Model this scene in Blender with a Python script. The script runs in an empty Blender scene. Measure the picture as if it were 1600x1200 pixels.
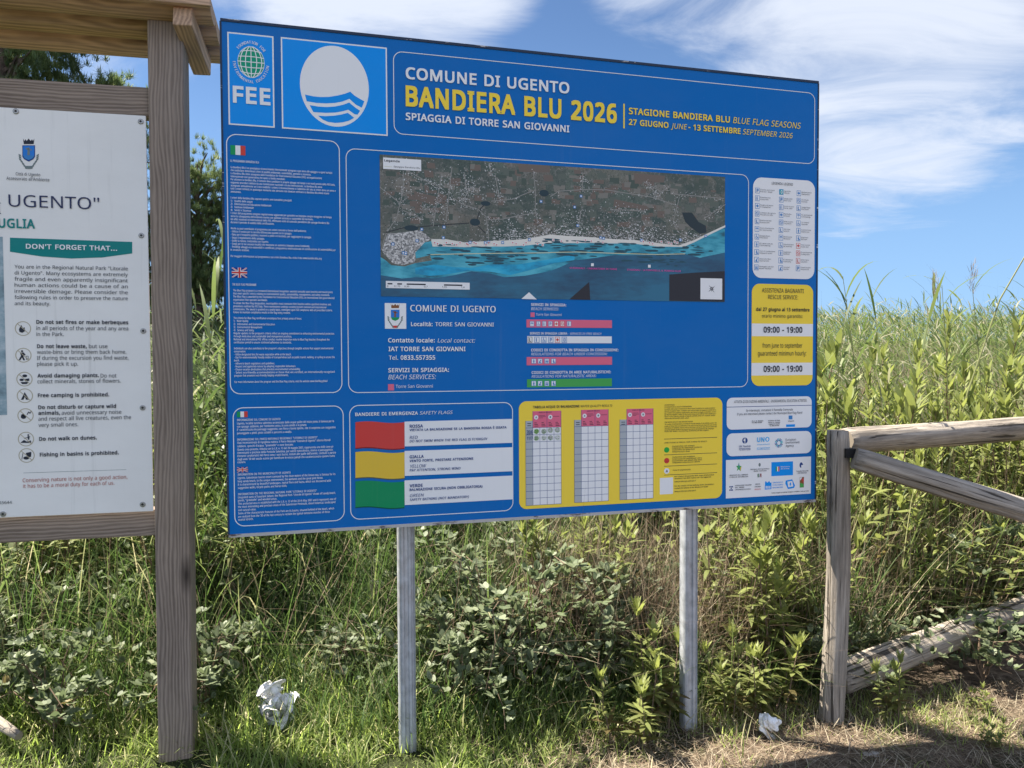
import bpy, bmesh, math, random
import numpy as np
from mathutils import Vector, Matrix
PI = math.pi
R = math.radians
SC = bpy.context.scene
COL = SC.collection
random.seed(4)

# ---------------------------------------------------------------- camera, sky, sun, exposure
cam = bpy.data.cameras.new('camera')
cam.lens = 27.0
cam.sensor_width = 36.0
cam.clip_start = 0.05
cam.clip_end = 3000
camo = bpy.data.objects.new('camera', cam)
COL.objects.link(camo)
camo.matrix_world = Matrix.Translation((0, 0, 1.52)) @ Matrix.Rotation(R(90 - 1.775), 4, 'X') @ Matrix.Rotation(R(-0.264), 4, 'Z')
SC.camera = camo

SUN_AZ = -68.0      # degrees from +Y towards +X
SUN_EL = 59.0
wd = bpy.data.worlds.new('World')
SC.world = wd
wd.use_nodes = True
nt = wd.node_tree
N, L = nt.nodes, nt.links
bg = N['Background']
sky = N.new('ShaderNodeTexSky')
sky.sky_type = 'NISHITA'
sky.sun_disc = False
sky.sun_elevation = R(SUN_EL)
sky.sun_rotation = R(SUN_AZ)
sky.air_density = 1.0
sky.dust_density = 0.0
sky.altitude = 2500
sky.ozone_density = 3.0
bg.inputs['Strength'].default_value = SKY_STRENGTH = 0.050


def wnode(kind, **kw):
    n = N.new(kind)
    for k, v in kw.items():
        setattr(n, k, v)
    return n


def wmath(op, a, b=None, clamp=False):
    n = wnode('ShaderNodeMath', operation=op, use_clamp=clamp)
    for i, q in enumerate((a, b)):
        if q is None:
            continue
        if isinstance(q, (int, float)):
            n.inputs[i].default_value = q
        else:
            L.new(q, n.inputs[i])
    return n.outputs[0]


tcw = wnode('ShaderNodeTexCoord')
sepw = wnode('ShaderNodeSeparateXYZ')
L.new(tcw.outputs['Generated'], sepw.inputs[0])
zc = wmath('ADD', wmath('MAXIMUM', sepw.outputs[2], 0.0), 0.12)
cw = wnode('ShaderNodeCombineXYZ')
L.new(wmath('DIVIDE', sepw.outputs[0], zc), cw.inputs[0])
L.new(wmath('DIVIDE', sepw.outputs[1], zc), cw.inputs[1])
mpw = wnode('ShaderNodeMapping')
mpw.inputs['Rotation'].default_value = (0, 0, R(-32))
mpw.inputs['Scale'].default_value = (1.0, 1.45, 1)
L.new(cw.outputs[0], mpw.inputs[0])
nz = wnode('ShaderNodeTexNoise')
nz.inputs['Scale'].default_value = 1.5
nz.inputs['Detail'].default_value = 9
nz.inputs['Roughness'].default_value = 0.62
nz.inputs['Distortion'].default_value = 0.9
L.new(mpw.outputs[0], nz.inputs['Vector'])
blobs = None
for (dx, dy, dz, lo, hi, amp) in ((-0.144, 0.89, 0.433, 0.972, 0.998, 0.66), (0.408, 0.851, 0.329, 0.967, 0.998, 0.64), (0.232, 0.85, 0.474, 0.975, 0.998, 0.52), (0.504, 0.824, 0.258, 0.987, 0.999, 0.38), (-0.44, 0.734, 0.518, 0.9, 1.0, 0.45)):
    dp = wnode('ShaderNodeVectorMath', operation='DOT_PRODUCT')
    nrm = wnode('ShaderNodeVectorMath', operation='NORMALIZE')
    L.new(tcw.outputs['Generated'], nrm.inputs[0])
    L.new(nrm.outputs[0], dp.inputs[0])
    dp.inputs[1].default_value = Vector((dx, dy, dz)).normalized()
    mr = wnode('ShaderNodeMapRange', interpolation_type='SMOOTHSTEP')
    mr.inputs['From Min'].default_value = lo
    mr.inputs['From Max'].default_value = hi
    mr.inputs['To Max'].default_value = amp
    L.new(dp.outputs['Value'], mr.inputs['Value'])
    blobs = mr.outputs[0] if blobs is None else wmath('MAXIMUM', blobs, mr.outputs[0])
cl = wnode('ShaderNodeMapRange', interpolation_type='SMOOTHSTEP')
cl.inputs['From Min'].default_value = 0.78
cl.inputs['From Max'].default_value = 1.26
L.new(wmath('ADD', nz.outputs['Fac'], blobs), cl.inputs['Value'])
mixw = wnode('ShaderNodeMix', data_type='RGBA')
hs = wnode('ShaderNodeHueSaturation')
hs.inputs['Saturation'].default_value = 1.05
hs.inputs['Value'].default_value = 1.0
L.new(sky.outputs[0], hs.inputs['Color'])
L.new(wmath('MULTIPLY', cl.outputs[0], 0.92), mixw.inputs['Factor'])
hz = wnode('ShaderNodeMapRange', interpolation_type='SMOOTHSTEP')
hz.inputs['From Min'].default_value = 0.42
hz.inputs['From Max'].default_value = -0.02
hz.inputs['To Max'].default_value = 0.85
L.new(sepw.outputs[2], hz.inputs['Value'])
mixh = wnode('ShaderNodeMix', data_type='RGBA')
L.new(hz.outputs[0], mixh.inputs['Factor'])
L.new(hs.outputs[0], mixh.inputs['A'])
mixh.inputs['B'].default_value = (2.1, 3.7, 6.1, 1)
L.new(mixh.outputs['Result'], mixw.inputs['A'])
mixw.inputs['B'].default_value = (5.3, 5.7, 6.5, 1)
# added bright fill in the unseen sky behind the camera, lifting the shaded board
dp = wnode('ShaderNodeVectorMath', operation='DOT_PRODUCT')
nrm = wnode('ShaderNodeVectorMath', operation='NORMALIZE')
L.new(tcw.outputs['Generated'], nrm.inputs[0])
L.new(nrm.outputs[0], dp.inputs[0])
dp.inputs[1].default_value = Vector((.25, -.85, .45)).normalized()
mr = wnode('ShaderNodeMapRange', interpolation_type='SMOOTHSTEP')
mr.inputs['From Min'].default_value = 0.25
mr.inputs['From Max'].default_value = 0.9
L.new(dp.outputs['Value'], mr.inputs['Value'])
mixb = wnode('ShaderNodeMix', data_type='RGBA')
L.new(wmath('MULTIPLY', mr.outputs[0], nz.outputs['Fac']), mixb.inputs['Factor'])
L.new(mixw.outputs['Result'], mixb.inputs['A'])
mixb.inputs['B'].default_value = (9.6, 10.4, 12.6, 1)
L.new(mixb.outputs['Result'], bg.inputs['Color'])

sun = bpy.data.lights.new('sun', 'SUN')
sun.energy = 5.0
sun.angle = R(0.5)
sun.color = (1.0, 0.93, 0.82)
suno = bpy.data.objects.new('sun', sun)
COL.objects.link(suno)
sdir = Vector((math.sin(R(SUN_AZ)) * math.cos(R(SUN_EL)), math.cos(R(SUN_AZ)) * math.cos(R(SUN_EL)), math.sin(R(SUN_EL))))
suno.rotation_euler = sdir.to_track_quat('Z', 'Y').to_euler()
suno.location = sdir * 30
SC.view_settings.view_transform = 'Standard'
SC.view_settings.look = 'None'
SC.view_settings.exposure = 1.7
SC.view_settings.gamma = 1.0
SC.cycles.max_bounces = 6
SC.cycles.transparent_max_bounces = 8


# ---------------------------------------------------------------- helpers
def link(o, parent=None):
    COL.objects.link(o)
    if parent is not None:
        o.parent = parent
    return o


def tag(o, label=None, cat=None, group=None, kind=None):
    if label:
        o['label'] = label
    if cat:
        o['category'] = cat
    if group:
        o['group'] = group
    if kind:
        o['kind'] = kind
    return o


def empty(name, loc=(0, 0, 0), rz=0.0):
    o = bpy.data.objects.new(name, None)
    o.empty_display_size = 0.1
    o.location = loc
    o.rotation_euler = (0, 0, rz)
    return link(o)


def mat(name, color=(.8, .8, .8), rough=0.6, spec=0.3, metal=0.0):
    m = bpy.data.materials.new(name)
    m.use_nodes = True
    b = m.node_tree.nodes['Principled BSDF']
    b.inputs['Base Color'].default_value = (*color, 1)
    b.inputs['Roughness'].default_value = rough
    b.inputs['Specular IOR Level'].default_value = spec
    b.inputs['Metallic'].default_value = metal
    return m


class Nodes:
    """small wrapper for building a material's node graph"""
    def __init__(s, m):
        s.m, s.n, s.l = m, m.node_tree.nodes, m.node_tree.links
        s.b = s.n['Principled BSDF']

    def new(s, kind, **kw):
        n = s.n.new(kind)
        for k, v in kw.items():
            if k in n.bl_rna.properties.keys():
                setattr(n, k, v)
            else:
                n.inputs[k.replace('_', ' ')].default_value = v
        return n

    def obj(s, scale=(1, 1, 1)):
        t = s.new('ShaderNodeTexCoord')
        q = s.new('ShaderNodeMapping')
        q.inputs['Scale'].default_value = scale
        s.l.new(t.outputs['Object'], q.inputs[0])
        return q.outputs[0]

    def noise(s, vec, scale=5, detail=5, rough=.6, dist=0.0):
        n = s.new('ShaderNodeTexNoise')
        n.inputs['Scale'].default_value = scale
        n.inputs['Detail'].default_value = detail
        n.inputs['Roughness'].default_value = rough
        n.inputs['Distortion'].default_value = dist
        if vec is not None:
            s.l.new(vec, n.inputs['Vector'])
        return n.outputs['Fac']

    def ramp(s, fac, stops, interp='LINEAR'):
        r = s.new('ShaderNodeValToRGB')
        r.color_ramp.interpolation = interp
        e = r.color_ramp.elements
        while len(e) < len(stops):
            e.new(0.5)
        for q, (p, c) in zip(e, stops):
            q.position = p
            q.color = (*c, 1)
        s.l.new(fac, r.inputs[0])
        return r.outputs[0]

    def mix(s, a, b, fac, blend='MIX'):
        n = s.new('ShaderNodeMix', data_type='RGBA', blend_type=blend)
        for k, q in (('A', a), ('B', b)):
            if isinstance(q, tuple):
                n.inputs[k].default_value = (*q, 1)
            else:
                s.l.new(q, n.inputs[k])
        if isinstance(fac, (int, float)):
            n.inputs['Factor'].default_value = fac
        else:
            s.l.new(fac, n.inputs['Factor'])
        return n.outputs['Result']

    def math(s, op, a, b=None):
        n = s.new('ShaderNodeMath', operation=op)
        for i, q in enumerate((a, b)):
            if q is None:
                continue
            if isinstance(q, (int, float)):
                n.inputs[i].default_value = q
            else:
                s.l.new(q, n.inputs[i])
        return n.outputs[0]

    def range(s, v, a, b, c=0.0, d=1.0):
        n = s.new('ShaderNodeMapRange')
        for k, q in zip(('From Min', 'From Max', 'To Min', 'To Max'), (a, b, c, d)):
            n.inputs[k].default_value = q
        s.l.new(v, n.inputs['Value'])
        return n.outputs[0]

    def color(s, c):
        s.l.new(c, s.b.inputs['Base Color'])

    def bump(s, h, strength=.3, dist=.005):
        n = s.new('ShaderNodeBump')
        n.inputs['Strength'].default_value = strength
        n.inputs['Distance'].default_value = dist
        s.l.new(h, n.inputs['Height'])
        s.l.new(n.outputs[0], s.b.inputs['Normal'])


def mesh_obj(name, verts, faces, mats, parent=None, idx=None, smooth=False, rnd=None):
    """one mesh object; verts (n,3), faces list of tuples or (m,k) array"""
    me = bpy.data.meshes.new(name)
    if isinstance(faces, np.ndarray):
        v = np.asarray(verts, np.float32)
        m, k = faces.shape
        me.vertices.add(len(v))
        me.vertices.foreach_set('co', v.ravel())
        me.loops.add(m * k)
        me.loops.foreach_set('vertex_index', faces.astype(np.int32).ravel())
        me.polygons.add(m)
        me.polygons.foreach_set('loop_start', np.arange(0, m * k, k, dtype=np.int32))
        if idx is not None:
            me.polygons.foreach_set('material_index', np.asarray(idx, np.int32))
        me.update(calc_edges=True)
    else:
        me.from_pydata([tuple(map(float, q)) for q in verts], [], faces)
        if idx is not None:
            me.polygons.foreach_set('material_index', idx)
    for q in (mats if isinstance(mats, (list, tuple)) else [mats]):
        me.materials.append(q)
    if smooth:
        me.polygons.foreach_set('use_smooth', [True] * len(me.polygons))
    if rnd is not None:
        a = me.attributes.new('rnd', 'FLOAT', 'POINT')
        a.data.foreach_set('value', np.asarray(rnd, np.float32))
    o = bpy.data.objects.new(name, me)
    return link(o, parent)


def bm_obj(name, bm, mats, parent=None, smooth=False):
    me = bpy.data.meshes.new(name)
    bmesh.ops.recalc_face_normals(bm, faces=bm.faces)
    bm.to_mesh(me)
    bm.free()
    for q in (mats if isinstance(mats, (list, tuple)) else [mats]):
        me.materials.append(q)
    if smooth:
        me.polygons.foreach_set('use_smooth', [True] * len(me.polygons))
    return link(bpy.data.objects.new(name, me), parent)


def box_bm(sx, sy, sz, bev=0.0, seg=2, center=(0, 0, 0)):
    bm = bmesh.new()
    bmesh.ops.create_cube(bm, size=1)
    bmesh.ops.scale(bm, vec=(sx, sy, sz), verts=bm.verts)
    bmesh.ops.translate(bm, vec=center, verts=bm.verts)
    if bev:
        bmesh.ops.bevel(bm, geom=list(bm.edges), offset=bev, segments=seg, profile=.6, affect='EDGES')
    return bm


def beam(name, p0, p1, w, d, m, parent, bev=.006, roll=0.0, xdir=None):
    """squared timber from p0 to p1 (parent space), its grain along local Z"""
    p0, p1 = Vector(p0), Vector(p1)
    z = (p1 - p0)
    ln = z.length
    z.normalize()
    x = Vector(xdir) if xdir else Vector((1, 0, 0))
    x = (x - z * x.dot(z)).normalized()
    y = z.cross(x)
    o = bm_obj(name, box_bm(w, d, ln, bev, center=(0, 0, ln / 2)), m, parent)
    M = Matrix((x, y, z)).transposed().to_4x4()
    M.translation = p0
    o.matrix_local = M
    return o


def tube(path, radii, seg=10, jitter=0.0, rng=None, cap=True):
    """verts, quad faces for a round limb along path"""
    path = [Vector(p) for p in path]
    vs, fs = [], []
    up = Vector((0.13, 0.31, 0.94))
    for i, p in enumerate(path):
        t = (path[min(i + 1, len(path) - 1)] - path[max(i - 1, 0)]).normalized()
        a = t.cross(up if abs(t.dot(up)) < .95 else Vector((1, 0, 0))).normalized()
        b = t.cross(a)
        for k in range(seg):
            an = 2 * PI * k / seg
            rr = radii[i] * (1 + (rng.uniform(-jitter, jitter) if jitter else 0))
            vs.append(p + (a * math.cos(an) + b * math.sin(an)) * rr)
    for i in range(len(path) - 1):
        for k in range(seg):
            k2 = (k + 1) % seg
            fs.append((i * seg + k, i * seg + k2, (i + 1) * seg + k2, (i + 1) * seg + k))
    if cap:
        fs.append(tuple(range(seg - 1, -1, -1)))
        n = (len(path) - 1) * seg
        fs.append(tuple(range(n, n + seg)))
    return vs, fs


def copy_tree(o, parent=None):
    c = o.copy()
    COL.objects.link(c)
    c.parent = parent
    for ch in list(o.children):
        copy_tree(ch, c)
    return c


# ---------------------------------------------------------------- materials
def wood_mat(name, dark, light, scale=1.0, knots=True, bump=.35):
    m = mat(name, light, .78, .2)
    g = Nodes(m)
    v = g.obj((1, 1, 1))
    warp = g.noise(g.obj((2.2, 2.2, .5)), 1.6, 3, .5)
    sep = g.new('ShaderNodeSeparateXYZ')
    g.l.new(v, sep.inputs[0])
    r = g.math('ADD', g.math('MULTIPLY', sep.outputs[0], 1.0), g.math('MULTIPLY', sep.outputs[1], .55))
    r = g.math('ADD', r, g.math('MULTIPLY', warp, .13))
    cmb = g.new('ShaderNodeCombineXYZ')
    g.l.new(r, cmb.inputs[0])
    g.l.new(g.math('MULTIPLY', sep.outputs[2], .16), cmb.inputs[2])
    fine = g.noise(g.obj((120 * scale, 120 * scale, 2.4)), 1.0, 5, .7)
    wv = g.new('ShaderNodeTexWave', wave_type='BANDS', bands_direction='X')
    wv.inputs['Scale'].default_value = 24 * scale
    wv.inputs['Distortion'].default_value = 7.0
    wv.inputs['Detail'].default_value = 3
    wv.inputs['Detail Scale'].default_value = .8
    wv.inputs['Detail Roughness'].default_value = .6
    g.l.new(cmb.outputs[0], wv.inputs['Vector'])
    blot = g.noise(g.obj((5, 5, 1.6)), 1.0, 5, .6)
    mixv = g.math('ADD', g.math('MULTIPLY', wv.outputs['Fac'], .20), g.math('ADD', g.math('MULTIPLY', fine, .46), g.math('MULTIPLY', blot, .46)))
    mid = tuple((a + b) / 2 for a, b in zip(dark, light))
    c = g.ramp(mixv, [(.3, dark), (.52, mid), (.78, light)])
    if knots:
        vo = g.new('ShaderNodeTexVoronoi', feature='F1')
        vo.inputs['Scale'].default_value = 1.0
        g.l.new(g.obj((6.5, 6.5, 2.1)), vo.inputs['Vector'])
        kf = g.range(vo.outputs['Distance'], .03, .20, 1, 0)
        c = g.mix(c, tuple(q * .35 for q in dark), g.math('MULTIPLY', kf, .9))
        h = g.math('SUBTRACT', mixv, g.math('MULTIPLY', kf, .3))
    else:
        h = mixv
    g.color(c)
    g.bump(h, bump, .004)
    return m


M_POST = wood_mat('weathered post wood', (.105, .078, .062), (.38, .30, .238))
M_PLANK = wood_mat('roof plank wood', (.19, .115, .075), (.68, .45, .29), .8)
M_LOG = mat('weathered log wood', (.36, .32, .27), .85, .15)
g = Nodes(M_LOG)
fb = g.noise(g.obj((75, 75, 3.0)), 1, 6, .75)
bl = g.noise(g.obj((4, 4, 1.2)), 1, 4, .6)
cr = g.noise(g.obj((60, 60, 1.5)), 1, 3, .6, .6)
crk = g.range(cr, .375, .42, 1, 0)
c = g.ramp(g.math('ADD', g.math('MULTIPLY', fb, .55), g.math('MULTIPLY', bl, .5)), [(.34, (.10, .085, .07)), (.5, (.29, .25, .205)), (.66, (.55, .48, .40))])
c = g.mix(c, (.03, .025, .02), g.math('MULTIPLY', crk, .85))
g.color(c)
g.bump(g.math('SUBTRACT', fb, crk), .8, .008)
M_LOGEND = mat('log end grain', (.30, .25, .19), .9, .1)

M_STEEL = mat('galvanised steel', (.50, .51, .52), .5, .5, .35)
g = Nodes(M_STEEL)
sp = g.noise(g.obj((30, 30, 30)), 1, 4, .6)
st = g.noise(g.obj((70, 70, 1.2)), 1, 3, .5)
rust = g.range(g.noise(g.obj((9, 9, 3)), 1, 4, .6), .60, .74)
c = g.ramp(g.math('ADD', g.math('MULTIPLY', sp, .5), g.math('MULTIPLY', st, .5)), [(.35, (.30, .31, .33)), (.65, (.56, .57, .59))])
g.color(g.mix(c, (.30, .19, .10), g.math('MULTIPLY', rust, .5)))
g.l.new(g.range(sp, .3, .7, .38, .62), g.b.inputs['Roughness'])

M_EDGE = mat('chipped edging', (.06, .06, .07), .6, .3)
g = Nodes(M_EDGE)
fl = g.range(g.noise(g.obj((5, 30, 30)), 1, 6, .75), .60, .63)
g.color(g.mix((.02, .035, .07), (.50, .48, .46), fl))
M_EDGE2 = mat('worn bottom edging', (.5, .47, .44), .7, .3)
g = Nodes(M_EDGE2)
fl = g.range(g.noise(g.obj((6, 30, 30)), 1, 6, .75), .55, .62)
g.color(g.mix((.46, .44, .42), (.10, .08, .08), fl))
M_SCREW = mat('screw steel', (.35, .34, .32), .4, .5, .8)
M_SCREWDARK = mat('screw recess', (.05, .05, .05), .7, .2)


def print_mat(name, col, rough=.46, grime=.035):
    m = mat(name, col, rough, .10)
    g = Nodes(m)
    d = g.noise(g.obj((1.3, 1.3, 2.2)), 1.6, 6, .65)
    s2 = g.noise(g.obj((60, 60, 60)), 1, 2, .5)
    f = g.math('MULTIPLY', g.range(d, .38, .72), grime)
    c = g.mix(col, (.42, .40, .36), f)
    dr = g.noise(g.obj((26, 26, 1.1)), 1, 4, .6)
    c = g.mix(c, (.33, .32, .29), g.math('MULTIPLY', g.range(dr, .60, .74), grime * 1.3))
    sc_ = g.noise(g.obj((140, 140, 140)), 1, 2, .5)
    c = g.mix(c, (.5, .49, .46), g.math('MULTIPLY', g.range(sc_, .70, .76), grime * 2.5))
    g.color(c)
    g.l.new(g.math('ADD', g.range(d, .3, .7, rough - .06, rough + .1), g.math('MULTIPLY', s2, .05)), g.b.inputs['Roughness'])
    return m


PAL = {k: print_mat('print ' + k.replace('_', ' '), v) for k, v in {
    'board_blue': (.0015, .140, .455), 'white': (.80, .80, .80), 'yellow': (.90, .66, .065), 'bright_blue': (.003, .28, .80), 'ink': (.03, .035, .05),
    'navy': (.02, .06, .22), 'pink': (.74, .15, .24), 'bar_green': (.07, .38, .09), 'flag_green': (.01, .30, .10), 'flag_red': (.62, .06, .05),
    'flag_red2': (.62, .058, .05), 'flag_yellow': (.75, .50, .05), 'flag_green2': (.004, .26, .10), 'flag_shade_red': (.22, .01, .01), 'flag_shade_yellow': (.10, .11, .06),
    'flag_shade_green': (.0, .09, .05), 'magenta': (.75, .10, .40), 'map_line': (.62, .62, .40), 'icon_blue': (.05, .22, .52), 'teal': (.0, .42, .48), 'brown': (.24, .10, .04),
    'shield_blue': (.03, .20, .62), 'leaf_grey': (.18, .22, .22), 'globe_green': (.005, .30, .17), 'sky_blue': (.06, .42, .80), 'smile_green': (.03, .42, .06),
    'smile_lime': (.20, .56, .04), 'smile_dark': (.06, .22, .02), 'grey': (.42, .45, .47), 'title_navy': (.03, .04, .10), 'teal_ink': (.01, .22, .21), 'rust_ink': (.42, .12, .09), 'tan': (.45, .40, .28),
    'union_blue': (.01, .03, .25)}.items()}
M_SHEET = print_mat('white information sheet', (.83, .81, .775), .5, .16)
M_PHOTO = mat('faded photo print', (.25, .32, .35), .5, .3)
g = Nodes(M_PHOTO)
g.color(g.ramp(g.noise(g.obj((6, 6, 9)), 1, 7, .65), [(.35, (.10, .15, .17)), (.5, (.26, .36, .40)), (.65, (.50, .56, .58))]))

M_LAND = mat('aerial land print', (.1, .1, .08), .42, .35)
g = Nodes(M_LAND)
pv = g.new('ShaderNodeTexVoronoi', feature='F1', distance='MANHATTAN')
pv.inputs['Scale'].default_value = 1
g.l.new(g.obj((9, 9, 12)), pv.inputs['Vector'])
n1 = g.noise(g.obj((3, 3, 5)), 1, 5, .6)
n2 = g.noise(g.obj((50, 50, 50)), 1, 5, .7)
fields = g.ramp(pv.outputs['Color'], [(.2, (.07, .10, .08)), (.45, (.15, .145, .12)), (.65, (.19, .165, .13)), (.9, (.11, .145, .11))])
c = g.mix(fields, (.045, .075, .06), g.range(n1, .42, .66))
n3 = g.noise(g.obj((150, 150, 150)), 1, 3, .7)
c = g.mix(c, (.32, .30, .27), g.math('MULTIPLY', g.range(n2, .53, .66), .6))
g.color(g.mix(c, (.03, .045, .04), g.math('MULTIPLY', g.range(n3, .52, .64), .7)))
M_SEA = mat('aerial sea print', (.01, .06, .12), .42, .35)
g = Nodes(M_SEA)
wv = g.noise(g.obj((14, 14, 60)), 1, 3, .5, 1.0)
g.color(g.ramp(g.math('ADD', g.math('MULTIPLY', g.noise(g.obj((3, 3, 7)), 1, 6, .6), .75), g.math('MULTIPLY', wv, .25)), [(.38, (.020, .075, .14)), (.6, (.025, .15, .25))]))
M_SHALLOW = mat('aerial shallows print', (.02, .22, .32), .42, .35)
g = Nodes(M_SHALLOW)
g.color(g.ramp(g.noise(g.obj((7, 7, 22)), 1, 6, .6), [(.34, (.015, .09, .13)), (.46, (.03, .28, .38)), (.62, (.09, .45, .55))]))
M_TURQ = mat('aerial turquoise print', (.01, .27, .47), .42, .35)
g = Nodes(M_TURQ)
g.color(g.ramp(g.noise(g.obj((6, 6, 16)), 1, 6, .6), [(.36, (.01, .17, .30)), (.5, (.01, .36, .58)), (.64, (.05, .46, .64))]))
MAPM = {'land': M_LAND, 'sea': M_SEA, 'shallow': M_SHALLOW, 'turq': M_TURQ}
for k, v in {'beach': (.72, .69, .62), 'road': (.27, .26, .235), 'dark_road': (.03, .035, .035), 'lake': (.012, .035, .045), 'field': (.15, .115, .09), 'town': (.26, .25, .24),
             'black': (.018, .018, .025), 'marsh': (.015, .03, .035), 'roof': (.68, .67, .65), 'roof2': (.42, .41, .39), 'scrub': (.03, .05, .038), 'field2': (.10, .12, .095), 'field3': (.19, .18, .15), 'field4': (.06, .085, .065), 'weed': (.012, .07, .10)}.items():
    MAPM[k] = mat('aerial ' + k.replace('_', ' '), v, .42, .35)
g = Nodes(MAPM['town'])
tv = g.new('ShaderNodeTexVoronoi', feature='F1')
tv.inputs['Scale'].default_value = 1
g.l.new(g.obj((190, 190, 190)), tv.inputs['Vector'])
g.color(g.ramp(tv.outputs['Color'], [(.2, (.13, .13, .13)), (.5, (.34, .33, .31)), (.8, (.64, .62, .59))]))


def leaf_mat(name, stops, transl=.35, rough=.5, spec=.25, mottled=.15):
    """leaf colour by the per-leaf value 'rnd', light shining through the blade"""
    m = mat(name, stops[0][1], rough, spec)
    g = Nodes(m)
    at = g.new('ShaderNodeAttribute', attribute_name='rnd')
    c = g.ramp(at.outputs['Fac'], stops)
    nn = g.noise(g.obj((40, 40, 40)), 1, 2, .5)
    c = g.mix(c, (.16, .13, .05), g.math('MULTIPLY', g.range(nn, .58, .75), mottled))
    g.color(c)
    tr = g.new('ShaderNodeBsdfTranslucent')
    hs = g.new('ShaderNodeHueSaturation')
    hs.inputs['Saturation'].default_value = 1.1
    hs.inputs['Value'].default_value = 1.5
    g.l.new(c, hs.inputs['Color'])
    g.l.new(hs.outputs[0], tr.inputs['Color'])
    mx = g.new('ShaderNodeMixShader')
    mx.inputs[0].default_value = transl
    out = g.n['Material Output']
    g.l.new(g.b.outputs[0], mx.inputs[1])
    g.l.new(tr.outputs[0], mx.inputs[2])
    g.l.new(mx.outputs[0], out.inputs[0])
    return m


M_LAWN = leaf_mat('lawn grass blades', [(0, (.09, .135, .036)), (.35, (.21, .28, .075)), (.65, (.33, .40, .12)), (.85, (.48, .48, .24)), (1, (.60, .54, .36))], .58)
M_TALL = leaf_mat('tall grass blades', [(0, (.035, .065, .022)), (.5, (.095, .15, .045)), (.78, (.21, .26, .095)), (.92, (.34, .33, .18)), (1, (.50, .44, .29))], .4)
M_REED = leaf_mat('reed leaves', [(0, (.045, .068, .026)), (.45, (.095, .14, .045)), (.82, (.185, .22, .085)), (.93, (.31, .29, .20)), (1, (.44, .41, .32))], .4)
M_DRY = leaf_mat('dry stems', [(0, (.10, .065, .045)), (.5, (.25, .19, .13)), (1, (.46, .40, .29))], .15, .8, .1)
M_INULA = leaf_mat('sticky shrub leaves', [(0, (.15, .115, .05)), (.25, (.13, .135, .048)), (.6, (.20, .23, .075)), (1, (.31, .34, .105))], .42, .5, .3)
M_BRAMBLE = leaf_mat('bramble leaves', [(0, (.075, .10, .05)), (.5, (.16, .195, .10)), (.8, (.32, .35, .23)), (.97, (.46, .47, .36)), (1, (.24, .20, .09))], .32, .55, .35)
M_HEDGE = leaf_mat('bush leaves', [(0, (.028, .052, .014)), (.5, (.065, .105, .026)), (1, (.13, .17, .045))], .32, .45, .35)
M_PINE = leaf_mat('pine needles', [(0, (.075, .105, .05)), (.6, (.14, .19, .075)), (1, (.24, .27, .11))], .35)
M_CANE = mat('woody cane', (.17, .12, .08), .8, .2)
M_CULM = mat('reed culm', (.19, .20, .08), .6, .3)
M_BARK = mat('pine bark', (.12, .085, .06), .9, .1)
g = Nodes(M_BARK)
g.color(g.ramp(g.noise(g.obj((8, 8, 3)), 1, 5, .6), [(.35, (.05, .035, .03)), (.65, (.20, .15, .11))]))

M_GROUND = mat('earth with thatch', (.2, .15, .1), .95, .05)
g = Nodes(M_GROUND)
a1 = g.noise(g.obj((1.6, 1.6, 1.6)), 1, 6, .6)
a2 = g.noise(g.obj((22, 22, 22)), 1, 6, .7)
c = g.ramp(a2, [(.32, (.05, .037, .028)), (.5, (.12, .09, .066)), (.68, (.25, .195, .14))])
px_ = g.new('ShaderNodeTexCoord')
sx_ = g.new('ShaderNodeSeparateXYZ')
g.l.new(px_.outputs['Object'], sx_.inputs[0])
mossy = g.math('ADD', a1, g.range(sx_.outputs[0], -.4, .7, .25, 0))
c = g.mix(c, (.035, .042, .018), g.range(mossy, .5, .66))
g.color(c)
g.bump(a2, .8, .02)


# ---------------------------------------------------------------- ground
def sstep(t):
    t = np.clip(t, 0, 1)
    return t * t * (3 - 2 * t)


def ground(x, y):
    x = np.asarray(x, float)
    y = np.asarray(y, float)
    z = -0.045 - 0.075 * sstep((x + .45) / 1.25) - .035 * np.exp(-((x + 1.45) / .55) ** 2 - ((y - 2.9) / .6) ** 2)
    z = z + 0.055 * np.maximum(0, np.minimum(y, 60) - 5.0) * sstep((y - 4.5) / 4)
    z = z + 0.10 * np.exp(-((y - 4.6) / .9) ** 2) * sstep((1.2 - x) / 1.5)
    z = z + 0.012 * np.sin(3.1 * x + 1.3 * y) + 0.010 * np.sin(5.3 * y - 2.2 * x + 1)
    return z


def axis_pts(near0, near1, far0, far1, dn, grow):
    v = list(np.arange(near0, near1 + 1e-6, dn))
    s = dn
    while v[-1] < far1:
        s *= grow
        v.append(v[-1] + s)
    s = dn
    w = []
    p = near0
    while p > far0:
        s *= grow
        p -= s
        w.append(p)
    return np.array(w[::-1] + v)


gx = axis_pts(-3, 3, -400, 400, .08, 1.18)
gy = axis_pts(1.5, 5.5, -120, 900, .08, 1.18)
GX, GY = np.meshgrid(gx, gy)
gv = np.stack([GX.ravel(), GY.ravel(), ground(GX, GY).ravel()], 1)
nx_, ny_ = len(gx), len(gy)
ii = np.arange(nx_ * ny_).reshape(ny_, nx_)
gf = np.stack([ii[:-1, :-1], ii[:-1, 1:], ii[1:, 1:], ii[1:, :-1]], -1).reshape(-1, 4)
tag(mesh_obj('ground', gv, gf, M_GROUND, smooth=True), kind='structure')

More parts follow.
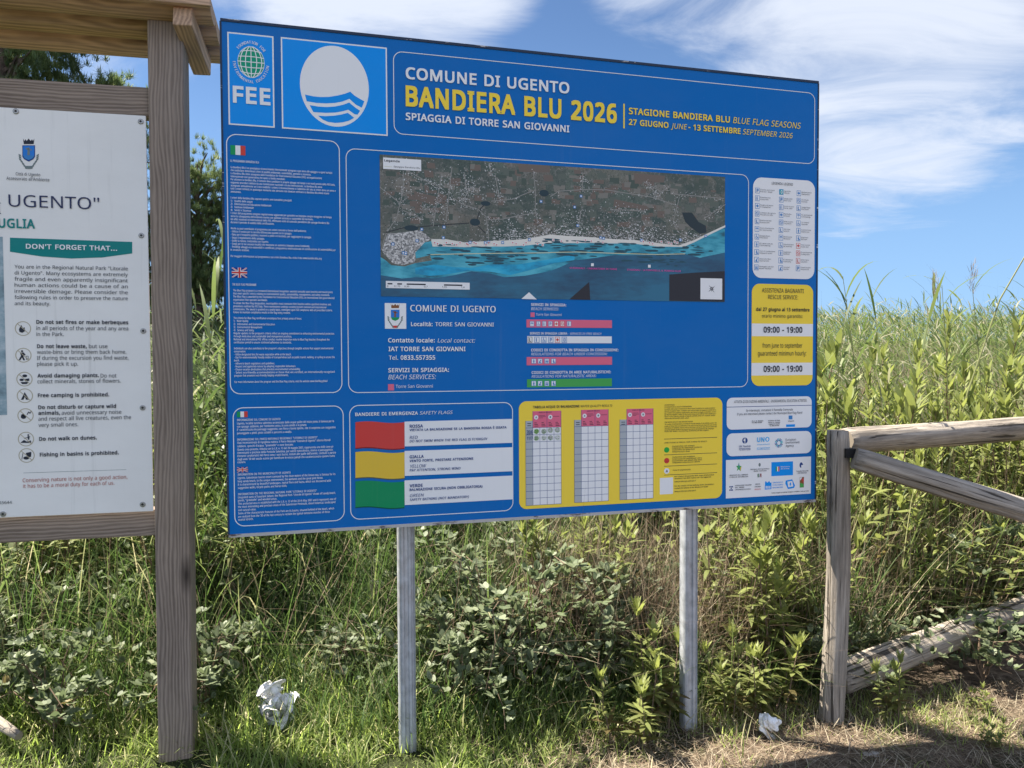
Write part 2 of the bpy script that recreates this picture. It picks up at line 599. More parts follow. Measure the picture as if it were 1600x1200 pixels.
# ---------------------------------------------------------------- lettering
GLYPHS = (
    (97, 450, ((299,428,231,437,190,434,151,426,115,414,84,400,106,347,133,359,163,370,194,378,227,380,265,375,293,359,310,330,316,285,316,259,243,257,152,245,87,219,50,176,37,119,41,80,55,48,75,23,103,6,136,-5,172,-8,206,-6,234,-1,258,9,279,22,298,40,317,61,320,61,334,0,385,0,385,293,376,358,347,403), (184,200,252,208,315,210,315,172,306,117,279,79,238,56,188,49,157,53,132,66,115,87,110,119,118,155,141,182), )),
    (98, 493, ((139,609,68,609,68,0,119,0,133,55,139,55,161,31,189,10,226,-3,272,-8,322,-2,365,17,400,48,427,91,444,147,449,215,437,312,401,381,344,423,272,437,226,432,189,419,161,398,139,373,135,373,136,389,138,410,138,435,139,461), (260,379,311,368,348,338,369,287,376,216,369,145,348,93,312,61,261,51,202,61,165,93,145,144,139,214,139,217,142,268,150,308,165,339,188,361,219,374), )),
    (99, 385, ((278,436,245,438,191,432,142,415,102,385,71,342,51,284,44,213,50,143,69,87,99,45,139,15,187,-2,241,-8,275,-7,304,-2,328,5,351,15,351,78,328,68,302,60,273,55,240,53,202,58,172,71,148,94,131,126,120,166,117,213,120,263,131,303,148,335,172,358,204,371,244,376,267,374,292,370,316,363,337,356,358,415,336,424,309,431), )),
    (100, 493, ((425,609,354,609,354,438,355,424,356,405,358,387,359,374,354,374,340,391,323,407,303,420,280,429,253,436,221,438,149,424,93,381,56,311,44,214,56,117,92,48,148,6,221,-8,252,-6,279,1,303,11,323,24,340,40,354,58,358,58,368,0,425,0), (181,368,231,379,291,369,329,336,349,284,355,213,355,200,348,135,328,88,290,60,232,51,181,61,146,93,124,144,117,213,124,281,146,334), )),
    (101, 452, ((286,432,234,438,181,431,134,411,96,378,68,333,50,277,44,212,51,146,70,91,101,48,143,17,194,-2,251,-8,292,-6,327,-1,359,8,392,20,392,82,359,69,327,60,293,54,254,52,197,62,154,90,127,137,117,201,411,201,411,244,406,299,390,346,364,385,329,414), (233,380,266,376,292,364,312,346,326,322,335,292,338,257,119,257,130,309,154,348,188,372), )),
    (102, 276, ((252,612,227,613,186,609,152,597,124,577,104,547,92,507,87,457,87,432,12,408,12,375,87,375,87,0,158,0,158,375,266,375,266,430,158,430,158,458,162,502,175,532,197,550,228,556,245,555,262,552,278,548,292,544,310,599,294,604,274,609), )),
    (103, 493, ((261,434,221,438,147,423,91,377,56,306,44,214,56,121,91,51,147,7,221,-8,263,-4,299,8,329,28,354,57,358,57,357,47,356,32,355,16,355,4,355,-13,347,-63,324,-101,286,-126,237,-134,191,-132,149,-125,111,-114,78,-100,78,-165,110,-177,147,-186,188,-191,233,-192,293,-187,341,-172,378,-146,404,-109,420,-63,425,-7,425,430,369,430,359,373,355,373,329,402,297,422), (197,374,230,379,270,374,302,362,326,340,343,309,353,267,356,214,356,197,354,161,349,131,340,105,326,85,309,69,288,58,262,52,232,50,182,60,146,92,124,143,117,213,120,262,130,303,147,336,169,359), )),
    (104, 496, ((139,609,68,609,68,0,139,0,139,222,142,269,150,308,166,338,189,360,222,374,265,379,308,372,338,353,355,321,361,275,361,0,431,0,431,280,426,330,413,370,391,400,360,421,321,433,273,437,247,435,221,429,196,420,174,407,155,391,140,370,135,370,136,384,138,399,138,415,139,431), )),
    (105, 207, ((139,430,68,430,68,0,139,0), (119,588,104,591,88,588,75,580,66,566,63,546,66,526,75,512,88,504,104,501,119,504,133,512,142,526,145,546,142,566,133,580), )),
    (106, 207, ((139,430,68,430,68,-67,64,-100,51,-120,32,-130,9,-134,-6,-133,-19,-132,-32,-129,-44,-126,-44,-183,-32,-187,-18,-190,-1,-192,18,-192,56,-189,87,-177,110,-159,126,-133,136,-101,139,-64), (119,588,104,591,88,588,75,580,66,566,63,546,66,526,75,512,88,504,104,501,119,504,133,512,142,526,145,546,142,566,133,580), )),
    (107, 428, ((138,609,68,609,68,0,138,0,138,158,187,200,336,0,421,0,235,246,409,430,326,430,189,285,181,276,172,264,162,252,152,240,144,229,138,221,135,221,136,238,137,257,138,276,138,291), )),
    (108, 207, ((139,609,68,609,68,0,139,0), )),
    (109, 750, ((312,433,266,438,241,436,217,431,194,422,173,409,155,392,140,371,136,371,125,430,68,430,68,0,139,0,139,223,141,269,150,308,164,338,185,360,215,374,253,379,281,376,303,367,320,353,332,333,339,308,342,277,342,0,411,0,411,237,418,298,438,342,474,369,528,379,567,372,594,353,610,321,615,277,615,0,685,0,685,280,676,352,649,401,603,429,540,438,499,433,461,420,427,398,402,366,398,366,378,398,349,420), )),
    (110, 496, ((343,429,275,438,248,436,222,431,198,422,175,409,156,392,140,371,136,371,125,430,68,430,68,0,139,0,139,223,146,289,166,338,204,368,265,379,308,372,338,353,355,321,361,275,361,0,431,0,431,280,421,352,391,401), )),
    (111, 485, ((299,431,244,438,186,431,137,412,97,380,68,336,50,282,44,216,48,165,59,121,77,82,100,51,129,25,163,7,200,-4,241,-8,285,-4,324,7,359,25,388,51,411,82,428,121,438,165,442,216,436,282,417,336,387,380,347,412), (185,368,242,379,282,374,314,359,338,335,355,303,365,263,369,216,366,169,356,128,339,95,314,71,282,56,243,51,203,56,172,71,147,95,130,128,120,169,117,216,124,284,147,335), )),
    (112, 493, ((344,424,273,438,240,436,213,429,189,419,170,405,153,389,139,371,136,371,126,430,68,430,68,-192,139,-192,139,-16,138,1,137,20,136,39,134,55,139,55,153,38,170,24,190,11,213,1,241,-6,272,-8,322,-2,365,17,401,49,427,93,444,148,449,216,437,313,401,383), (260,379,311,367,348,334,369,283,376,217,373,171,364,131,348,98,326,72,297,56,261,51,220,55,188,70,165,93,150,126,142,167,139,216,139,229,142,275,152,313,167,342,190,362,221,374), )),
    (113, 493, ((267,433,221,438,172,432,129,413,93,381,67,338,50,282,44,214,56,117,93,48,148,6,219,-8,266,-3,303,11,332,32,354,58,358,58,356,43,355,25,355,7,354,-9,354,-192,425,-192,425,430,369,430,358,371,355,371,333,397,304,419), (181,368,231,379,290,369,328,337,348,285,355,213,355,199,352,153,342,116,327,87,304,67,272,55,233,51,182,61,146,93,124,145,117,213,124,281,145,334), )),
    (114, 331, ((281,438,269,438,240,435,214,426,191,413,170,395,152,374,137,351,134,351,126,430,68,430,68,0,139,0,139,229,141,261,149,289,161,313,176,334,195,351,217,363,240,371,264,374,275,373,287,372,299,370,310,368,319,433,308,435,295,437), )),
    (115, 384, ((240,436,202,438,137,430,85,408,52,372,41,324,45,292,57,266,76,245,103,228,135,212,174,196,212,180,239,167,259,154,271,141,278,128,280,112,274,86,256,66,224,53,178,49,141,52,104,60,70,71,42,83,42,19,68,8,99,-1,135,-6,176,-8,226,-4,268,6,302,24,327,49,343,80,348,119,344,150,333,176,314,197,289,215,257,231,219,246,182,261,154,274,133,286,119,298,111,312,108,328,114,350,131,366,159,377,197,380,228,378,258,372,287,363,315,353,339,409,308,421,275,430), )),
    (116, 289, ((144,528,103,528,75,437,13,409,13,375,74,375,74,125,78,79,91,44,112,20,138,4,167,-5,200,-8,219,-7,240,-4,258,0,272,5,272,59,260,55,245,53,228,50,212,50,185,54,163,69,149,93,144,127,144,375,269,375,269,430,144,430), )),
    (117, 496, ((135,430,63,430,63,148,68,99,81,59,103,29,134,8,173,-4,220,-8,247,-6,273,-1,298,8,321,20,340,36,356,57,359,57,370,0,427,0,427,430,357,430,357,206,354,160,345,121,330,91,306,69,273,55,230,51,188,57,158,76,141,108,135,153), )),
    (118, 407, ((75,430,0,430,163,0,244,0,407,430,332,430,241,176,234,158,227,138,220,117,214,96,208,78,204,63,201,63,198,78,193,96,187,116,180,137,173,158,167,176), )),
    (119, 630, ((82,431,9,431,127,1,207,1,284,242,289,259,294,275,298,292,302,307,305,322,308,335,311,347,313,357,316,357,318,347,321,335,324,322,328,308,331,292,336,276,341,260,346,243,419,1,502,1,621,431,549,431,489,201,483,177,477,153,471,129,466,108,463,89,460,74,457,74,455,90,451,109,446,129,440,149,434,169,428,188,354,431,277,431,201,188,197,175,193,160,189,144,185,128,181,112,178,97,175,84,172,73,169,73,167,90,163,109,158,131,153,154,147,178,141,201), )),
    (120, 424, ((102,430,22,430,170,220,14,0,94,0,213,172,330,0,410,0,253,220,402,430,322,430,213,268), )),
    (121, 409, ((76,430,1,430,174,-2,152,-59,142,-80,130,-99,116,-114,99,-126,79,-132,56,-135,43,-134,30,-133,19,-132,9,-130,9,-186,20,-188,34,-190,49,-192,67,-192,106,-188,138,-176,165,-156,188,-130,207,-97,224,-59,409,430,333,430,245,186,234,153,224,121,215,91,209,68,205,68,201,86,196,105,191,124,184,144,177,164,169,185), )),
    (122, 377, ((340,430,45,430,45,375,262,375,31,47,31,0,346,0,346,55,112,55,340,377), )),
    (65, 512, ((289,575,224,575,0,0,73,0,141,177,368,177,437,0,512,0), (251,484,255,500,259,489,263,473,269,455,274,438,279,424,282,415,346,241,165,241,230,415,234,425,238,438,242,452,247,468), )),
    (66, 521, ((78,573,78,0,279,0,337,5,385,19,425,42,454,74,472,115,478,163,474,203,461,236,441,261,415,279,384,292,350,300,350,304,382,313,409,328,431,347,446,371,456,399,459,431,445,497,404,541,336,565,241,573), (150,511,245,511,308,506,351,490,376,463,384,423,377,382,357,352,318,335,256,329,150,329), (150,269,260,269,307,266,344,256,370,241,388,221,398,197,401,168,394,125,371,91,330,68,265,61,150,61), )),
    (67, 507, ((367,578,324,581,261,575,206,559,159,534,120,499,89,456,67,406,53,349,49,287,56,203,78,131,115,72,166,28,232,1,312,-8,356,-7,393,-2,427,5,460,15,460,78,427,69,394,62,359,57,322,55,262,62,213,83,175,117,147,164,131,220,125,286,129,337,139,383,155,423,178,456,206,482,241,502,280,513,323,517,360,515,394,508,425,497,453,486,482,547,448,561,409,572), )),
    (68, 585, ((78,573,78,0,237,0,325,8,399,33,457,74,501,131,528,203,536,292,528,377,502,446,460,501,404,540,335,565,254,573), (150,511,244,511,308,505,361,487,404,457,435,415,454,359,460,289,446,190,402,119,329,76,228,62,150,62), )),
    (69, 446, ((78,573,78,0,398,0,398,63,150,63,150,268,383,268,383,330,150,330,150,509,398,509,398,573), )),
    (70, 416, ((78,573,78,0,150,0,150,243,383,243,383,306,150,306,150,509,398,509,398,573), )),
    (71, 584, ((392,578,346,581,259,571,186,544,127,500,84,442,58,370,49,286,57,202,81,130,120,71,173,28,241,1,323,-8,380,-6,431,-1,478,8,524,22,524,302,326,302,326,238,452,238,452,68,429,63,404,59,375,56,340,55,270,62,216,84,175,119,146,166,130,222,124,286,131,353,150,409,181,455,225,489,278,510,342,517,382,515,421,508,457,497,489,484,516,547,478,561,437,572), )),
    (72, 594, ((150,573,78,573,78,0,150,0,150,267,443,267,443,0,516,0,516,573,443,573,443,330,150,330), )),
    (73, 272, ((239,573,32,573,32,531,99,515,99,57,32,42,32,0,239,0,239,42,172,57,172,515,239,531), )),
    (74, 219, ((146,573,74,573,74,3,71,-29,63,-53,50,-70,33,-81,15,-87,-5,-89,-20,-88,-35,-87,-49,-84,-63,-81,-63,-142,-51,-146,-37,-150,-21,-152,-3,-152,39,-148,75,-135,105,-113,128,-82,141,-42,146,9), )),
    (75, 496, ((150,573,78,573,78,0,150,0,150,222,209,273,411,0,496,0,261,323,488,573,403,573,249,399,224,372,199,345,174,318,150,290), )),
    (76, 420, ((150,573,78,573,78,0,400,0,400,64,150,64), )),
    (77, 727, ((78,573,78,0,144,0,144,347,144,377,144,407,143,435,142,461,140,484,139,502,142,502,330,0,390,0,581,501,584,501,583,482,581,460,580,435,579,408,578,380,578,352,578,0,650,0,650,573,544,573,364,103,361,103,184,573), )),
    (78, 609, ((78,573,78,0,144,0,144,320,144,349,143,378,142,406,141,432,139,455,138,476,141,476,447,0,532,0,532,573,464,573,464,249,465,223,466,193,467,164,468,137,469,115,470,99,467,99,161,573), )),
    (79, 626, ((393,572,314,581,232,572,166,545,114,500,78,442,56,370,49,288,53,224,65,167,85,116,114,73,151,39,196,13,251,-3,314,-8,375,-3,428,13,473,38,510,73,540,116,561,166,573,224,577,287,570,370,547,442,510,501,459,545), (255,511,314,518,398,503,456,457,490,384,501,287,496,220,481,163,456,117,420,83,373,62,314,55,255,62,207,83,171,117,145,163,130,220,125,287,130,354,145,411,171,457,207,490), )),
    (80, 485, ((78,573,78,0,150,0,150,223,216,223,275,227,324,238,364,255,395,278,417,306,433,336,441,370,444,404,431,475,393,528,326,562,229,573), (150,511,223,511,289,504,334,484,361,449,370,401,365,363,352,334,330,311,298,296,258,288,208,285,150,285), )),
    (81, 626, ((393,572,314,581,232,572,166,545,114,500,78,442,56,370,49,288,53,224,65,167,85,116,114,73,151,39,196,13,251,-3,314,-8,318,-8,324,-8,329,-7,334,-7,444,-136,548,-136,411,6,461,30,503,64,535,108,559,160,573,221,577,287,570,370,547,442,510,501,459,545), (255,511,314,518,398,503,456,457,490,384,501,287,496,220,481,163,456,117,420,83,373,62,314,55,255,62,207,83,171,117,145,163,130,220,125,287,130,354,145,411,171,457,207,490), )),
    (82, 499, ((78,573,78,0,150,0,150,237,264,237,403,0,487,0,330,257,358,269,385,285,408,306,427,334,440,368,444,410,439,460,422,500,393,532,353,555,301,568,236,573), (150,510,232,510,275,507,310,500,336,486,355,467,366,440,370,407,362,359,338,325,296,304,236,298,150,298), )),
    (83, 440, ((276,578,231,581,180,576,136,563,99,542,71,513,54,477,48,435,50,403,57,375,69,351,85,330,106,311,131,294,161,279,196,265,242,247,277,230,302,213,318,194,327,173,330,147,327,120,316,98,298,79,273,66,240,57,201,55,156,57,113,65,73,76,41,88,41,19,61,11,83,4,109,-1,137,-5,167,-7,198,-8,257,-3,307,11,348,35,378,66,396,106,403,153,398,194,385,228,362,255,332,279,293,299,246,318,204,335,172,351,149,367,133,386,124,407,121,434,124,457,133,478,148,494,169,507,196,515,229,517,266,515,302,508,336,499,366,487,389,549,355,562,318,572), )),
    (84, 446, ((437,573,8,573,8,509,187,509,187,0,259,0,259,509,437,509), )),
    (85, 586, ((144,573,72,573,72,204,86,118,128,50,196,7,290,-8,360,-1,416,20,459,52,489,95,507,146,513,202,513,573,442,573,442,202,438,161,427,126,407,96,379,73,342,59,294,55,228,64,182,93,154,139,144,201), )),
    (86, 481, ((75,573,0,573,204,0,277,0,481,573,405,573,277,207,269,183,262,161,255,140,250,119,245,100,241,80,236,100,231,119,226,139,220,160,213,182,204,205), )),
    (87, 746, ((85,573,10,573,161,0,234,0,342,373,348,391,352,409,357,427,361,443,364,458,367,471,369,481,370,488,371,481,373,471,376,458,380,443,384,427,389,410,394,392,399,375,510,0,583,0,735,573,660,573,572,224,566,199,560,175,555,151,550,129,547,107,544,87,541,101,538,117,535,133,532,151,527,169,523,187,518,206,512,225,407,573,333,573,232,227,227,209,222,191,218,173,213,154,210,137,206,119,204,103,201,87,199,102,196,118,194,134,190,151,187,169,183,186,179,205,174,223), )),
    (88, 470, ((95,573,15,573,193,298,3,0,79,0,233,249,385,0,467,0,276,300,453,573,377,573,236,348), )),
    (89, 454, ((79,573,0,573,191,219,191,0,263,0,263,222,454,573,376,573,227,291), )),
    (90, 459, ((419,573,40,573,40,508,332,508,30,55,30,0,427,0,427,64,118,64,419,518), )),
    (48, 459, ((287,573,229,581,167,573,119,547,83,504,58,446,44,373,39,287,44,201,60,129,86,70,122,27,170,1,229,-8,276,-3,316,12,349,37,376,70,395,112,409,163,417,221,419,287,414,373,399,446,372,504,335,547), (190,515,229,521,268,515,298,495,320,463,336,417,345,359,348,287,345,215,336,156,320,110,298,78,268,59,229,52,190,59,159,78,137,111,121,156,113,215,110,287,113,359,121,417,137,463,159,495), )),
    (49, 459, ((285,573,226,573,71,452,108,405,169,455,184,467,196,477,207,487,219,499,218,484,217,470,217,455,216,439,216,422,216,400,216,0,285,0), )),
    (50, 459, ((270,576,221,581,186,578,153,572,122,561,94,548,68,531,45,513,83,466,115,489,147,506,181,517,221,520,261,514,294,496,315,466,322,424,318,387,306,353,287,320,261,287,228,251,188,210,38,59,38,0,417,0,417,64,128,64,128,67,247,185,288,227,324,267,353,305,375,344,389,385,394,428,388,472,372,510,347,540,313,562), )),
    (51, 459, ((296,571,218,581,163,576,115,563,73,544,39,521,75,473,96,487,117,498,140,508,164,515,190,520,219,521,262,516,295,498,316,471,323,434,319,404,307,377,286,356,259,339,223,329,180,326,123,326,123,265,179,265,226,263,265,255,297,242,320,223,335,197,339,164,331,117,305,81,260,59,194,51,155,54,114,61,74,73,36,89,36,23,72,8,110,-1,150,-6,193,-8,263,-3,318,14,360,40,390,74,407,116,413,163,405,214,379,255,337,283,277,298,277,302,310,311,340,326,363,347,381,372,392,403,395,439,384,495,352,540), )),
    (52, 459, ((286,576,17,190,17,130,291,130,291,0,359,0,359,130,443,130,443,193,359,193,359,576), (292,500,295,500,294,487,294,474,293,459,293,444,292,429,291,412,291,394,291,374,291,193,86,193,257,438,266,451,276,468,285,485), )),
    (53, 459, ((86,573,64,302,99,280,120,284,146,288,173,291,197,292,262,284,306,262,332,225,341,176,336,137,323,106,302,82,274,65,239,55,200,52,161,55,121,62,82,74,51,90,51,23,80,10,116,0,156,-6,199,-8,261,-2,314,15,356,43,387,81,407,128,413,183,407,232,389,274,361,307,322,331,275,346,221,351,194,350,169,348,148,345,132,342,146,508,373,508,373,573), )),
    (54, 459, ((324,580,306,581,246,576,196,562,155,539,121,510,95,474,75,433,60,389,51,342,46,294,44,245,48,185,59,133,77,89,101,54,130,26,163,7,199,-4,239,-8,291,-2,336,15,372,44,399,82,415,129,421,184,416,236,400,279,375,313,342,338,302,353,255,358,223,356,194,350,170,339,150,326,133,309,119,291,115,291,119,337,127,380,139,419,158,454,183,483,216,504,257,518,308,523,326,522,344,520,362,517,377,513,377,573,362,577,344,579), (205,299,241,303,289,295,324,271,344,233,351,184,343,125,320,84,284,59,238,51,210,55,185,64,164,79,146,99,133,121,123,146,117,172,115,198,119,223,131,248,150,270,175,287), )),
    (55, 459, ((419,573,35,573,35,508,344,508,109,0,187,0,419,518), )),
    (56, 459, ((276,577,229,581,182,577,141,565,107,545,80,518,63,485,58,444,61,411,71,383,87,358,107,336,131,316,158,299,128,283,99,264,75,241,56,214,43,183,39,146,45,101,61,63,89,33,126,10,174,-3,231,-8,284,-3,330,11,367,34,395,65,413,104,419,148,414,185,401,216,381,242,355,265,325,285,291,303,320,319,346,338,368,359,385,383,396,411,400,443,395,485,378,519,352,546,318,565), (188,518,228,524,270,518,302,502,323,476,330,441,327,414,317,392,302,373,282,357,258,343,232,330,204,344,179,357,157,373,141,391,130,414,127,441,134,476,155,502), (184,254,217,270,229,265,264,251,293,235,317,217,335,197,346,174,350,148,342,108,319,76,281,55,229,48,176,55,138,76,116,107,108,145,111,173,121,197,136,219,157,237), )),
    (57, 459, ((262,577,223,581,171,575,127,557,90,529,63,491,46,443,40,387,45,336,61,294,85,260,118,235,158,219,204,214,237,216,266,223,290,233,310,247,327,263,341,281,346,281,342,235,334,192,322,153,303,118,278,90,245,68,204,54,152,50,134,50,115,53,97,56,82,60,82,0,97,-4,117,-6,137,-8,154,-8,214,-3,265,11,306,33,340,63,366,99,387,139,401,183,410,231,415,279,417,328,413,388,402,439,384,483,361,518,332,545,299,565), (178,513,223,521,252,518,277,508,298,493,315,474,328,451,338,426,344,400,346,374,342,349,330,325,311,303,286,285,256,273,220,269,171,277,137,301,117,339,110,388,118,447,142,488), )),
    (46, 215, ((126,94,107,97,88,94,72,85,61,69,58,43,61,18,72,2,88,-8,107,-11,126,-8,142,2,153,18,157,43,153,69,142,85), )),
    (44, 215, ((148,93,73,93,68,63,63,31,56,-3,49,-38,41,-72,33,-103,85,-103,98,-74,111,-42,124,-10,136,23,146,55,154,84), )),
    (58, 215, ((126,94,107,97,88,94,72,85,61,69,58,43,61,18,72,2,88,-8,107,-11,126,-8,142,2,153,18,157,43,153,69,142,85), (126,438,107,441,88,438,72,429,61,412,58,387,61,362,72,345,88,335,107,332,126,335,142,345,153,362,157,387,153,412,142,429), )),
    (59, 215, ((141,93,66,93,62,71,58,47,53,22,48,-4,42,-30,36,-55,31,-80,25,-103,78,-103,91,-74,104,-42,117,-10,128,23,139,55,147,84), (124,438,105,441,86,438,71,429,60,412,56,387,60,362,71,345,86,335,105,332,124,335,141,345,152,362,156,387,152,412,141,429), )),
    (45, 258, ((226,246,32,246,32,184,226,184), )),
    (40, 241, ((217,573,150,573,113,522,83,468,60,409,45,348,35,285,32,220,35,156,45,94,60,34,83,-24,113,-77,150,-127,216,-127,182,-75,154,-20,132,38,116,98,107,159,103,221,111,315,132,407,167,493), )),
    (41, 241, ((91,573,24,573,59,521,87,465,108,406,124,346,134,283,137,221,134,159,124,98,108,38,87,-20,59,-75,25,-127,91,-127,128,-77,158,-24,180,34,196,94,205,156,209,220,205,285,196,348,180,409,158,468,128,522), )),
    (39, 180, ((128,573,52,573,68,366,112,366), )),
    (47, 298, ((290,573,221,573,8,0,77,0), )),
    (124, 442, ((250,609,192,609,192,-193,250,-193), )),
    (224, 450, ((299,428,231,437,190,434,151,426,115,414,84,400,106,347,133,359,163,370,194,378,227,380,265,375,293,359,310,330,316,285,316,259,243,257,152,245,87,219,50,176,37,119,41,80,55,48,75,23,103,6,136,-5,172,-8,206,-6,234,-1,258,9,279,22,298,40,317,61,320,61,334,0,385,0,385,293,376,358,347,403), (184,200,252,208,315,210,315,172,306,117,279,79,238,56,188,49,157,53,132,66,115,87,110,119,118,155,141,182), (205,614,121,614,121,606,130,594,142,579,156,563,171,546,188,529,204,513,221,498,235,486,282,486,282,496,270,512,255,532,241,553,227,575,215,596), )),
    (232, 452, ((286,432,234,438,181,431,134,411,96,378,68,333,50,277,44,212,51,146,70,91,101,48,143,17,194,-2,251,-8,292,-6,327,-1,359,8,392,20,392,82,359,69,327,60,293,54,254,52,197,62,154,90,127,137,117,201,411,201,411,244,406,299,390,346,364,385,329,414), (233,380,266,376,292,364,312,346,326,322,335,292,338,257,119,257,130,309,154,348,188,372), (209,614,124,614,124,606,133,594,145,579,159,563,174,546,191,529,208,513,224,498,238,486,285,486,285,496,273,512,259,532,244,553,231,575,218,596), )),
    (233, 452, ((286,432,234,438,181,431,134,411,96,378,68,333,50,277,44,212,51,146,70,91,101,48,143,17,194,-2,251,-8,292,-6,327,-1,359,8,392,20,392,82,359,69,327,60,293,54,254,52,197,62,154,90,127,137,117,201,411,201,411,244,406,299,390,346,364,385,329,414), (233,380,266,376,292,364,312,346,326,322,335,292,338,257,119,257,130,309,154,348,188,372), (347,614,262,614,252,596,240,575,226,553,212,532,199,512,186,496,186,486,233,486,247,498,263,513,280,529,296,546,312,563,326,579,338,594,347,606), )),
    (200, 446, ((78,573,78,0,398,0,398,63,150,63,150,268,383,268,383,330,150,330,150,509,398,509,398,573), (225,757,140,757,140,749,149,737,161,722,175,705,190,688,207,672,224,656,240,641,254,629,302,629,302,638,289,655,275,674,260,696,247,717,234,738), )),
    (33, 216, ((151,573,65,573,85,161,131,161), (126,94,107,97,88,94,72,85,61,69,58,43,61,18,72,2,88,-8,107,-11,126,-8,142,2,153,18,157,43,153,69,142,85), )),
    (38, 587, ((284,578,244,581,201,578,165,567,135,548,114,524,101,493,96,456,99,429,107,403,118,379,133,358,149,337,166,318,131,296,100,273,75,248,57,220,46,187,43,149,48,102,65,63,91,32,127,10,171,-4,223,-8,265,-6,303,2,336,13,366,28,394,46,420,67,490,0,585,0,468,114,496,150,518,191,536,237,550,286,479,286,469,250,457,216,442,186,423,159,268,308,313,338,350,372,374,411,383,458,378,494,366,524,345,549,318,567), (241,524,271,519,294,505,308,484,313,458,308,428,292,401,265,376,225,350,199,378,180,404,169,429,165,457,171,485,186,506,211,519), (182,257,209,273,375,111,347,90,314,71,273,59,225,55,181,61,146,81,124,112,116,152,119,178,128,201,141,221,159,239), )),
    (34, 327, ((128,573,52,573,68,366,112,366), (275,573,199,573,215,366,259,366), )),
    (95, 356, ((358,-72,-2,-72,-2,-123,358,-123), )),
    (32, 260, ()),
)


def load_glyphs():
    """outlines (thousandths of an em, x y pairs, holes included) -> filled letters"""
    out = {}
    for code, adv, loops in GLYPHS:
        cu = bpy.data.curves.new('letter', 'CURVE')
        cu.dimensions = '2D'
        cu.fill_mode = 'BOTH'
        for q in loops:
            sp_ = cu.splines.new('POLY')
            sp_.points.add(len(q) // 2 - 1)
            for i in range(0, len(q), 2):
                sp_.points[i // 2].co = (q[i], q[i + 1], 0, 1)
            sp_.use_cyclic_u = True
        o = bpy.data.objects.new('letter', cu)
        me = bpy.data.meshes.new_from_object(o)
        me.calc_loop_triangles()
        v = np.array([(p.co.x, p.co.y) for p in me.vertices], float).reshape(-1, 2) / 1000.0
        f = []
        for t in me.loop_triangles:
            a, b, c = t.vertices
            cr = (v[b][0] - v[a][0]) * (v[c][1] - v[a][1]) - (v[b][1] - v[a][1]) * (v[c][0] - v[a][0])
            f.append((a, b, c) if cr > 0 else (a, c, b))
        out[chr(code)] = (adv / 1000.0, v, np.array(f, int).reshape(-1, 3))
        bpy.data.objects.remove(o)
        bpy.data.curves.remove(cu)
        bpy.data.meshes.remove(me)
    return out


GL = load_glyphs()
BOLD = {0: 0.0, 1: .017, 2: .022, 3: .030}


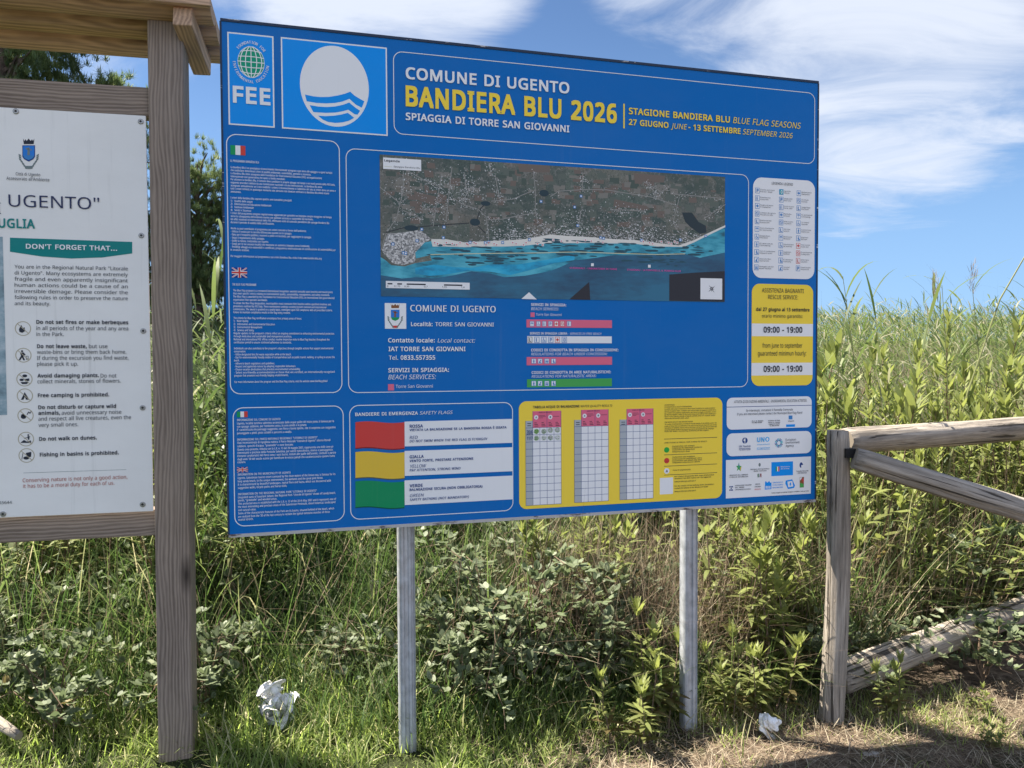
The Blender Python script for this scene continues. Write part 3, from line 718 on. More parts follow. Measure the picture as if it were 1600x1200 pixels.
class Print:
    """collects flat printed shapes of one part of a panel; u right, v down in centimetres"""
    def __init__(s, ox=0.0, oz=0.0, y0=0.0):
        s.V, s.F, s.I, s.mats, s.y0, s.ox, s.oz = [], [], [], [], y0, ox, oz
        s.n = 0

    def mi(s, c):
        m = c if not isinstance(c, str) else PAL[c]
        if m not in s.mats:
            s.mats.append(m)
        return s.mats.index(m)

    def raw(s, pts, faces, c, layer):
        y = s.y0 - .0005 - layer * .00025
        for (u, v) in pts:
            s.V.append((s.ox + u / 100, y, s.oz - v / 100))
        k = s.mi(c)
        for f in faces:
            s.F.append(tuple(i + s.n for i in f))
            s.I.append(k)
        s.n += len(pts)

    def rect(s, a, b, c, d, col, l=0):
        s.raw([(a, b), (c, b), (c, d), (a, d)], [(0, 3, 2, 1)], col, l)

    def rr_pts(s, a, b, c, d, r, n=8):
        o = []
        for cx, cy, a0 in ((c - r, b + r, -90), (c - r, d - r, 0), (a + r, d - r, 90), (a + r, b + r, 180)):
            for i in range(n + 1):
                t = R(a0 + 90 * i / n)
                o.append((cx + r * math.cos(t), cy + r * math.sin(t)))
        return o

    def rrect(s, a, b, c, d, r, col, l=0):
        p = s.rr_pts(a, b, c, d, r)
        s.raw(p, [tuple(range(len(p) - 1, -1, -1))], col, l)

    def frame(s, a, b, c, d, r, w, col, l=1):
        p = s.rr_pts(a, b, c, d, r)
        q = s.rr_pts(a + w, b + w, c - w, d - w, max(r - w, .02))
        n = len(p)
        s.raw(p + q, [(i, n + i, n + (i + 1) % n, (i + 1) % n) for i in range(n)], col, l)

    def poly(s, pts, col, l=1):
        ar = sum(pts[i][0] * pts[(i + 1) % len(pts)][1] - pts[(i + 1) % len(pts)][0] * pts[i][1] for i in range(len(pts)))
        idx = tuple(range(len(pts)))
        s.raw(pts, [idx[::-1] if ar > 0 else idx], col, l)

    def disc(s, u, v, rx, ry, col, l=1, n=32):
        s.poly([(u + rx * math.cos(2 * PI * i / n), v + ry * math.sin(2 * PI * i / n)) for i in range(n)], col, l)

    def ring(s, u, v, rx, ry, w, col, l=1, n=28):
        p = [(u + rx * math.cos(2 * PI * i / n), v + ry * math.sin(2 * PI * i / n)) for i in range(n)]
        q = [(u + (rx - w) * math.cos(2 * PI * i / n), v + (ry - w) * math.sin(2 * PI * i / n)) for i in range(n)]
        s.raw(p + q, [(i, n + i, n + (i + 1) % n, (i + 1) % n) for i in range(n)], col, l)

    def strip(s, pts, w, col, l=1):
        for (x0, y0), (x1, y1) in zip(pts[:-1], pts[1:]):
            dx, dy = x1 - x0, y1 - y0
            n = math.hypot(dx, dy) or 1
            px, py = -dy / n * w / 2, dx / n * w / 2
            ex, ey = dx / n * w * .3, dy / n * w * .3
            s.poly([(x0 + px - ex, y0 + py - ey), (x1 + px + ex, y1 + py + ey), (x1 - px + ex, y1 - py + ey), (x0 - px - ex, y0 - py - ey)], col, l + random.random() * .4)

    def text(s, txt, u, v, w, h, col, bold=0, it=0, l=10):
        d = BOLD[bold]
        x = 0.0
        items = []
        x0, x1 = 1e9, -1e9
        for ch in txt:
            if ch not in GL:
                ch = {'À': 'A', '’': "'"}.get(ch, '-')
            adv, vv, ff = GL[ch]
            if len(vv):
                items.append((x, vv, ff))
                x0 = min(x0, x + vv[:, 0].min() - d)
                x1 = max(x1, x + vv[:, 0].max() + d)
            x += adv + d * 1.5
        sx = w / max(x1 - x0, .01)
        sy = h / (.573 + 2 * d)
        for k, (ax, ay) in enumerate([(0, 0)] if d == 0 else ([(-d, 0), (d, 0)] if bold == 1 else [(-d, -d), (d, -d), (-d, d), (d, d)])):
            for (xx, vv, ff) in items:
                sh = (vv[:, 1] * .2 if it else 0)
                uu = (vv[:, 0] + xx + ax - x0 + sh) * sx + u
                wv = v - (vv[:, 1] + ay + d) * sy
                s.raw(list(zip(uu, wv)), [tuple(f) for f in ff], col, l + k * .12)

    def arc_text(s, txt, cu, cv, rx, ry, a0, a1, h, col):
        n = len(txt)
        top = a0 < 180
        for i, ch in enumerate(txt):
            t = R(a0 + (a1 - a0) * i / (n - 1))
            adv, vv, ff = GL[ch]
            if not len(vv):
                continue
            bx, by = cu + rx * math.cos(t), cv - ry * math.sin(t)
            tx, ty = (-rx * math.sin(t), -ry * math.cos(t))
            if top:
                tx, ty = -tx, -ty
            q = math.hypot(tx, ty)
            tx, ty = tx / q, ty / q
            ux, uy = ty, -tx
            sc = h / .573
            for k, dd in enumerate((-.02, .02)):
                xx = (vv[:, 0] - adv / 2 + dd) * sc * .8
                yy = vv[:, 1] * sc
                s.raw(list(zip(bx + tx * xx + ux * yy, by + ty * xx + uy * yy)), [tuple(f) for f in ff], col, 10 + k * .2)

    def union(s, a, b, c, d):
        s.rect(a, b, c, d, 'union_blue', 1)
        w, h = c - a, d - b
        for col, t, l in (('white', .16, 2), ('flag_red', .06, 3)):
            for (x0, y0, x1, y1) in ((a, b, c, d), (a, d, c, b)):
                dx, dy = t * w * .5, t * h * .5
                if y1 > y0:
                    s.poly([(x0, y0), (x0 + dx, y0), (x1, y1 - dy), (x1, y1), (x1 - dx, y1), (x0, y0 + dy)], col, l + (.3 if y1 > y0 else 0))
                else:
                    s.poly([(x0, y0), (x0, y0 - dy), (x1 - dx, y1), (x1, y1), (x1, y1 + dy), (x0 + dx, y0)], col, l)
        for col, t, l in (('white', .30, 4), ('flag_red', .17, 5)):
            s.rect(a + w / 2 - t * h / 2, b, a + w / 2 + t * h / 2, d, col, l)
            s.rect(a, b + h / 2 - t * h / 2, c, b + h / 2 + t * h / 2, col, l + .2)

    def icon(s, a, b, c, d, fg, bgc, ch):
        s.rect(a, b, c, d, fg, 2)
        e = min(c - a, d - b) * .09
        s.rect(a + e, b + e, c - e, d - e, bgc, 3)
        if fg == 'icon_blue' and bgc == 'teal':
            fg = 'white'
        w, h = c - a, d - b
        X = lambda q: a + w * q
        Y = lambda q: b + h * q
        if ch == '+':
            s.rect(X(.4), Y(.22), X(.6), Y(.78), fg, 4)
            s.rect(X(.2), Y(.4), X(.8), Y(.6), fg, 4.3)
        elif ch == 'o':
            s.ring((a + c) / 2, (b + d) / 2, w * .34, h * .34, w * .1, fg, 4, 16)
            s.strip([(X(.3), Y(.3)), (X(.7), Y(.7))], w * .1, fg, 4.2)
        elif ch == '~':
            s.poly([(X(.12), Y(.45)), (X(.3), Y(.25)), (X(.7), Y(.25)), (X(.88), Y(.45))], fg, 4)
            s.rect(X(.46), Y(.45), X(.54), Y(.85), fg, 4)
        elif ch == '&':
            s.disc(X(.42), Y(.2), w * .09, h * .08, fg, 4, 10)
            s.strip([(X(.42), Y(.3)), (X(.45), Y(.55)), (X(.68), Y(.58)), (X(.78), Y(.82))], w * .1, fg, 4)
            s.ring(X(.45), Y(.66), w * .24, h * .2, w * .08, fg, 4, 14)
        elif ch in 'A%':
            s.disc(X(.5), Y(.22), w * .1, h * .09, fg, 4, 10)
            s.poly([(X(.38), Y(.34)), (X(.62), Y(.34)), (X(.68), Y(.6)), (X(.58), Y(.6)), (X(.64), Y(.88)), (X(.52), Y(.88)), (X(.5), Y(.64)), (X(.46), Y(.88)), (X(.34), Y(.88)), (X(.42), Y(.6)), (X(.3), Y(.6))], fg, 4)
            if ch == '%':
                s.rect(X(.66), Y(.62), X(.84), Y(.86), fg, 4)
        elif ch == '/':
            s.poly([(X(.2), Y(.75)), (X(.6), Y(.2)), (X(.78), Y(.28)), (X(.55), Y(.6)), (X(.8), Y(.85)), (X(.3), Y(.85))], fg, 4)
        elif ch == '=':
            s.rect(X(.2), Y(.25), X(.8), Y(.36), fg, 4)
            s.rect(X(.2), Y(.48), X(.8), Y(.72), fg, 4)
            s.disc(X(.32), Y(.8), w * .1, h * .08, fg, 4, 10)
            s.disc(X(.68), Y(.8), w * .1, h * .08, fg, 4, 10)
        else:
            s.text(ch, X(.28), Y(.82), w * .44 if ch not in 'i' else w * .2, h * .62, fg, 2)

    def build(s, name, parent):
        return mesh_obj(name, s.V, s.F, s.mats, parent, s.I)


def face(p, u, v, r, col, ch):
    p.disc(u, v, r, r * .95, col, 2, 24)
    if ch == 'A':
        p.text('A', u - r * .35, v + r * .4, r * .7, r * .8, 'ink', 2)
        return
    fc = 'smile_dark' if col != 'flag_red' else 'flag_shade_red'
    p.disc(u - r * .35, v - r * .25, r * .09, r * .12, fc, 3, 8)
    p.disc(u + r * .35, v - r * .25, r * .09, r * .12, fc, 3, 8)
    sg = 1 if ch == 'u' else -1
    o = v + (.15 * r if ch == 'u' else .6 * r)
    p.strip([(u + r * .5 * math.cos(R(t)), o + sg * r * .38 * math.sin(R(t))) for t in range(10, 171, 32)], r * .09, fc, 3)


def run_ops(p, ops):
    for op in ops:
        k, a = op[0], op[1:]
        if k == 'R':
            p.rect(*a)
        elif k == 'O':
            p.rrect(*a)
        elif k == 'F':
            p.frame(*a)
        elif k == 'P':
            p.poly([tuple(q) for q in a[0]], a[1], a[2])
        elif k == 'D':
            p.disc(a[0], a[1], a[2], a[2], a[3], a[4])
        elif k == 'N':
            p.disc(*a)
        elif k == 'T':
            p.text(*a)
        elif k == 'A':
            p.arc_text(*a)
        elif k == 'U':
            p.union(*a)
        elif k == 'I':
            p.icon(*a)
        elif k == 'Y':
            face(p, *a)
        elif k == 'S':
            u, v, r, c = a
            for i in range(8):
                t = PI / 4 * i + .1
                rr = r if i % 2 else r * .6
                p.poly([(u + rr * math.cos(t), v + rr * math.sin(t)), (u + r * .14 * math.cos(t + .8), v + r * .14 * math.sin(t + .8)), (u + r * .14 * math.cos(t - .8), v + r * .14 * math.sin(t - .8))], c, 9 + i * .05)
        elif k == 'K':
            u, v, r0, r1, n = a
            for i in range(n):
                t = 2 * PI * i / n
                p.strip([(u + r0 * math.cos(t), v + r0 * math.sin(t)), (u + r1 * math.cos(t), v + r1 * math.sin(t))], .38, ('teal', 'navy', 'icon_blue')[i % 3], 2)
        elif k == 'G':
            u, v, rx, ry = a
            p.disc(u, v, rx, ry, 'white', 2, 48)
            p.disc(u, v, rx * .965, ry * .965, 'globe_green', 3, 48)
            for f in (-.62, -.3, 0, .3, .62):
                hw = math.sqrt(1 - f * f) * rx
                p.strip([(u - hw + 2 * hw * i / 10, v + f * ry * 1.02 + f * ry * .16 * (1 - (2 * i / 10 - 1) ** 2)) for i in range(11)], .3, 'white', 4)
            for f in (-.8, -.42, 0, .42, .8):
                p.strip([(u + f * rx * math.sin(PI * (.06 + .88 * i / 14)), v - ry * math.cos(PI * (.06 + .88 * i / 14))) for i in range(15)], .3, 'white', 4.5)
        elif k == 'B':
            us, ht, hb, dt, bt, smile = a
            p.rect(us[1], ht, us[5], hb, 'pink', 2)
            p.rect(us[0], dt, us[1], bt, 'grey', 2)
            p.rect(us[1], hb, us[5], bt, 'white', 2)
            for i in range(12):
                y = hb + (bt - hb) * i / 11
                p.rect(us[0], y - .07, us[5], y + .07, 'navy', 3)
            for i, u in enumerate(us):
                p.rect(u - .07, (hb if i in (2, 4) else (ht if i else dt)), u + .07, bt, 'navy', 3.4)
            p.rect(us[3] - .05, ht + .9, us[3] + .05, hb, 'navy', 3.3)
            p.text('PUNTO DI PRELIEVO', us[2] - .4, ht + .75, 5.5, .42, 'ink', 1)
            for i, ch in ((1, 'A'), (3, 'B')):
                uc = us[i] + 1.45
                p.disc(uc, ht + 2.5, .9, .9, 'white', 3, 20)
                p.text(ch, uc - .3, ht + 2.85, .6, .75, 'ink', 2)
                for j, w in enumerate((2.6, 2.9, 1.7) if i == 1 else (2.7,)):
                    p.rect(uc + 1.2, ht + 1.7 + j * .5 + (.5 if i == 3 else 0), min(uc + 1.2 + w, us[i + 2] - .2), ht + 1.85 + j * .5 + (.5 if i == 3 else 0), 'ink', 3)
            for i in range(1, 5):
                for j, w in enumerate((1.0, 1.5, 1.7)):
                    p.rect(us[i] + .7, hb - 2.1 + j * .65, us[i] + .7 + w, hb - 1.85 + j * .65, 'ink', 3)
            for j in (0, 1):
                p.rect(us[0] + .7, dt + .9 + j * .9, us[1] - .7, dt + 1.2 + j * .9, 'ink', 3)
        elif k == 'Q':
            u, v, r, i = a
            p.ring(u, v, r, r, .28, 'tan', 1, 32)
            X = lambda q: u + r * q
            Y = lambda q: v + r * q
            c = 'ink'
            if i == 0:
                p.poly([(X(-.5), Y(.1)), (X(-.2), Y(-.5)), (X(0), Y(-.05)), (X(.2), Y(-.2)), (X(.25), Y(.35)), (X(-.1), Y(.6)), (X(-.45), Y(.45))], c, 2)
            elif i == 1:
                p.disc(X(-.15), Y(-.55), r * .14, r * .14, c, 2, 12)
                p.poly([(X(-.4), Y(-.35)), (X(.05), Y(-.38)), (X(.3), Y(0)), (X(.05), Y(.0)), (X(.0), Y(.2)), (X(.2), Y(.7)), (X(-.02), Y(.7)), (X(-.18), Y(.3)), (X(-.4), Y(.7)), (X(-.6), Y(.65)), (X(-.3), Y(.1))], c, 2)
                p.frame(X(.32), Y(.1), X(.62), Y(.62), .1, .16, c, 2)
            elif i == 2:
                p.disc(X(.05), Y(-.45), r * .3, r * .2, c, 2, 14)
                p.disc(X(-.35), Y(.1), r * .28, r * .17, c, 2, 14)
                p.poly([(X(-.05), Y(.0)), (X(.6), Y(-.1)), (X(.6), Y(.25)), (X(.1), Y(.3))], c, 2)
                p.poly([(X(-.5), Y(.4)), (X(.5), Y(.38)), (X(.3), Y(.68)), (X(-.3), Y(.68))], c, 2)
            elif i == 3:
                p.poly([(X(-.5), Y(.55)), (X(-.02), Y(-.5)), (X(.55), Y(.55)), (X(.12), Y(.55)), (X(.0), Y(.1)), (X(-.2), Y(.55))], c, 2)
            elif i == 4:
                p.disc(X(-.25), Y(.15), r * .34, r * .3, c, 2, 16)
                p.poly([(X(-.6), Y(-.1)), (X(-.3), Y(-.25)), (X(.15), Y(.1)), (X(.0), Y(.3))], c, 2)
                p.strip([(X(.2), Y(-.15)), (X(.4), Y(-.5)), (X(.55), Y(-.3)), (X(.7), Y(-.55))], .3, c, 2)
            elif i == 5:
                p.poly([(X(-.7), Y(.5)), (X(-.25), Y(.1)), (X(.1), Y(.35)), (X(.6), Y(.2)), (X(.65), Y(.55))], c, 2)
                p.disc(X(.3), Y(-.55), r * .12, r * .12, c, 2, 12)
                p.poly([(X(.2), Y(-.4)), (X(.45), Y(-.4)), (X(.42), Y(.1)), (X(.25), Y(.1))], c, 2)
                p.strip([(X(-.2), Y(-.1)), (X(.5), Y(-.3))], .25, c, 2)
            else:
                p.poly([(X(-.1), Y(-.35)), (X(.6), Y(-.5)), (X(.55), Y(.2)), (X(.1), Y(.25))], c, 2)
                p.disc(X(-.05), Y(.35), r * .36, r * .22, c, 2, 16)
                p.strip([(X(-.6), Y(.5)), (X(-.45), Y(-.3))], .2, c, 2)
            p.strip([(X(-.68), Y(-.68)), (X(.68), Y(.68))], .24, 'tan', 2.6)


ART = {
    'frame_lines': [
        ('F', 61.7, 5.01, 248.16, 36.39, 3.6, 0.28, 'white'),
        ('X',),
        ('F', 1.33, 40.55, 41.44, 134.99, 3.6, 0.3, 'white'),
        ('X',),
        ('F', 43.62, 42.93, 215.1, 135.17, 3.6, 0.28, 'white'),
        ('X',),
        ('F', 2.12, 139.81, 41.75, 183.71, 3.6, 0.3, 'white'),
        ('X',),
        ('F', 43.87, 139.77, 108.34, 183.66, 3.6, 0.3, 'white'),
        ('X',),
    ],
    'emblem_panel': [
        ('R', 2.31, 4.2, 18.24, 37.32, 'white', 0),
        ('R', 2.81, 4.7, 17.74, 36.82, 'bright_blue', 1),
    ],
    'wave_panel': [
        ('R', 20.78, 4.13, 59.39, 37.34, 'white', 0),
        ('R', 21.28, 4.63, 58.89, 36.84, 'bright_blue', 1),
    ],
    'globe': [
        ('G', 10.34, 14.28, 4.62, 5.61),
    ],
    'emblem_lettering': [
        ('A', 'FOUNDATION FOR', 10.34, 14.28, 5.41, 6.56, 138, 40, 1, 'white'),
        ('A', 'ENVIRONMENTAL EDUCATION', 10.34, 14.28, 6.28, 7.63, 184, 350, 1, 'white'),
        ('X',),
        ('T', 'FEE', 3.9, 29.4, 12.98, 6.1, 'white', 3, 0),
    ],
    'wave_disc': [
        ('N', 39.91, 20.36, 12.57, 14.92, 'white', 2, 64),
    ],
    'wave_bands': [
        ('P', ((29.12, 24.33), (32.22, 24.73), (34.81, 24.77), (37.86, 24.43), (40.93, 23.68), (43.57, 22.79), (45.57, 21.86), (47.11, 23.16), (48.87, 24.12), (50.73, 25), (50.28, 26.25), (49.73, 27.5), (47.51, 26.47), (45.23, 24.56), (42.66, 25.76), (40.02, 26.51), (36.52, 26.97), (33.05, 27.08), (29.69, 26.74)), 'bright_blue', 3),
        ('P', ((30.71, 28.07), (33.9, 28.34), (36.94, 28.27), (40, 27.8), (42.65, 27.01), (45.13, 25.91), (47.06, 27.4), (49.14, 28.71), (48.14, 30.23), (47.03, 30.09), (44.75, 28.62), (42.62, 29.41), (39.98, 30.07), (36.48, 30.48), (32.06, 30.52)), 'bright_blue', 3),
        ('P', ((33.69, 31.71), (36.47, 31.67), (39.53, 31.26), (42.17, 30.61), (44.6, 29.79), (46.93, 31.48), (45.01, 32.71), (42.57, 33.52), (39.93, 33.94), (37.31, 33.74), (35.36, 33)), 'bright_blue', 3),
    ],
    'title_lettering': [
        ('T', 'COMUNE DI UGENTO', 66.42, 15.24, 66.15, 4.47, 'white', 2, 0),
        ('T', 'BANDIERA BLU 2026', 66.33, 25.6, 86.93, 7.91, 'yellow', 3, 0),
        ('T', 'SPIAGGIA DI TORRE SAN GIOVANNI', 66.28, 30.79, 66.25, 2.79, 'white', 2, 0),
    ],
    'season_lettering': [
        ('R', 156.24, 17.23, 156.88, 27.25, 'yellow', 1),
        ('T', 'STAGIONE BANDIERA BLU', 158.62, 21.34, 46.96, 2.66, 'yellow', 2, 0),
        ('T', 'BLUE FLAG SEASONS', 207.11, 21.34, 33.29, 2.58, 'yellow', 0, 1),
        ('T', '27 GIUGNO', 158.62, 25.77, 18.01, 2.42, 'yellow', 2, 0),
        ('T', 'JUNE', 177.83, 25.77, 7.03, 2.22, 'yellow', 0, 1),
        ('T', '- 13 SETTEMBRE', 185.87, 25.77, 24.9, 2.42, 'yellow', 2, 0),
        ('T', 'SEPTEMBER 2026', 211.83, 25.77, 24.58, 2.28, 'yellow', 0, 1),
    ],
    'italian_text': [
        ('R', 2.77, 44.63, 4.48, 48.03, 'flag_green', 1),
        ('R', 4.48, 44.63, 6.19, 48.03, 'white', 1),
        ('R', 6.19, 44.63, 7.9, 48.03, 'flag_red', 1),
        ('T', 'IL PROGRAMMA BANDIERA BLU', 2.74, 50.73, 9.79, 0.84, 'white', 1, 0),
        ('T', 'La Bandiera Blu è un prestigioso riconoscimento internazionale assegnato ogni anno alle spiagge e ai porti turistici', 2.79, 52.96, 35.76, 0.76, 'white', 1, 0),
        ('T', 'che soddisfano determinati criteri di qualità ambientale, sostenibilità, gestione e sicurezza.', 2.77, 54.06, 28.11, 0.76, 'white', 1, 0),
        ('T', "La Bandiera Blu viene assegnata dalla Foundation for Environmental Education (FEE), un'organizzazione", 2.76, 55.15, 32.14, 0.76, 'white', 1, 0),
        ('T', 'internazionale non governativa che opera a livello mondiale.', 2.74, 56.25, 18.9, 0.76, 'white', 1, 0),
        ('T', 'Per ottenere la Bandiera Blu, il Comune deve candidare le proprie spiagge nei tempi e nei modi previsti dalla FEE Italia,', 2.72, 57.35, 36.85, 0.76, 'white', 1, 0),
        ('T', 'seguendo procedure definite da una Commissione nazionale e di una internazionale. La Bandiera Blu viene', 2.71, 58.45, 32.15, 0.76, 'white', 1, 0),
        ('T', "assegnata annualmente se il sito soddisfa i criteri; il riconoscimento e l'adesione del sito ai criteri dura un anno e", 2.69, 59.55, 37.07, 0.76, 'white', 1, 0),
        ('T', 'tutti i criteri richiesti; in qualunque momento tale adesione non dovesse verificarsi la Bandiera Blu dovrà essere', 2.67, 60.65, 34.72, 0.76, 'white', 1, 0),
        ('T', 'ammainata.', 2.66, 61.75, 3.54, 0.76, 'white', 1, 0),
        ('T', 'I criteri della Bandiera Blu coprono quattro aree tematiche principali:', 2.62, 63.95, 21.28, 0.76, 'white', 1, 0),
        ('T', '1)   Qualità delle acque', 2.61, 65.09, 7.48, 0.76, 'white', 1, 0),
        ('T', '2)   Informazione ed Educazione Ambientale', 2.59, 66.19, 14.07, 0.76, 'white', 1, 0),
        ('T', '3)   Gestione Ambientale', 2.57, 67.29, 7.93, 0.76, 'white', 1, 0),
        ('T', '4)   Servizi e Sicurezza', 2.56, 68.39, 6.99, 0.76, 'white', 1, 0),
        ('T', 'I criteri del programma vengono regolarmente aggiornati per garantire un impegno sempre maggiore nel tempo', 2.54, 69.49, 35.6, 0.76, 'white', 1, 0),
        ('T', "verso la salvaguardia dell'ambiente marino con gestione accurata e sostenibile del territorio.", 2.52, 70.59, 29, 0.76, 'white', 1, 0),
        ('T', 'Gli uffici nazionali ed internazionali della FEE, effettuano visite di controllo periodiche alle spiagge Bandiera Blu', 2.51, 71.7, 34.75, 0.76, 'white', 1, 0),
        ('T', 'durante il periodo di validità della certificazione.', 2.49, 72.8, 15.11, 0.76, 'white', 1, 0),
        ('T', "Anche tu puoi contribuire al programma con azioni concrete a favore dell'ambiente:", 2.46, 75, 26.47, 0.76, 'white', 1, 0),
        ('T', '- Utilizza il cestino per la raccolta differenziata quando sei in spiaggia.', 2.44, 76.11, 21.31, 0.76, 'white', 1, 0),
        ('T', '- Opta per il trasporto pubblico, muoverti a piedi o in bicicletta, per raggiungere la spiaggia.', 2.42, 77.21, 28.38, 0.76, 'white', 1, 0),
        ('T', '- Segui il regolamento della spiaggia.', 2.41, 78.35, 11.7, 0.76, 'white', 1, 0),
        ('T', '- Goditi la natura, trattandola con rispetto.', 2.39, 79.46, 13.14, 0.76, 'white', 1, 0),
        ('T', "- Scegli per le tue vacanze località che mostrano un autentico impegno verso l'ambiente.", 2.37, 80.56, 27.76, 0.76, 'white', 1, 0),
        ('T', '- Prediligi alloggi eco-sostenibili e certificati, programma internazionale di certificazione di sostenibilità per', 2.36, 81.66, 37.15, 0.76, 'white', 1, 0),
        ('T', 'le strutture ricettive.', 2.34, 82.77, 6.39, 0.76, 'white', 1, 0),
        ('T', 'Per maggiori informazioni sul programma e sui criteri Bandiera Blu, visita il sito www.bandierablu.org', 2.31, 85.02, 32.02, 0.76, 'white', 1, 0),
    ],
    'english_text': [
        ('U', 2.58, 88.76, 7.84, 92.41),
        ('T', 'THE BLUE FLAG PROGRAMME', 2.72, 95.34, 8.28, 0.85, 'white', 1, 0),
        ('T', 'The Blue Flag program is a renowned international recognition awarded annually upon beaches and tourist ports', 2.95, 97.46, 35.3, 0.77, 'white', 1, 0),
        ('T', 'that meet specific criteria relating to environmental quality, sustainability, management, and safety standards.', 2.95, 98.57, 34.21, 0.77, 'white', 1, 0),
        ('T', 'The Blue Flag is awarded by the Foundation for Environmental Education (FEE), an international non-governmental', 2.94, 99.68, 35.92, 0.77, 'white', 1, 0),
        ('T', 'organization that operates worldwide.', 2.94, 100.83, 11.88, 0.77, 'white', 1, 0),
        ('T', 'To attain the Blue Flag designation, municipalities must nominate their beaches within specified timelines and', 2.94, 102.07, 34.61, 0.77, 'white', 1, 0),
        ('T', 'procedures outlined by FEE Italy. These nominations undergo scrutiny by both national and international', 2.94, 103.18, 32.88, 0.77, 'white', 1, 0),
        ('T', 'commissions. The award is granted on a yearly basis, contingent upon full compliance with all prescribed criteria.', 2.94, 104.29, 35.14, 0.77, 'white', 1, 0),
        ('T', 'Failure to maintain compliance results in the flag being revoked.', 2.94, 105.39, 19.93, 0.77, 'white', 1, 0),
        ('T', 'The criteria for Blue Flag certification encompass four primary areas of focus:', 2.94, 107.49, 23.9, 0.77, 'white', 1, 0),
        ('T', '1)   Water Quality', 2.94, 108.55, 5.09, 0.77, 'white', 1, 0),
        ('T', '2)   Information and Environmental Education', 2.94, 109.71, 14.33, 0.77, 'white', 1, 0),
        ('T', '3)   Environmental Management', 2.94, 110.82, 9.9, 0.77, 'white', 1, 0),
        ('T', '4)   Services and Safety', 2.94, 111.93, 7.01, 0.77, 'white', 1, 0),
        ('T', "Regular updates to the program's criteria reflect an ongoing commitment to enhancing environmental protection", 2.93, 113.04, 35.69, 0.77, 'white', 1, 0),
        ('T', 'through meticulous and sustainable land management practices.', 2.93, 114.15, 20.32, 0.77, 'white', 1, 0),
        ('T', 'National and international FEE offices conduct routine inspection visits to Blue Flag beaches throughout the', 2.93, 115.27, 33.95, 0.77, 'white', 1, 0),
        ('T', 'certification period to ensure continued adherence to standards.', 2.93, 116.38, 20.21, 0.77, 'white', 1, 0),
        ('T', "Individuals can also contribute to the program's objectives through tangible actions that support environmental", 2.93, 118.56, 35.29, 0.77, 'white', 1, 0),
        ('T', 'conservation:', 2.93, 119.67, 4.05, 0.77, 'white', 1, 0),
        ('T', '- Utilize designated bins for waste separation while at the beach.', 2.93, 120.79, 20.07, 0.77, 'white', 1, 0),
        ('T', '- Opt for environmentally friendly modes of transportation such as public transit, walking, or cycling to access the', 2.93, 121.86, 35.82, 0.77, 'white', 1, 0),
        ('T', 'beach.', 2.93, 122.97, 1.84, 0.77, 'white', 1, 0),
        ('T', '- Adhere to beach regulations and guidelines.', 2.93, 124.09, 14.15, 0.77, 'white', 1, 0),
        ('T', '- Respect and appreciate nature by adopting responsible behaviours.', 2.93, 125.16, 21.66, 0.77, 'white', 1, 0),
        ('T', '- Choose vacation destinations that prioritize environmental sustainability.', 2.92, 126.27, 23.25, 0.77, 'white', 1, 0),
        ('T', '- Select eco-friendly accommodations or those that are certified, an internationally recognized', 2.92, 127.39, 35.71, 0.77, 'white', 1, 0),
        ('T', 'program that promotes eco-friendly lodging establishments.', 2.92, 128.5, 18.93, 0.77, 'white', 1, 0),
        ('T', 'For more information about the program and the Blue Flag criteria, visit the website www.blueflag.global', 2.92, 130.82, 33, 0.77, 'white', 1, 0),
    ],
    'local_text': [
        ('R', 3.53, 141.32, 4.78, 143.43, 'flag_green', 1),
        ('R', 4.78, 141.32, 6.03, 143.43, 'white', 1),
        ('R', 6.03, 141.32, 7.28, 143.43, 'flag_red', 1),
        ('U', 3.31, 161.77, 7.11, 163.72),
        ('T', 'INFORMAZIONI SUL COMUNE DI UGENTO', 3.58, 144.81, 15.21, 0.82, 'white', 1, 0),
        ('T', 'Ugento, località turistica salentina accarezzata dalle acque pulite del mare Jonio, è famosa per le', 3.58, 146.06, 34.63, 0.82, 'white', 1, 0),
        ('T', "sue spiagge sabbiose, per l'ambiente unico, le aree umide e le pinete.", 3.58, 147.22, 24.66, 0.82, 'white', 1, 0),
        ('T', "E' caratterizzata da paesaggi suggestivi, con flora e fauna tipiche, che si scoprono con suggestive", 3.57, 148.38, 35.17, 0.82, 'white', 1, 0),
        ('T', 'passeggiate a piedi, piste ciclabili e percorsi a cavallo.', 3.57, 149.63, 19.23, 0.82, 'white', 1, 0),
        ('T', 'INFORMAZIONI SUL PARCO NATURALE REGIONALE "LITORALE DI UGENTO"', 3.57, 152.01, 28.46, 0.82, 'white', 1, 0),
        ('T', 'Oasi incontaminata di rigogliosa natura, il Parco Naturale "Litorale di Ugento" alterna litorali', 3.56, 153.17, 33.18, 0.82, 'white', 1, 0),
        ('T', 'sabbiosi, specchi d\'acqua, "gravinelle" e zone boscate.', 3.56, 154.42, 19.72, 0.82, 'white', 1, 0),
        ('T', 'Questa area protetta, istituita con la L.R. n. 13 del 28 maggio 2007, rappresenta una delle zone più', 3.56, 155.68, 34.37, 0.82, 'white', 1, 0),
        ('T', 'interessanti e preziose della Penisola Salentina, per valore naturalistico, storico e paesaggistico.', 3.55, 156.84, 34.23, 0.82, 'white', 1, 0),
        ('T', "Elementi caratteristici del Parco sono i vasti bacini, istituiti alle spalle dell'arenile, costituiti a partire", 3.55, 158.01, 35.21, 0.82, 'white', 1, 0),
        ('T', "dagli anni '30 del secolo scorso per bonificare le estese paludi che caratterizzavano questo tratto", 3.55, 159.22, 34.77, 0.82, 'white', 1, 0),
        ('T', 'costiero.', 3.54, 160.3, 2.84, 0.82, 'white', 1, 0),
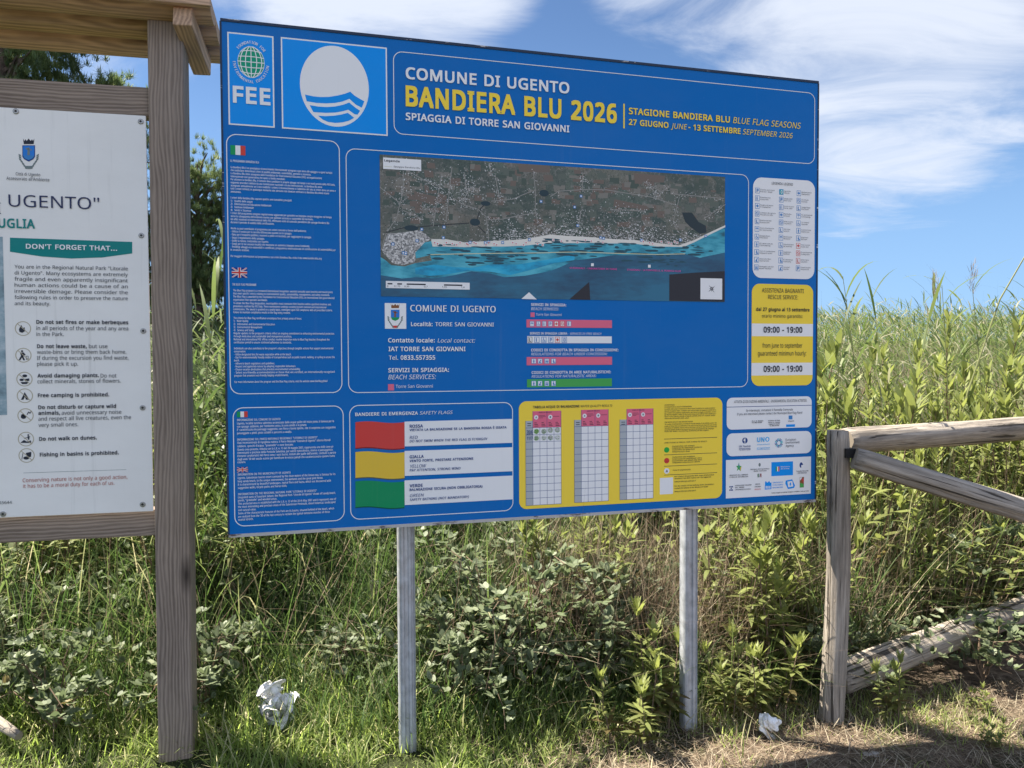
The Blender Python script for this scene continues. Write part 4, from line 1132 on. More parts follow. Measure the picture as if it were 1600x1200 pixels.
        ('T', 'INFORMATION ON THE MUNICIPALITY OF UGENTO', 3.53, 164.88, 18.65, 0.82, 'white', 1, 0),
        ('T', 'Ugento, Salentinian tourist resort caressed by the clean waters of the Ionian sea, is famous for its', 3.53, 166.14, 34.92, 0.82, 'white', 1, 0),
        ('T', 'long sandy beach, to the unique environment, the wetlands and the great pine forest.', 3.53, 167.35, 30.37, 0.82, 'white', 1, 0),
        ('T', 'It is characterized by beautiful landscapes, typical flora and fauna, which are discovered with', 3.52, 168.56, 33.26, 0.82, 'white', 1, 0),
        ('T', 'suggestive walks, bicycle paths and horse trails.', 3.52, 169.77, 17.33, 0.82, 'white', 1, 0),
        ('T', 'INFORMATION ON THE REGIONAL NATURAL PARK "LITORALE DI UGENTO"', 3.51, 172.11, 28.05, 0.82, 'white', 1, 0),
        ('T', 'Unspoiled oasis of luxuriant nature, the Regional Park "Litorale di Ugento" shows off sandy beach,', 3.51, 173.28, 34.95, 0.82, 'white', 1, 0),
        ('T', 'ponds, "gravinelle" and wooded areas.', 3.51, 174.41, 13.72, 0.82, 'white', 1, 0),
        ('T', 'This protected area is established with the L.R. n. 13 of the 28 th May 2007 and it represents one of', 3.5, 175.62, 35.14, 0.82, 'white', 1, 0),
        ('T', 'the most interesting and precious areas of the Salentinian Peninsula, about historical, landscaped', 3.5, 176.79, 34.83, 0.82, 'white', 1, 0),
        ('T', 'and natural value.', 3.5, 177.97, 6.25, 0.82, 'white', 1, 0),
        ('T', 'Some of the characteristic features of the Park are its basins, situated behind of the beach, which', 3.5, 179.18, 34.33, 0.82, 'white', 1, 0),
        ('T', "are realized from the '30 of the last century to reclaim the typical extensive marshes of these", 3.49, 180.4, 32.72, 0.82, 'white', 1, 0),
        ('T', 'coastal stretch.', 3.49, 181.48, 5.26, 0.82, 'white', 1, 0),
    ],
    'map_rect': [
        ('M', 56.25, 44.5, 203.52, 98.28),
    ],
    'map_coast': [
        ('L', 'coast', ((56.51, 83.41), (58.26, 84.63), (60.28, 86.35), (65.38, 86.72), (69.51, 85.32), (76.01, 84.1), (75.24, 82.07), (69.78, 83.52), (69.54, 81.22), (73.2, 77.24), (75.81, 76.64), (76.31, 78.68), (81.56, 78.5), (88.99, 78.51), (97.05, 77.97), (105.23, 77.69), (113.53, 77.04), (124.21, 75.59), (131.28, 75.45), (141.7, 74.97), (152.3, 74.82), (161.88, 74.65), (171.61, 75.42), (184, 75.17), (189.02, 72.96), (194.07, 70.51), (203.66, 66.03))),
        ('L', 'shallow', ((56.44, 90.26), (64.31, 91.35), (69.46, 90.71), (76.74, 91.06), (84.65, 89.57), (91.6, 87.83), (98.62, 88.44), (105.17, 89.86), (113.48, 89.13), (124.18, 86.99), (127.82, 85.55), (134.72, 82.38), (141.69, 81.35), (152.3, 79.66), (165.52, 79.25), (177.78, 78.3), (184.63, 78.08), (191.57, 79.57), (203.7, 76.91))),
        ('L', 'beach', ((75.81, 75.86), (81.58, 75.65), (89, 76.68), (97.07, 75.87), (105.25, 75.31), (113.54, 74.48), (124.22, 72.21), (131.29, 72.48), (141.71, 72.63), (152.3, 73.06), (161.88, 73.1), (171.61, 73.92), (181.5, 74.69), (189.01, 72), (194.07, 69.54), (203.65, 65.17))),
        ('L', 'line', ((75.5, 81.8), (88.97, 81.12), (99.75, 80.62), (124.2, 79.57), (124.43, 79.45), (135.88, 78.87), (150.52, 78.89), (171.62, 78.78), (184.51, 78.09))),
        ('L', 'road', ((56.26, 56.88), (60.02, 59.71), (63.8, 62.57), (62.48, 68.22), (58.36, 74.48), (56.53, 80.62))),
        ('L', 'road', ((65.19, 50.3), (65.12, 57.92), (63.8, 63.07))),
        ('L', 'road', ((80.19, 50.44), (78.01, 61.87), (76.64, 70.68))),
        ('L', 'road', ((84.16, 47.63), (82.75, 59.57), (81.63, 68.93))),
        ('L', 'road', ((84.34, 59.49), (88.56, 61.88), (94.44, 63.42), (97.66, 66.15), (98.45, 71.36), (98.69, 75.55))),
        ('L', 'road', ((98.2, 67.44), (104.19, 66.91), (110.81, 65.3), (118.61, 63.62))),
        ('L', 'road', ((117.28, 47.2), (118.09, 54.59), (118.06, 63.11), (119.16, 67.87))),
        ('L', 'road', ((90.74, 56.05), (88.3, 60.85))),
        ('L', 'road', ((89.18, 49.39), (89.67, 55.59), (93.42, 55.39))),
        ('L', 'road', ((99.41, 45.13), (99.66, 49.3))),
        ('L', 'road', ((101.56, 49.71), (103.14, 59.07))),
        ('L', 'road', ((99.87, 60.02), (108.63, 58.79), (116.41, 55.22))),
        ('L', 'road', ((66.73, 49.96), (73.39, 53.39), (79.63, 55.61))),
        ('L', 'road', ((71.76, 63.2), (76.94, 65.52))),
        ('L', 'road', ((64.55, 65.07), (72.23, 68.3))),
        ('L', 'dark_road', ((58.37, 73.97), (65, 71.93), (70.14, 71.46), (78.47, 70.35), (90.65, 69.06))),
        ('L', 'dark_road', ((93.88, 67.88), (95.52, 63.11), (97.15, 61.46))),
        ('L', 'dark_road', ((94.4, 69.95), (97.09, 72.46))),
        ('L', 'road', ((124.5, 56.93), (127.91, 54.61), (138.83, 53.38), (148.77, 52.96), (159.47, 54.04), (169.14, 54.93), (180.22, 57.73))),
        ('L', 'road', ((138.25, 53.52), (138.26, 46.49))),
        ('L', 'road', ((181.77, 54.57), (180.22, 60.25), (178.99, 64.79), (181.49, 69.18), (189.01, 71.72))),
        ('L', 'road', ((178.97, 53.03), (188.96, 53.36), (202.96, 53.78))),
        ('L', 'road', ((194.04, 62.45), (203.61, 56.31))),
        ('L', 'road', ((168.53, 50.24), (171.59, 54.52))),
        ('L', 'road', ((165.49, 48.75), (173.42, 52.48), (177.11, 50.33))),
        ('L', 'road', ((137.66, 61.67), (135.9, 70.95))),
        ('L', 'road', ((150.53, 61.07), (157.07, 60.77), (165.5, 60.93))),
        ('E', 'lake', 68.07, 71.9, 3.38, 1.35),
        ('E', 'lake', 93.23, 68.59, 2.59, 1.77),
        ('E', 'lake', 97.59, 61.07, 2.48, 1.15),
        ('E', 'lake', 121.74, 55.73, 2.53, 1.67),
        ('L', 'marsh', ((183.03, 60.68), (187.72, 60.47), (190.88, 64.28), (194.37, 65.84), (194.7, 68.67), (191.53, 69.36), (187.11, 66.7), (184.6, 64.55))),
        ('L', 'field', ((69.48, 57.69), (78.55, 59.53), (77.48, 62.93), (68.69, 60.54))),
        ('L', 'field', ((78.56, 57.73), (82.23, 59.09), (81.15, 62.23), (78.27, 61.86))),
        ('L', 'field', ((103.71, 54.84), (105.9, 55.24), (105.61, 56.73), (103.7, 56.52))),
        ('L', 'field', ((110.9, 44.68), (124.31, 44.65), (124.3, 47.32), (111.44, 47.81))),
        ('L', 'field', ((160.67, 45.44), (175.25, 45.7), (174.64, 48.52), (161.87, 48.95))),
        ('L', 'field', ((152.31, 56.6), (166.71, 58.65), (168.54, 60.23), (151.72, 59.64))),
        ('L', 'field', ((153.49, 65.87), (159.47, 65.62), (159.17, 67.84), (153.49, 67.79))),
        ('L', 'town', ((56.78, 81.12), (58.87, 74.46), (64.98, 73.71), (71.68, 72.42), (75.81, 75.86), (73.2, 77.24), (69.54, 81.22), (69.51, 84.81), (64.36, 86.24), (60.79, 85.57))),
        ('L', 'black', ((177.18, 87.03), (190.32, 85.85), (203.74, 84.94), (203.54, 98.16), (177.2, 98.12))),
        ('L', 'black', ((141.09, 90.92), (141.55, 98.57), (132.38, 98.44))),
        ('L', 'turq', ((69.49, 87.12), (76.78, 85.63), (84.67, 86.45), (91.61, 86.52), (99.73, 84.99), (110.72, 84.68), (124.19, 82.15), (134.73, 79.67), (134.72, 82.11), (126.12, 83.71), (116.28, 86.66), (107.38, 89.02), (99.71, 87.89), (91.07, 87.58), (81.48, 89.39), (75.18, 90.06), (69.47, 89.43))),
    ],
    'map_markers': [
        ('R', 57.54, 45.61, 72.09, 49.9, 'white', 8),
        ('T', 'Legenda', 57.97, 47.11, 5.82, 0.81, 'ink', 2, 0),
        ('T', 'Spiaggia Bandiera Blu', 61.54, 49.11, 10.08, 0.61, 'ink', 0, 0),
        ('R', 57.95, 48.88, 60.88, 49.03, 'map_line', 9),
        ('X',),
        ('R', 58.13, 92.41, 90.89, 95.12, 'white', 8),
        ('R', 58.79, 93.21, 60.61, 93.72, 'ink', 9),
        ('R', 62.5, 93.21, 64.29, 93.73, 'ink', 9),
        ('R', 66.09, 93.21, 73.48, 93.73, 'ink', 9),
        ('R', 80.66, 93.22, 87.92, 93.75, 'ink', 9),
        ('T', '0', 58.57, 94.69, 0.51, 0.61, 'ink', 0, 0),
        ('T', '0,175', 61.32, 94.67, 2.3, 0.61, 'ink', 0, 0),
        ('T', '0,35', 65.2, 94.65, 1.85, 0.61, 'ink', 0, 0),
        ('T', '0,7', 72.8, 94.61, 1.41, 0.62, 'ink', 0, 0),
        ('T', '1,05', 79.86, 94.57, 1.9, 0.62, 'ink', 0, 0),
        ('T', '1,4', 87.38, 94.53, 1.44, 0.63, 'ink', 0, 0),
        ('X',),
        ('R', 191.8, 88.19, 202.22, 97.2, 'white', 8),
        ('S', 197.15, 92.71, 2.2, 'ink'),
        ('X',),
        ('P', ((115.24, 95.67), (118.48, 98.5), (112.05, 98.4)), 'white', 9),
        ('X',),
        ('R', 71.55, 71.65, 72.65, 72.75, 'icon_blue', 8),
        ('R', 71.8, 71.9, 72.4, 72.5, 'white', 9),
        ('X',),
        ('R', 80.27, 70.48, 81.37, 71.58, 'icon_blue', 8),
        ('R', 80.52, 70.73, 81.12, 71.33, 'white', 9),
        ('X',),
        ('R', 69.7, 76.18, 70.8, 77.28, 'icon_blue', 8),
        ('R', 69.95, 76.43, 70.55, 77.03, 'white', 9),
        ('X',),
        ('R', 60.41, 77.74, 61.51, 78.84, 'icon_blue', 8),
        ('R', 60.66, 77.99, 61.26, 78.59, 'white', 9),
        ('X',),
        ('R', 64.36, 80.97, 65.46, 82.07, 'icon_blue', 8),
        ('R', 64.61, 81.22, 65.21, 81.82, 'white', 9),
        ('X',),
        ('R', 65.28, 81.14, 66.38, 82.24, 'icon_blue', 8),
        ('R', 65.53, 81.39, 66.13, 81.99, 'white', 9),
        ('X',),
        ('R', 79.98, 74.62, 81.08, 75.72, 'icon_blue', 8),
        ('R', 80.23, 74.87, 80.83, 75.47, 'white', 9),
        ('X',),
        ('R', 96.78, 75.99, 97.88, 77.09, 'icon_blue', 8),
        ('R', 97.03, 76.24, 97.63, 76.84, 'white', 9),
        ('X',),
        ('R', 98.14, 75.63, 99.24, 76.73, 'icon_blue', 8),
        ('R', 98.39, 75.88, 98.99, 76.48, 'white', 9),
        ('X',),
        ('R', 103.87, 75.64, 104.97, 76.74, 'icon_blue', 8),
        ('R', 104.12, 75.89, 104.72, 76.49, 'white', 9),
        ('X',),
        ('R', 90.59, 76.06, 91.69, 77.16, 'icon_blue', 8),
        ('R', 90.84, 76.31, 91.44, 76.91, 'white', 9),
        ('X',),
        ('R', 119.88, 58.61, 120.98, 59.71, 'icon_blue', 8),
        ('R', 120.13, 58.86, 120.73, 59.46, 'white', 9),
        ('X',),
        ('R', 114.94, 74.13, 116.04, 75.23, 'icon_blue', 8),
        ('R', 115.19, 74.38, 115.79, 74.98, 'white', 9),
        ('X',),
        ('R', 137, 55.6, 138.1, 56.7, 'icon_blue', 8),
        ('R', 137.25, 55.85, 137.85, 56.45, 'white', 9),
        ('X',),
        ('R', 134.22, 60.17, 135.32, 61.27, 'icon_blue', 8),
        ('R', 134.47, 60.42, 135.07, 61.02, 'white', 9),
        ('X',),
        ('R', 135.53, 67.58, 136.63, 68.68, 'icon_blue', 8),
        ('R', 135.78, 67.83, 136.38, 68.43, 'white', 9),
        ('X',),
        ('R', 145.55, 72.19, 146.65, 73.29, 'icon_blue', 8),
        ('R', 145.8, 72.44, 146.4, 73.04, 'white', 9),
        ('X',),
        ('R', 146.84, 72.36, 147.94, 73.46, 'icon_blue', 8),
        ('R', 147.09, 72.61, 147.69, 73.21, 'white', 9),
        ('X',),
        ('R', 163.75, 72.52, 164.85, 73.62, 'icon_blue', 8),
        ('R', 164, 72.77, 164.6, 73.37, 'white', 9),
        ('X',),
        ('R', 181.69, 71.81, 182.79, 72.91, 'icon_blue', 8),
        ('R', 181.94, 72.06, 182.54, 72.66, 'white', 9),
        ('X',),
        ('R', 193.71, 69.72, 194.81, 70.82, 'icon_blue', 8),
        ('R', 193.96, 69.97, 194.56, 70.57, 'white', 9),
        ('X',),
        ('R', 76.61, 76.71, 77.61, 77.71, 'white', 8),
        ('R', 76.79, 77.11, 77.43, 77.31, 'flag_red', 9),
        ('R', 77.01, 76.89, 77.21, 77.53, 'flag_red', 10),
        ('X',),
        ('R', 77.76, 77.08, 78.76, 78.08, 'white', 8),
        ('R', 77.94, 77.48, 78.58, 77.68, 'flag_red', 9),
        ('R', 78.16, 77.26, 78.36, 77.9, 'flag_red', 10),
        ('X',),
        ('R', 80.27, 77.41, 81.27, 78.41, 'white', 8),
        ('R', 80.45, 77.81, 81.09, 78.01, 'flag_red', 9),
        ('R', 80.67, 77.59, 80.87, 78.23, 'flag_red', 10),
        ('X',),
        ('R', 81.23, 76.54, 82.23, 77.54, 'white', 8),
        ('R', 81.41, 76.94, 82.05, 77.14, 'flag_red', 9),
        ('R', 81.63, 76.72, 81.83, 77.36, 'flag_red', 10),
        ('X',),
        ('R', 83.55, 76.88, 84.55, 77.88, 'white', 8),
        ('R', 83.73, 77.28, 84.37, 77.48, 'flag_red', 9),
        ('R', 83.95, 77.06, 84.15, 77.7, 'flag_red', 10),
        ('X',),
        ('R', 85.3, 77.23, 86.3, 78.23, 'white', 8),
        ('R', 85.48, 77.63, 86.12, 77.83, 'flag_red', 9),
        ('R', 85.7, 77.41, 85.9, 78.05, 'flag_red', 10),
        ('X',),
        ('R', 86.63, 76.35, 87.63, 77.35, 'white', 8),
        ('R', 86.81, 76.75, 87.45, 76.95, 'flag_red', 9),
        ('R', 87.03, 76.53, 87.23, 77.17, 'flag_red', 10),
        ('X',),
        ('R', 89.3, 76.68, 90.3, 77.68, 'white', 8),
        ('R', 89.48, 77.08, 90.12, 77.28, 'flag_red', 9),
        ('R', 89.7, 76.86, 89.9, 77.5, 'flag_red', 10),
        ('X',),
        ('R', 89.83, 77.07, 90.83, 78.07, 'white', 8),
        ('R', 90.01, 77.47, 90.65, 77.67, 'flag_red', 9),
        ('R', 90.23, 77.25, 90.43, 77.89, 'flag_red', 10),
        ('X',),
        ('R', 92.25, 76.15, 93.25, 77.15, 'white', 8),
        ('R', 92.43, 76.55, 93.07, 76.75, 'flag_red', 9),
        ('R', 92.65, 76.33, 92.85, 76.97, 'flag_red', 10),
        ('X',),
        ('R', 93.05, 76.54, 94.05, 77.54, 'white', 8),
        ('R', 93.23, 76.94, 93.87, 77.14, 'flag_red', 9),
        ('R', 93.45, 76.72, 93.65, 77.36, 'flag_red', 10),
        ('X',),
        ('R', 97.1, 76.82, 98.1, 77.82, 'white', 8),
        ('R', 97.28, 77.22, 97.92, 77.42, 'flag_red', 9),
        ('R', 97.5, 77, 97.7, 77.64, 'flag_red', 10),
        ('X',),
        ('R', 98.19, 75.94, 99.19, 76.94, 'white', 8),
        ('R', 98.37, 76.34, 99.01, 76.54, 'flag_red', 9),
        ('R', 98.59, 76.12, 98.79, 76.76, 'flag_red', 10),
        ('X',),
        ('R', 100.36, 76.29, 101.36, 77.29, 'white', 8),
        ('R', 100.54, 76.69, 101.18, 76.89, 'flag_red', 9),
        ('R', 100.76, 76.47, 100.96, 77.11, 'flag_red', 10),
        ('X',),
        ('R', 101.45, 76.67, 102.45, 77.67, 'white', 8),
        ('R', 101.63, 77.07, 102.27, 77.27, 'flag_red', 9),
        ('R', 101.85, 76.85, 102.05, 77.49, 'flag_red', 10),
        ('X',),
        ('R', 108.05, 75.59, 109.05, 76.59, 'white', 8),
        ('R', 108.23, 75.99, 108.87, 76.19, 'flag_red', 9),
        ('R', 108.45, 75.77, 108.65, 76.41, 'flag_red', 10),
        ('X',),
        ('R', 109.43, 75.97, 110.43, 76.97, 'white', 8),
        ('R', 109.61, 76.37, 110.25, 76.57, 'flag_red', 9),
        ('R', 109.83, 76.15, 110.03, 76.79, 'flag_red', 10),
        ('X',),
        ('R', 112.48, 76.29, 113.48, 77.29, 'white', 8),
        ('R', 112.66, 76.69, 113.3, 76.89, 'flag_red', 9),
        ('R', 112.88, 76.47, 113.08, 77.11, 'flag_red', 10),
        ('X',),
        ('R', 113.59, 75.4, 114.59, 76.4, 'white', 8),
        ('R', 113.77, 75.8, 114.41, 76, 'flag_red', 9),
        ('R', 113.99, 75.58, 114.19, 76.22, 'flag_red', 10),
        ('X',),
        ('R', 118.35, 75.66, 119.35, 76.66, 'white', 8),
        ('R', 118.53, 76.06, 119.17, 76.26, 'flag_red', 9),
        ('R', 118.75, 75.84, 118.95, 76.48, 'flag_red', 10),
        ('X',),
        ('R', 120.6, 76.01, 121.6, 77.01, 'white', 8),
        ('R', 120.78, 76.41, 121.42, 76.61, 'flag_red', 9),
        ('R', 121, 76.19, 121.2, 76.83, 'flag_red', 10),
        ('X',),
        ('R', 125.08, 73.92, 126.08, 74.92, 'white', 8),
        ('R', 125.26, 74.32, 125.9, 74.52, 'flag_red', 9),
        ('R', 125.48, 74.1, 125.68, 74.74, 'flag_red', 10),
        ('X',),
        ('R', 128.5, 74.22, 129.5, 75.22, 'white', 8),
        ('R', 128.68, 74.62, 129.32, 74.82, 'flag_red', 9),
        ('R', 128.9, 74.4, 129.1, 75.04, 'flag_red', 10),
        ('X',),
        ('R', 135.39, 74.41, 136.39, 75.41, 'white', 8),
        ('R', 135.57, 74.81, 136.21, 75.01, 'flag_red', 9),
        ('R', 135.79, 74.59, 135.99, 75.23, 'flag_red', 10),
        ('X',),
        ('R', 138.87, 73.42, 139.87, 74.42, 'white', 8),
        ('R', 139.05, 73.82, 139.69, 74.02, 'flag_red', 9),
        ('R', 139.27, 73.6, 139.47, 74.24, 'flag_red', 10),
        ('X',),
        ('R', 141.49, 73.76, 142.49, 74.76, 'white', 8),
        ('R', 141.67, 74.16, 142.31, 74.36, 'flag_red', 9),
        ('R', 141.89, 73.94, 142.09, 74.58, 'flag_red', 10),
        ('X',),
        ('R', 146.6, 74.01, 147.6, 75.01, 'white', 8),
        ('R', 146.78, 74.41, 147.42, 74.61, 'flag_red', 9),
        ('R', 147, 74.19, 147.2, 74.83, 'flag_red', 10),
        ('X',),
        ('R', 164.71, 73.14, 165.71, 74.14, 'white', 8),
        ('R', 164.89, 73.54, 165.53, 73.74, 'flag_red', 9),
        ('R', 165.11, 73.32, 165.31, 73.96, 'flag_red', 10),
        ('X',),
        ('R', 167.45, 73.49, 168.45, 74.49, 'white', 8),
        ('R', 167.63, 73.89, 168.27, 74.09, 'flag_red', 9),
        ('R', 167.85, 73.67, 168.05, 74.31, 'flag_red', 10),
        ('X',),
        ('R', 168.97, 73.88, 169.97, 74.88, 'white', 8),
        ('R', 169.15, 74.28, 169.79, 74.48, 'flag_red', 9),
        ('R', 169.37, 74.06, 169.57, 74.7, 'flag_red', 10),
        ('X',),
        ('R', 172.95, 72.85, 173.95, 73.85, 'white', 8),
        ('R', 173.13, 73.25, 173.77, 73.45, 'flag_red', 9),
        ('R', 173.35, 73.03, 173.55, 73.67, 'flag_red', 10),
        ('X',),
        ('R', 176.34, 73.18, 177.34, 74.18, 'white', 8),
        ('R', 176.52, 73.58, 177.16, 73.78, 'flag_red', 9),
        ('R', 176.74, 73.36, 176.94, 74, 'flag_red', 10),
        ('X',),
        ('R', 177.58, 73.58, 178.58, 74.58, 'white', 8),
        ('R', 177.76, 73.98, 178.4, 74.18, 'flag_red', 9),
        ('R', 177.98, 73.76, 178.18, 74.4, 'flag_red', 10),
        ('X',),
        ('R', 179.13, 72.63, 180.13, 73.63, 'white', 8),
        ('R', 179.31, 73.03, 179.95, 73.23, 'flag_red', 9),
        ('R', 179.53, 72.81, 179.73, 73.45, 'flag_red', 10),
        ('X',),
        ('R', 180.38, 73.03, 181.38, 74.03, 'white', 8),
        ('R', 180.56, 73.43, 181.2, 73.63, 'flag_red', 9),
        ('R', 180.78, 73.21, 180.98, 73.85, 'flag_red', 10),
        ('X',),
        ('R', 141.85, 83.3, 143.05, 84.5, 'white', 8),
        ('X',),
        ('R', 167.35, 83.2, 168.55, 84.4, 'white', 8),
        ('X',),
        ('T', 'STAGIONALE - LABORATORIO DI TORRE', 132.58, 85.8, 20.73, 0.7, 'magenta', 1, 0),
        ('X',),
        ('T', 'STAGIONALE - LA FONTANELLE, IL PERMESSI GLUB', 157.79, 85.85, 24.67, 0.72, 'magenta', 1, 0),
    ],
    'contact_crest': [
        ('R', 57.63, 100.85, 65.83, 110.67, 'white', 1),
        ('P', ((59.97, 101.12), (60.36, 101.85), (60.66, 101.29), (61.02, 101.84), (61.63, 101.09), (62.23, 101.83), (62.59, 101.26), (62.89, 101.82), (63.29, 101.07), (63.06, 102.74), (60.17, 102.78)), 'brown', 2),
        ('P', ((59.75, 103.16), (63.48, 103.11), (63.45, 106.64), (62.93, 107.39), (61.56, 108.15), (60.22, 107.42), (59.71, 106.68)), 'white', 2),
        ('P', ((59.95, 103.39), (63.27, 103.34), (63.24, 106.27), (59.93, 106.31)), 'shield_blue', 3),
        ('P', ((61.3, 103.88), (61.85, 103.69), (61.94, 106.19), (61.16, 106.2)), 'brown', 4),
        ('P', ((60.7, 103.89), (62.5, 104.42), (62.5, 104.79), (60.7, 104.35)), 'brown', 4),
        ('P', ((59.93, 106.31), (63.24, 106.27), (62.78, 107.11), (61.57, 107.68), (60.37, 107.14)), 'flag_green', 3),
        ('P', ((58.58, 105.76), (59.18, 106.04), (59.41, 106.59), (58.72, 106.41)), 'leaf_grey', 2),
        ('P', ((58.63, 106.41), (59.23, 106.68), (59.47, 107.24), (58.78, 107.06)), 'leaf_grey', 2),
        ('P', ((58.69, 107.06), (59.29, 107.33), (59.52, 107.89), (58.83, 107.71)), 'leaf_grey', 2),
        ('P', ((59.1, 107.7), (59.7, 107.98), (59.93, 108.53), (59.25, 108.35)), 'leaf_grey', 2),
        ('P', ((59.52, 108.35), (60.11, 108.62), (60.35, 109.18), (59.66, 109)), 'leaf_grey', 2),
        ('P', ((59.93, 109), (60.53, 109.27), (60.76, 109.83), (60.07, 109.64)), 'leaf_grey', 2),
        ('P', ((60.35, 109.64), (60.94, 109.92), (61.18, 110.47), (60.49, 110.29)), 'leaf_grey', 2),
        ('P', ((64.61, 105.7), (64, 105.99), (63.75, 106.55), (64.45, 106.35)), 'leaf_grey', 2),
        ('P', ((64.54, 106.35), (63.93, 106.64), (63.69, 107.2), (64.38, 107.01)), 'leaf_grey', 2),
        ('P', ((64.47, 107.01), (63.87, 107.29), (63.62, 107.85), (64.32, 107.66)), 'leaf_grey', 2),
        ('P', ((64.05, 107.66), (63.44, 107.95), (63.19, 108.51), (63.89, 108.31)), 'leaf_grey', 2),
        ('P', ((63.62, 108.32), (63.01, 108.6), (62.76, 109.16), (63.46, 108.97)), 'leaf_grey', 2),
        ('P', ((63.19, 108.97), (62.58, 109.25), (62.33, 109.81), (63.03, 109.62)), 'leaf_grey', 2),
        ('P', ((62.76, 109.63), (62.15, 109.91), (61.9, 110.47), (62.6, 110.28)), 'leaf_grey', 2),
        ('P', ((60.5, 109.46), (62.61, 109.44), (61.84, 110.38), (61.24, 110.38)), 'flag_red', 3),
    ],
    'contact_lettering': [
        ('T', 'COMUNE DI UGENTO', 67.36, 103.97, 34.03, 2.59, 'white', 1, 0),
        ('X',),
        ('T', 'Località:', 67.61, 109.6, 8.38, 1.56, 'white', 2, 0),
        ('T', 'TORRE SAN GIOVANNI', 77.05, 109.6, 23.52, 1.61, 'white', 1, 0),
        ('X',),
        ('T', 'Contatto locale:', 58.78, 115.92, 18.04, 1.66, 'white', 2, 0),
        ('T', 'Local contact:', 77.95, 115.92, 14.77, 1.57, 'white', 0, 1),
        ('T', 'IAT TORRE SAN GIOVANNI', 58.93, 119.31, 30.09, 1.73, 'white', 2, 0),
        ('T', 'Tel.', 58.97, 122.63, 3.6, 1.66, 'white', 1, 0),
        ('T', '0833.557355', 63.49, 122.63, 13.46, 1.74, 'white', 2, 0),
        ('X',),
        ('T', 'SERVIZI IN SPIAGGIA:', 58.74, 127.42, 23.61, 1.62, 'white', 2, 0),
        ('T', 'BEACH SERVICES:', 58.71, 130.12, 18.26, 1.74, 'white', 0, 1),
        ('R', 58.61, 131.96, 60.89, 134.38, 'pink', 1),
        ('T', 'Torre San Giovanni', 61.55, 133.48, 14.37, 1.22, 'white', 0, 0),
    ],
    'service_lettering': [
        ('T', 'SERVIZI IN SPIAGGIA:', 116.12, 101.14, 14.9, 1.1, 'white', 2, 0),
        ('T', 'BEACH SERVICES:', 116.11, 102.82, 11.52, 1.1, 'white', 0, 1),
        ('R', 115.94, 103.77, 117.63, 105.59, 'pink', 1),
        ('T', 'Torre San Giovanni', 118.12, 105.03, 10.91, 0.96, 'white', 0, 0),
        ('X',),
        ('T', 'SERVIZI IN SPIAGGIA LIBERA', 115.53, 112.64, 15.93, 0.93, 'white', 2, 0),
        ('T', '- SERVICES IN FREE BEACH', 131.83, 112.64, 14.37, 0.87, 'white', 0, 1),
        ('X',),
        ('T', 'CODICI DI CONDOTTA IN SPIAGGIA IN CONCESSIONE:', 116.04, 119.45, 37.88, 1.1, 'white', 2, 0),
        ('T', 'REGULATIONS FOR BEACH UNDER CONCESSION:', 116.04, 121.04, 32.81, 1.03, 'white', 0, 1),
        ('X',),
        ('T', 'CODICI DI CONDOTTA IN AREE NATURALISTICHE:', 116.22, 128.55, 34.33, 1.1, 'white', 2, 0),
        ('T', 'REGULATIONS FOR NATURALISTIC AREAS:', 116.22, 130.07, 27.7, 1.04, 'white', 0, 1),
    ],
    'service_bars': [
        ('R', 114.19, 106.58, 151.14, 109.78, 'pink', 1),
        ('X',),
        ('R', 114.48, 113.27, 151.06, 116.13, 'white', 1),
        ('X',),
        ('R', 114.2, 121.73, 151.17, 125.03, 'pink', 1),
        ('X',),
        ('R', 114.27, 130.68, 151.13, 134, 'bar_green', 1),
        ('X',),
    ],
    'service_icons': [
        ('I', 115.59, 107.29, 117.38, 109.4, 'icon_blue', 'white', '~'),
        ('I', 118.36, 107.26, 120.05, 109.38, 'icon_blue', 'white', '&'),
        ('I', 120.82, 107.24, 122.51, 109.37, 'icon_blue', 'white', 'i'),
        ('I', 123.39, 107.22, 125.13, 109.35, 'icon_blue', 'white', 'P'),
        ('I', 125.98, 107.19, 127.65, 109.33, 'flag_red', 'white', '+'),
        ('I', 128.54, 107.17, 130.26, 109.31, 'flag_red', 'white', 'o'),
        ('I', 131.37, 107.15, 133.21, 109.29, 'icon_blue', 'white', 'i'),
        ('X',),
        ('I', 114.74, 113.58, 116.56, 115.98, 'ink', 'white', 'L'),
        ('I', 117.44, 113.57, 119.59, 115.97, 'icon_blue', 'white', 'i'),
        ('I', 120.4, 113.56, 122.56, 115.97, 'icon_blue', 'white', '&'),
        ('I', 123.37, 113.55, 125.51, 115.96, 'icon_blue', 'white', 'P'),
        ('I', 126.25, 113.53, 128.26, 115.96, 'flag_red', 'white', '+'),
        ('I', 129.15, 113.52, 131.35, 115.96, 'icon_blue', 'white', '0'),
        ('X',),
        ('I', 116.18, 122.35, 118.22, 124.43, 'icon_blue', 'white', 'A'),
        ('I', 118.84, 122.36, 120.83, 124.44, 'icon_blue', 'white', '/'),
        ('I', 121.67, 122.37, 123.74, 124.46, 'icon_blue', 'white', '='),
        ('I', 124.58, 122.38, 126.58, 124.47, 'icon_blue', 'white', '%'),
        ('X',),
        ('I', 116.14, 131.31, 118.19, 133.52, 'icon_blue', 'white', 'A'),
        ('I', 118.81, 131.34, 120.8, 133.55, 'icon_blue', 'white', '/'),
        ('I', 121.64, 131.38, 123.71, 133.59, 'icon_blue', 'white', '='),
        ('I', 124.55, 131.41, 126.56, 133.63, 'icon_blue', 'white', '%'),
    ],
    'legend_plate': [
        ('O', 217.18, 43.74, 248.46, 87.44, 4.2, 'white', 1),
    ],
    'legend_lettering': [
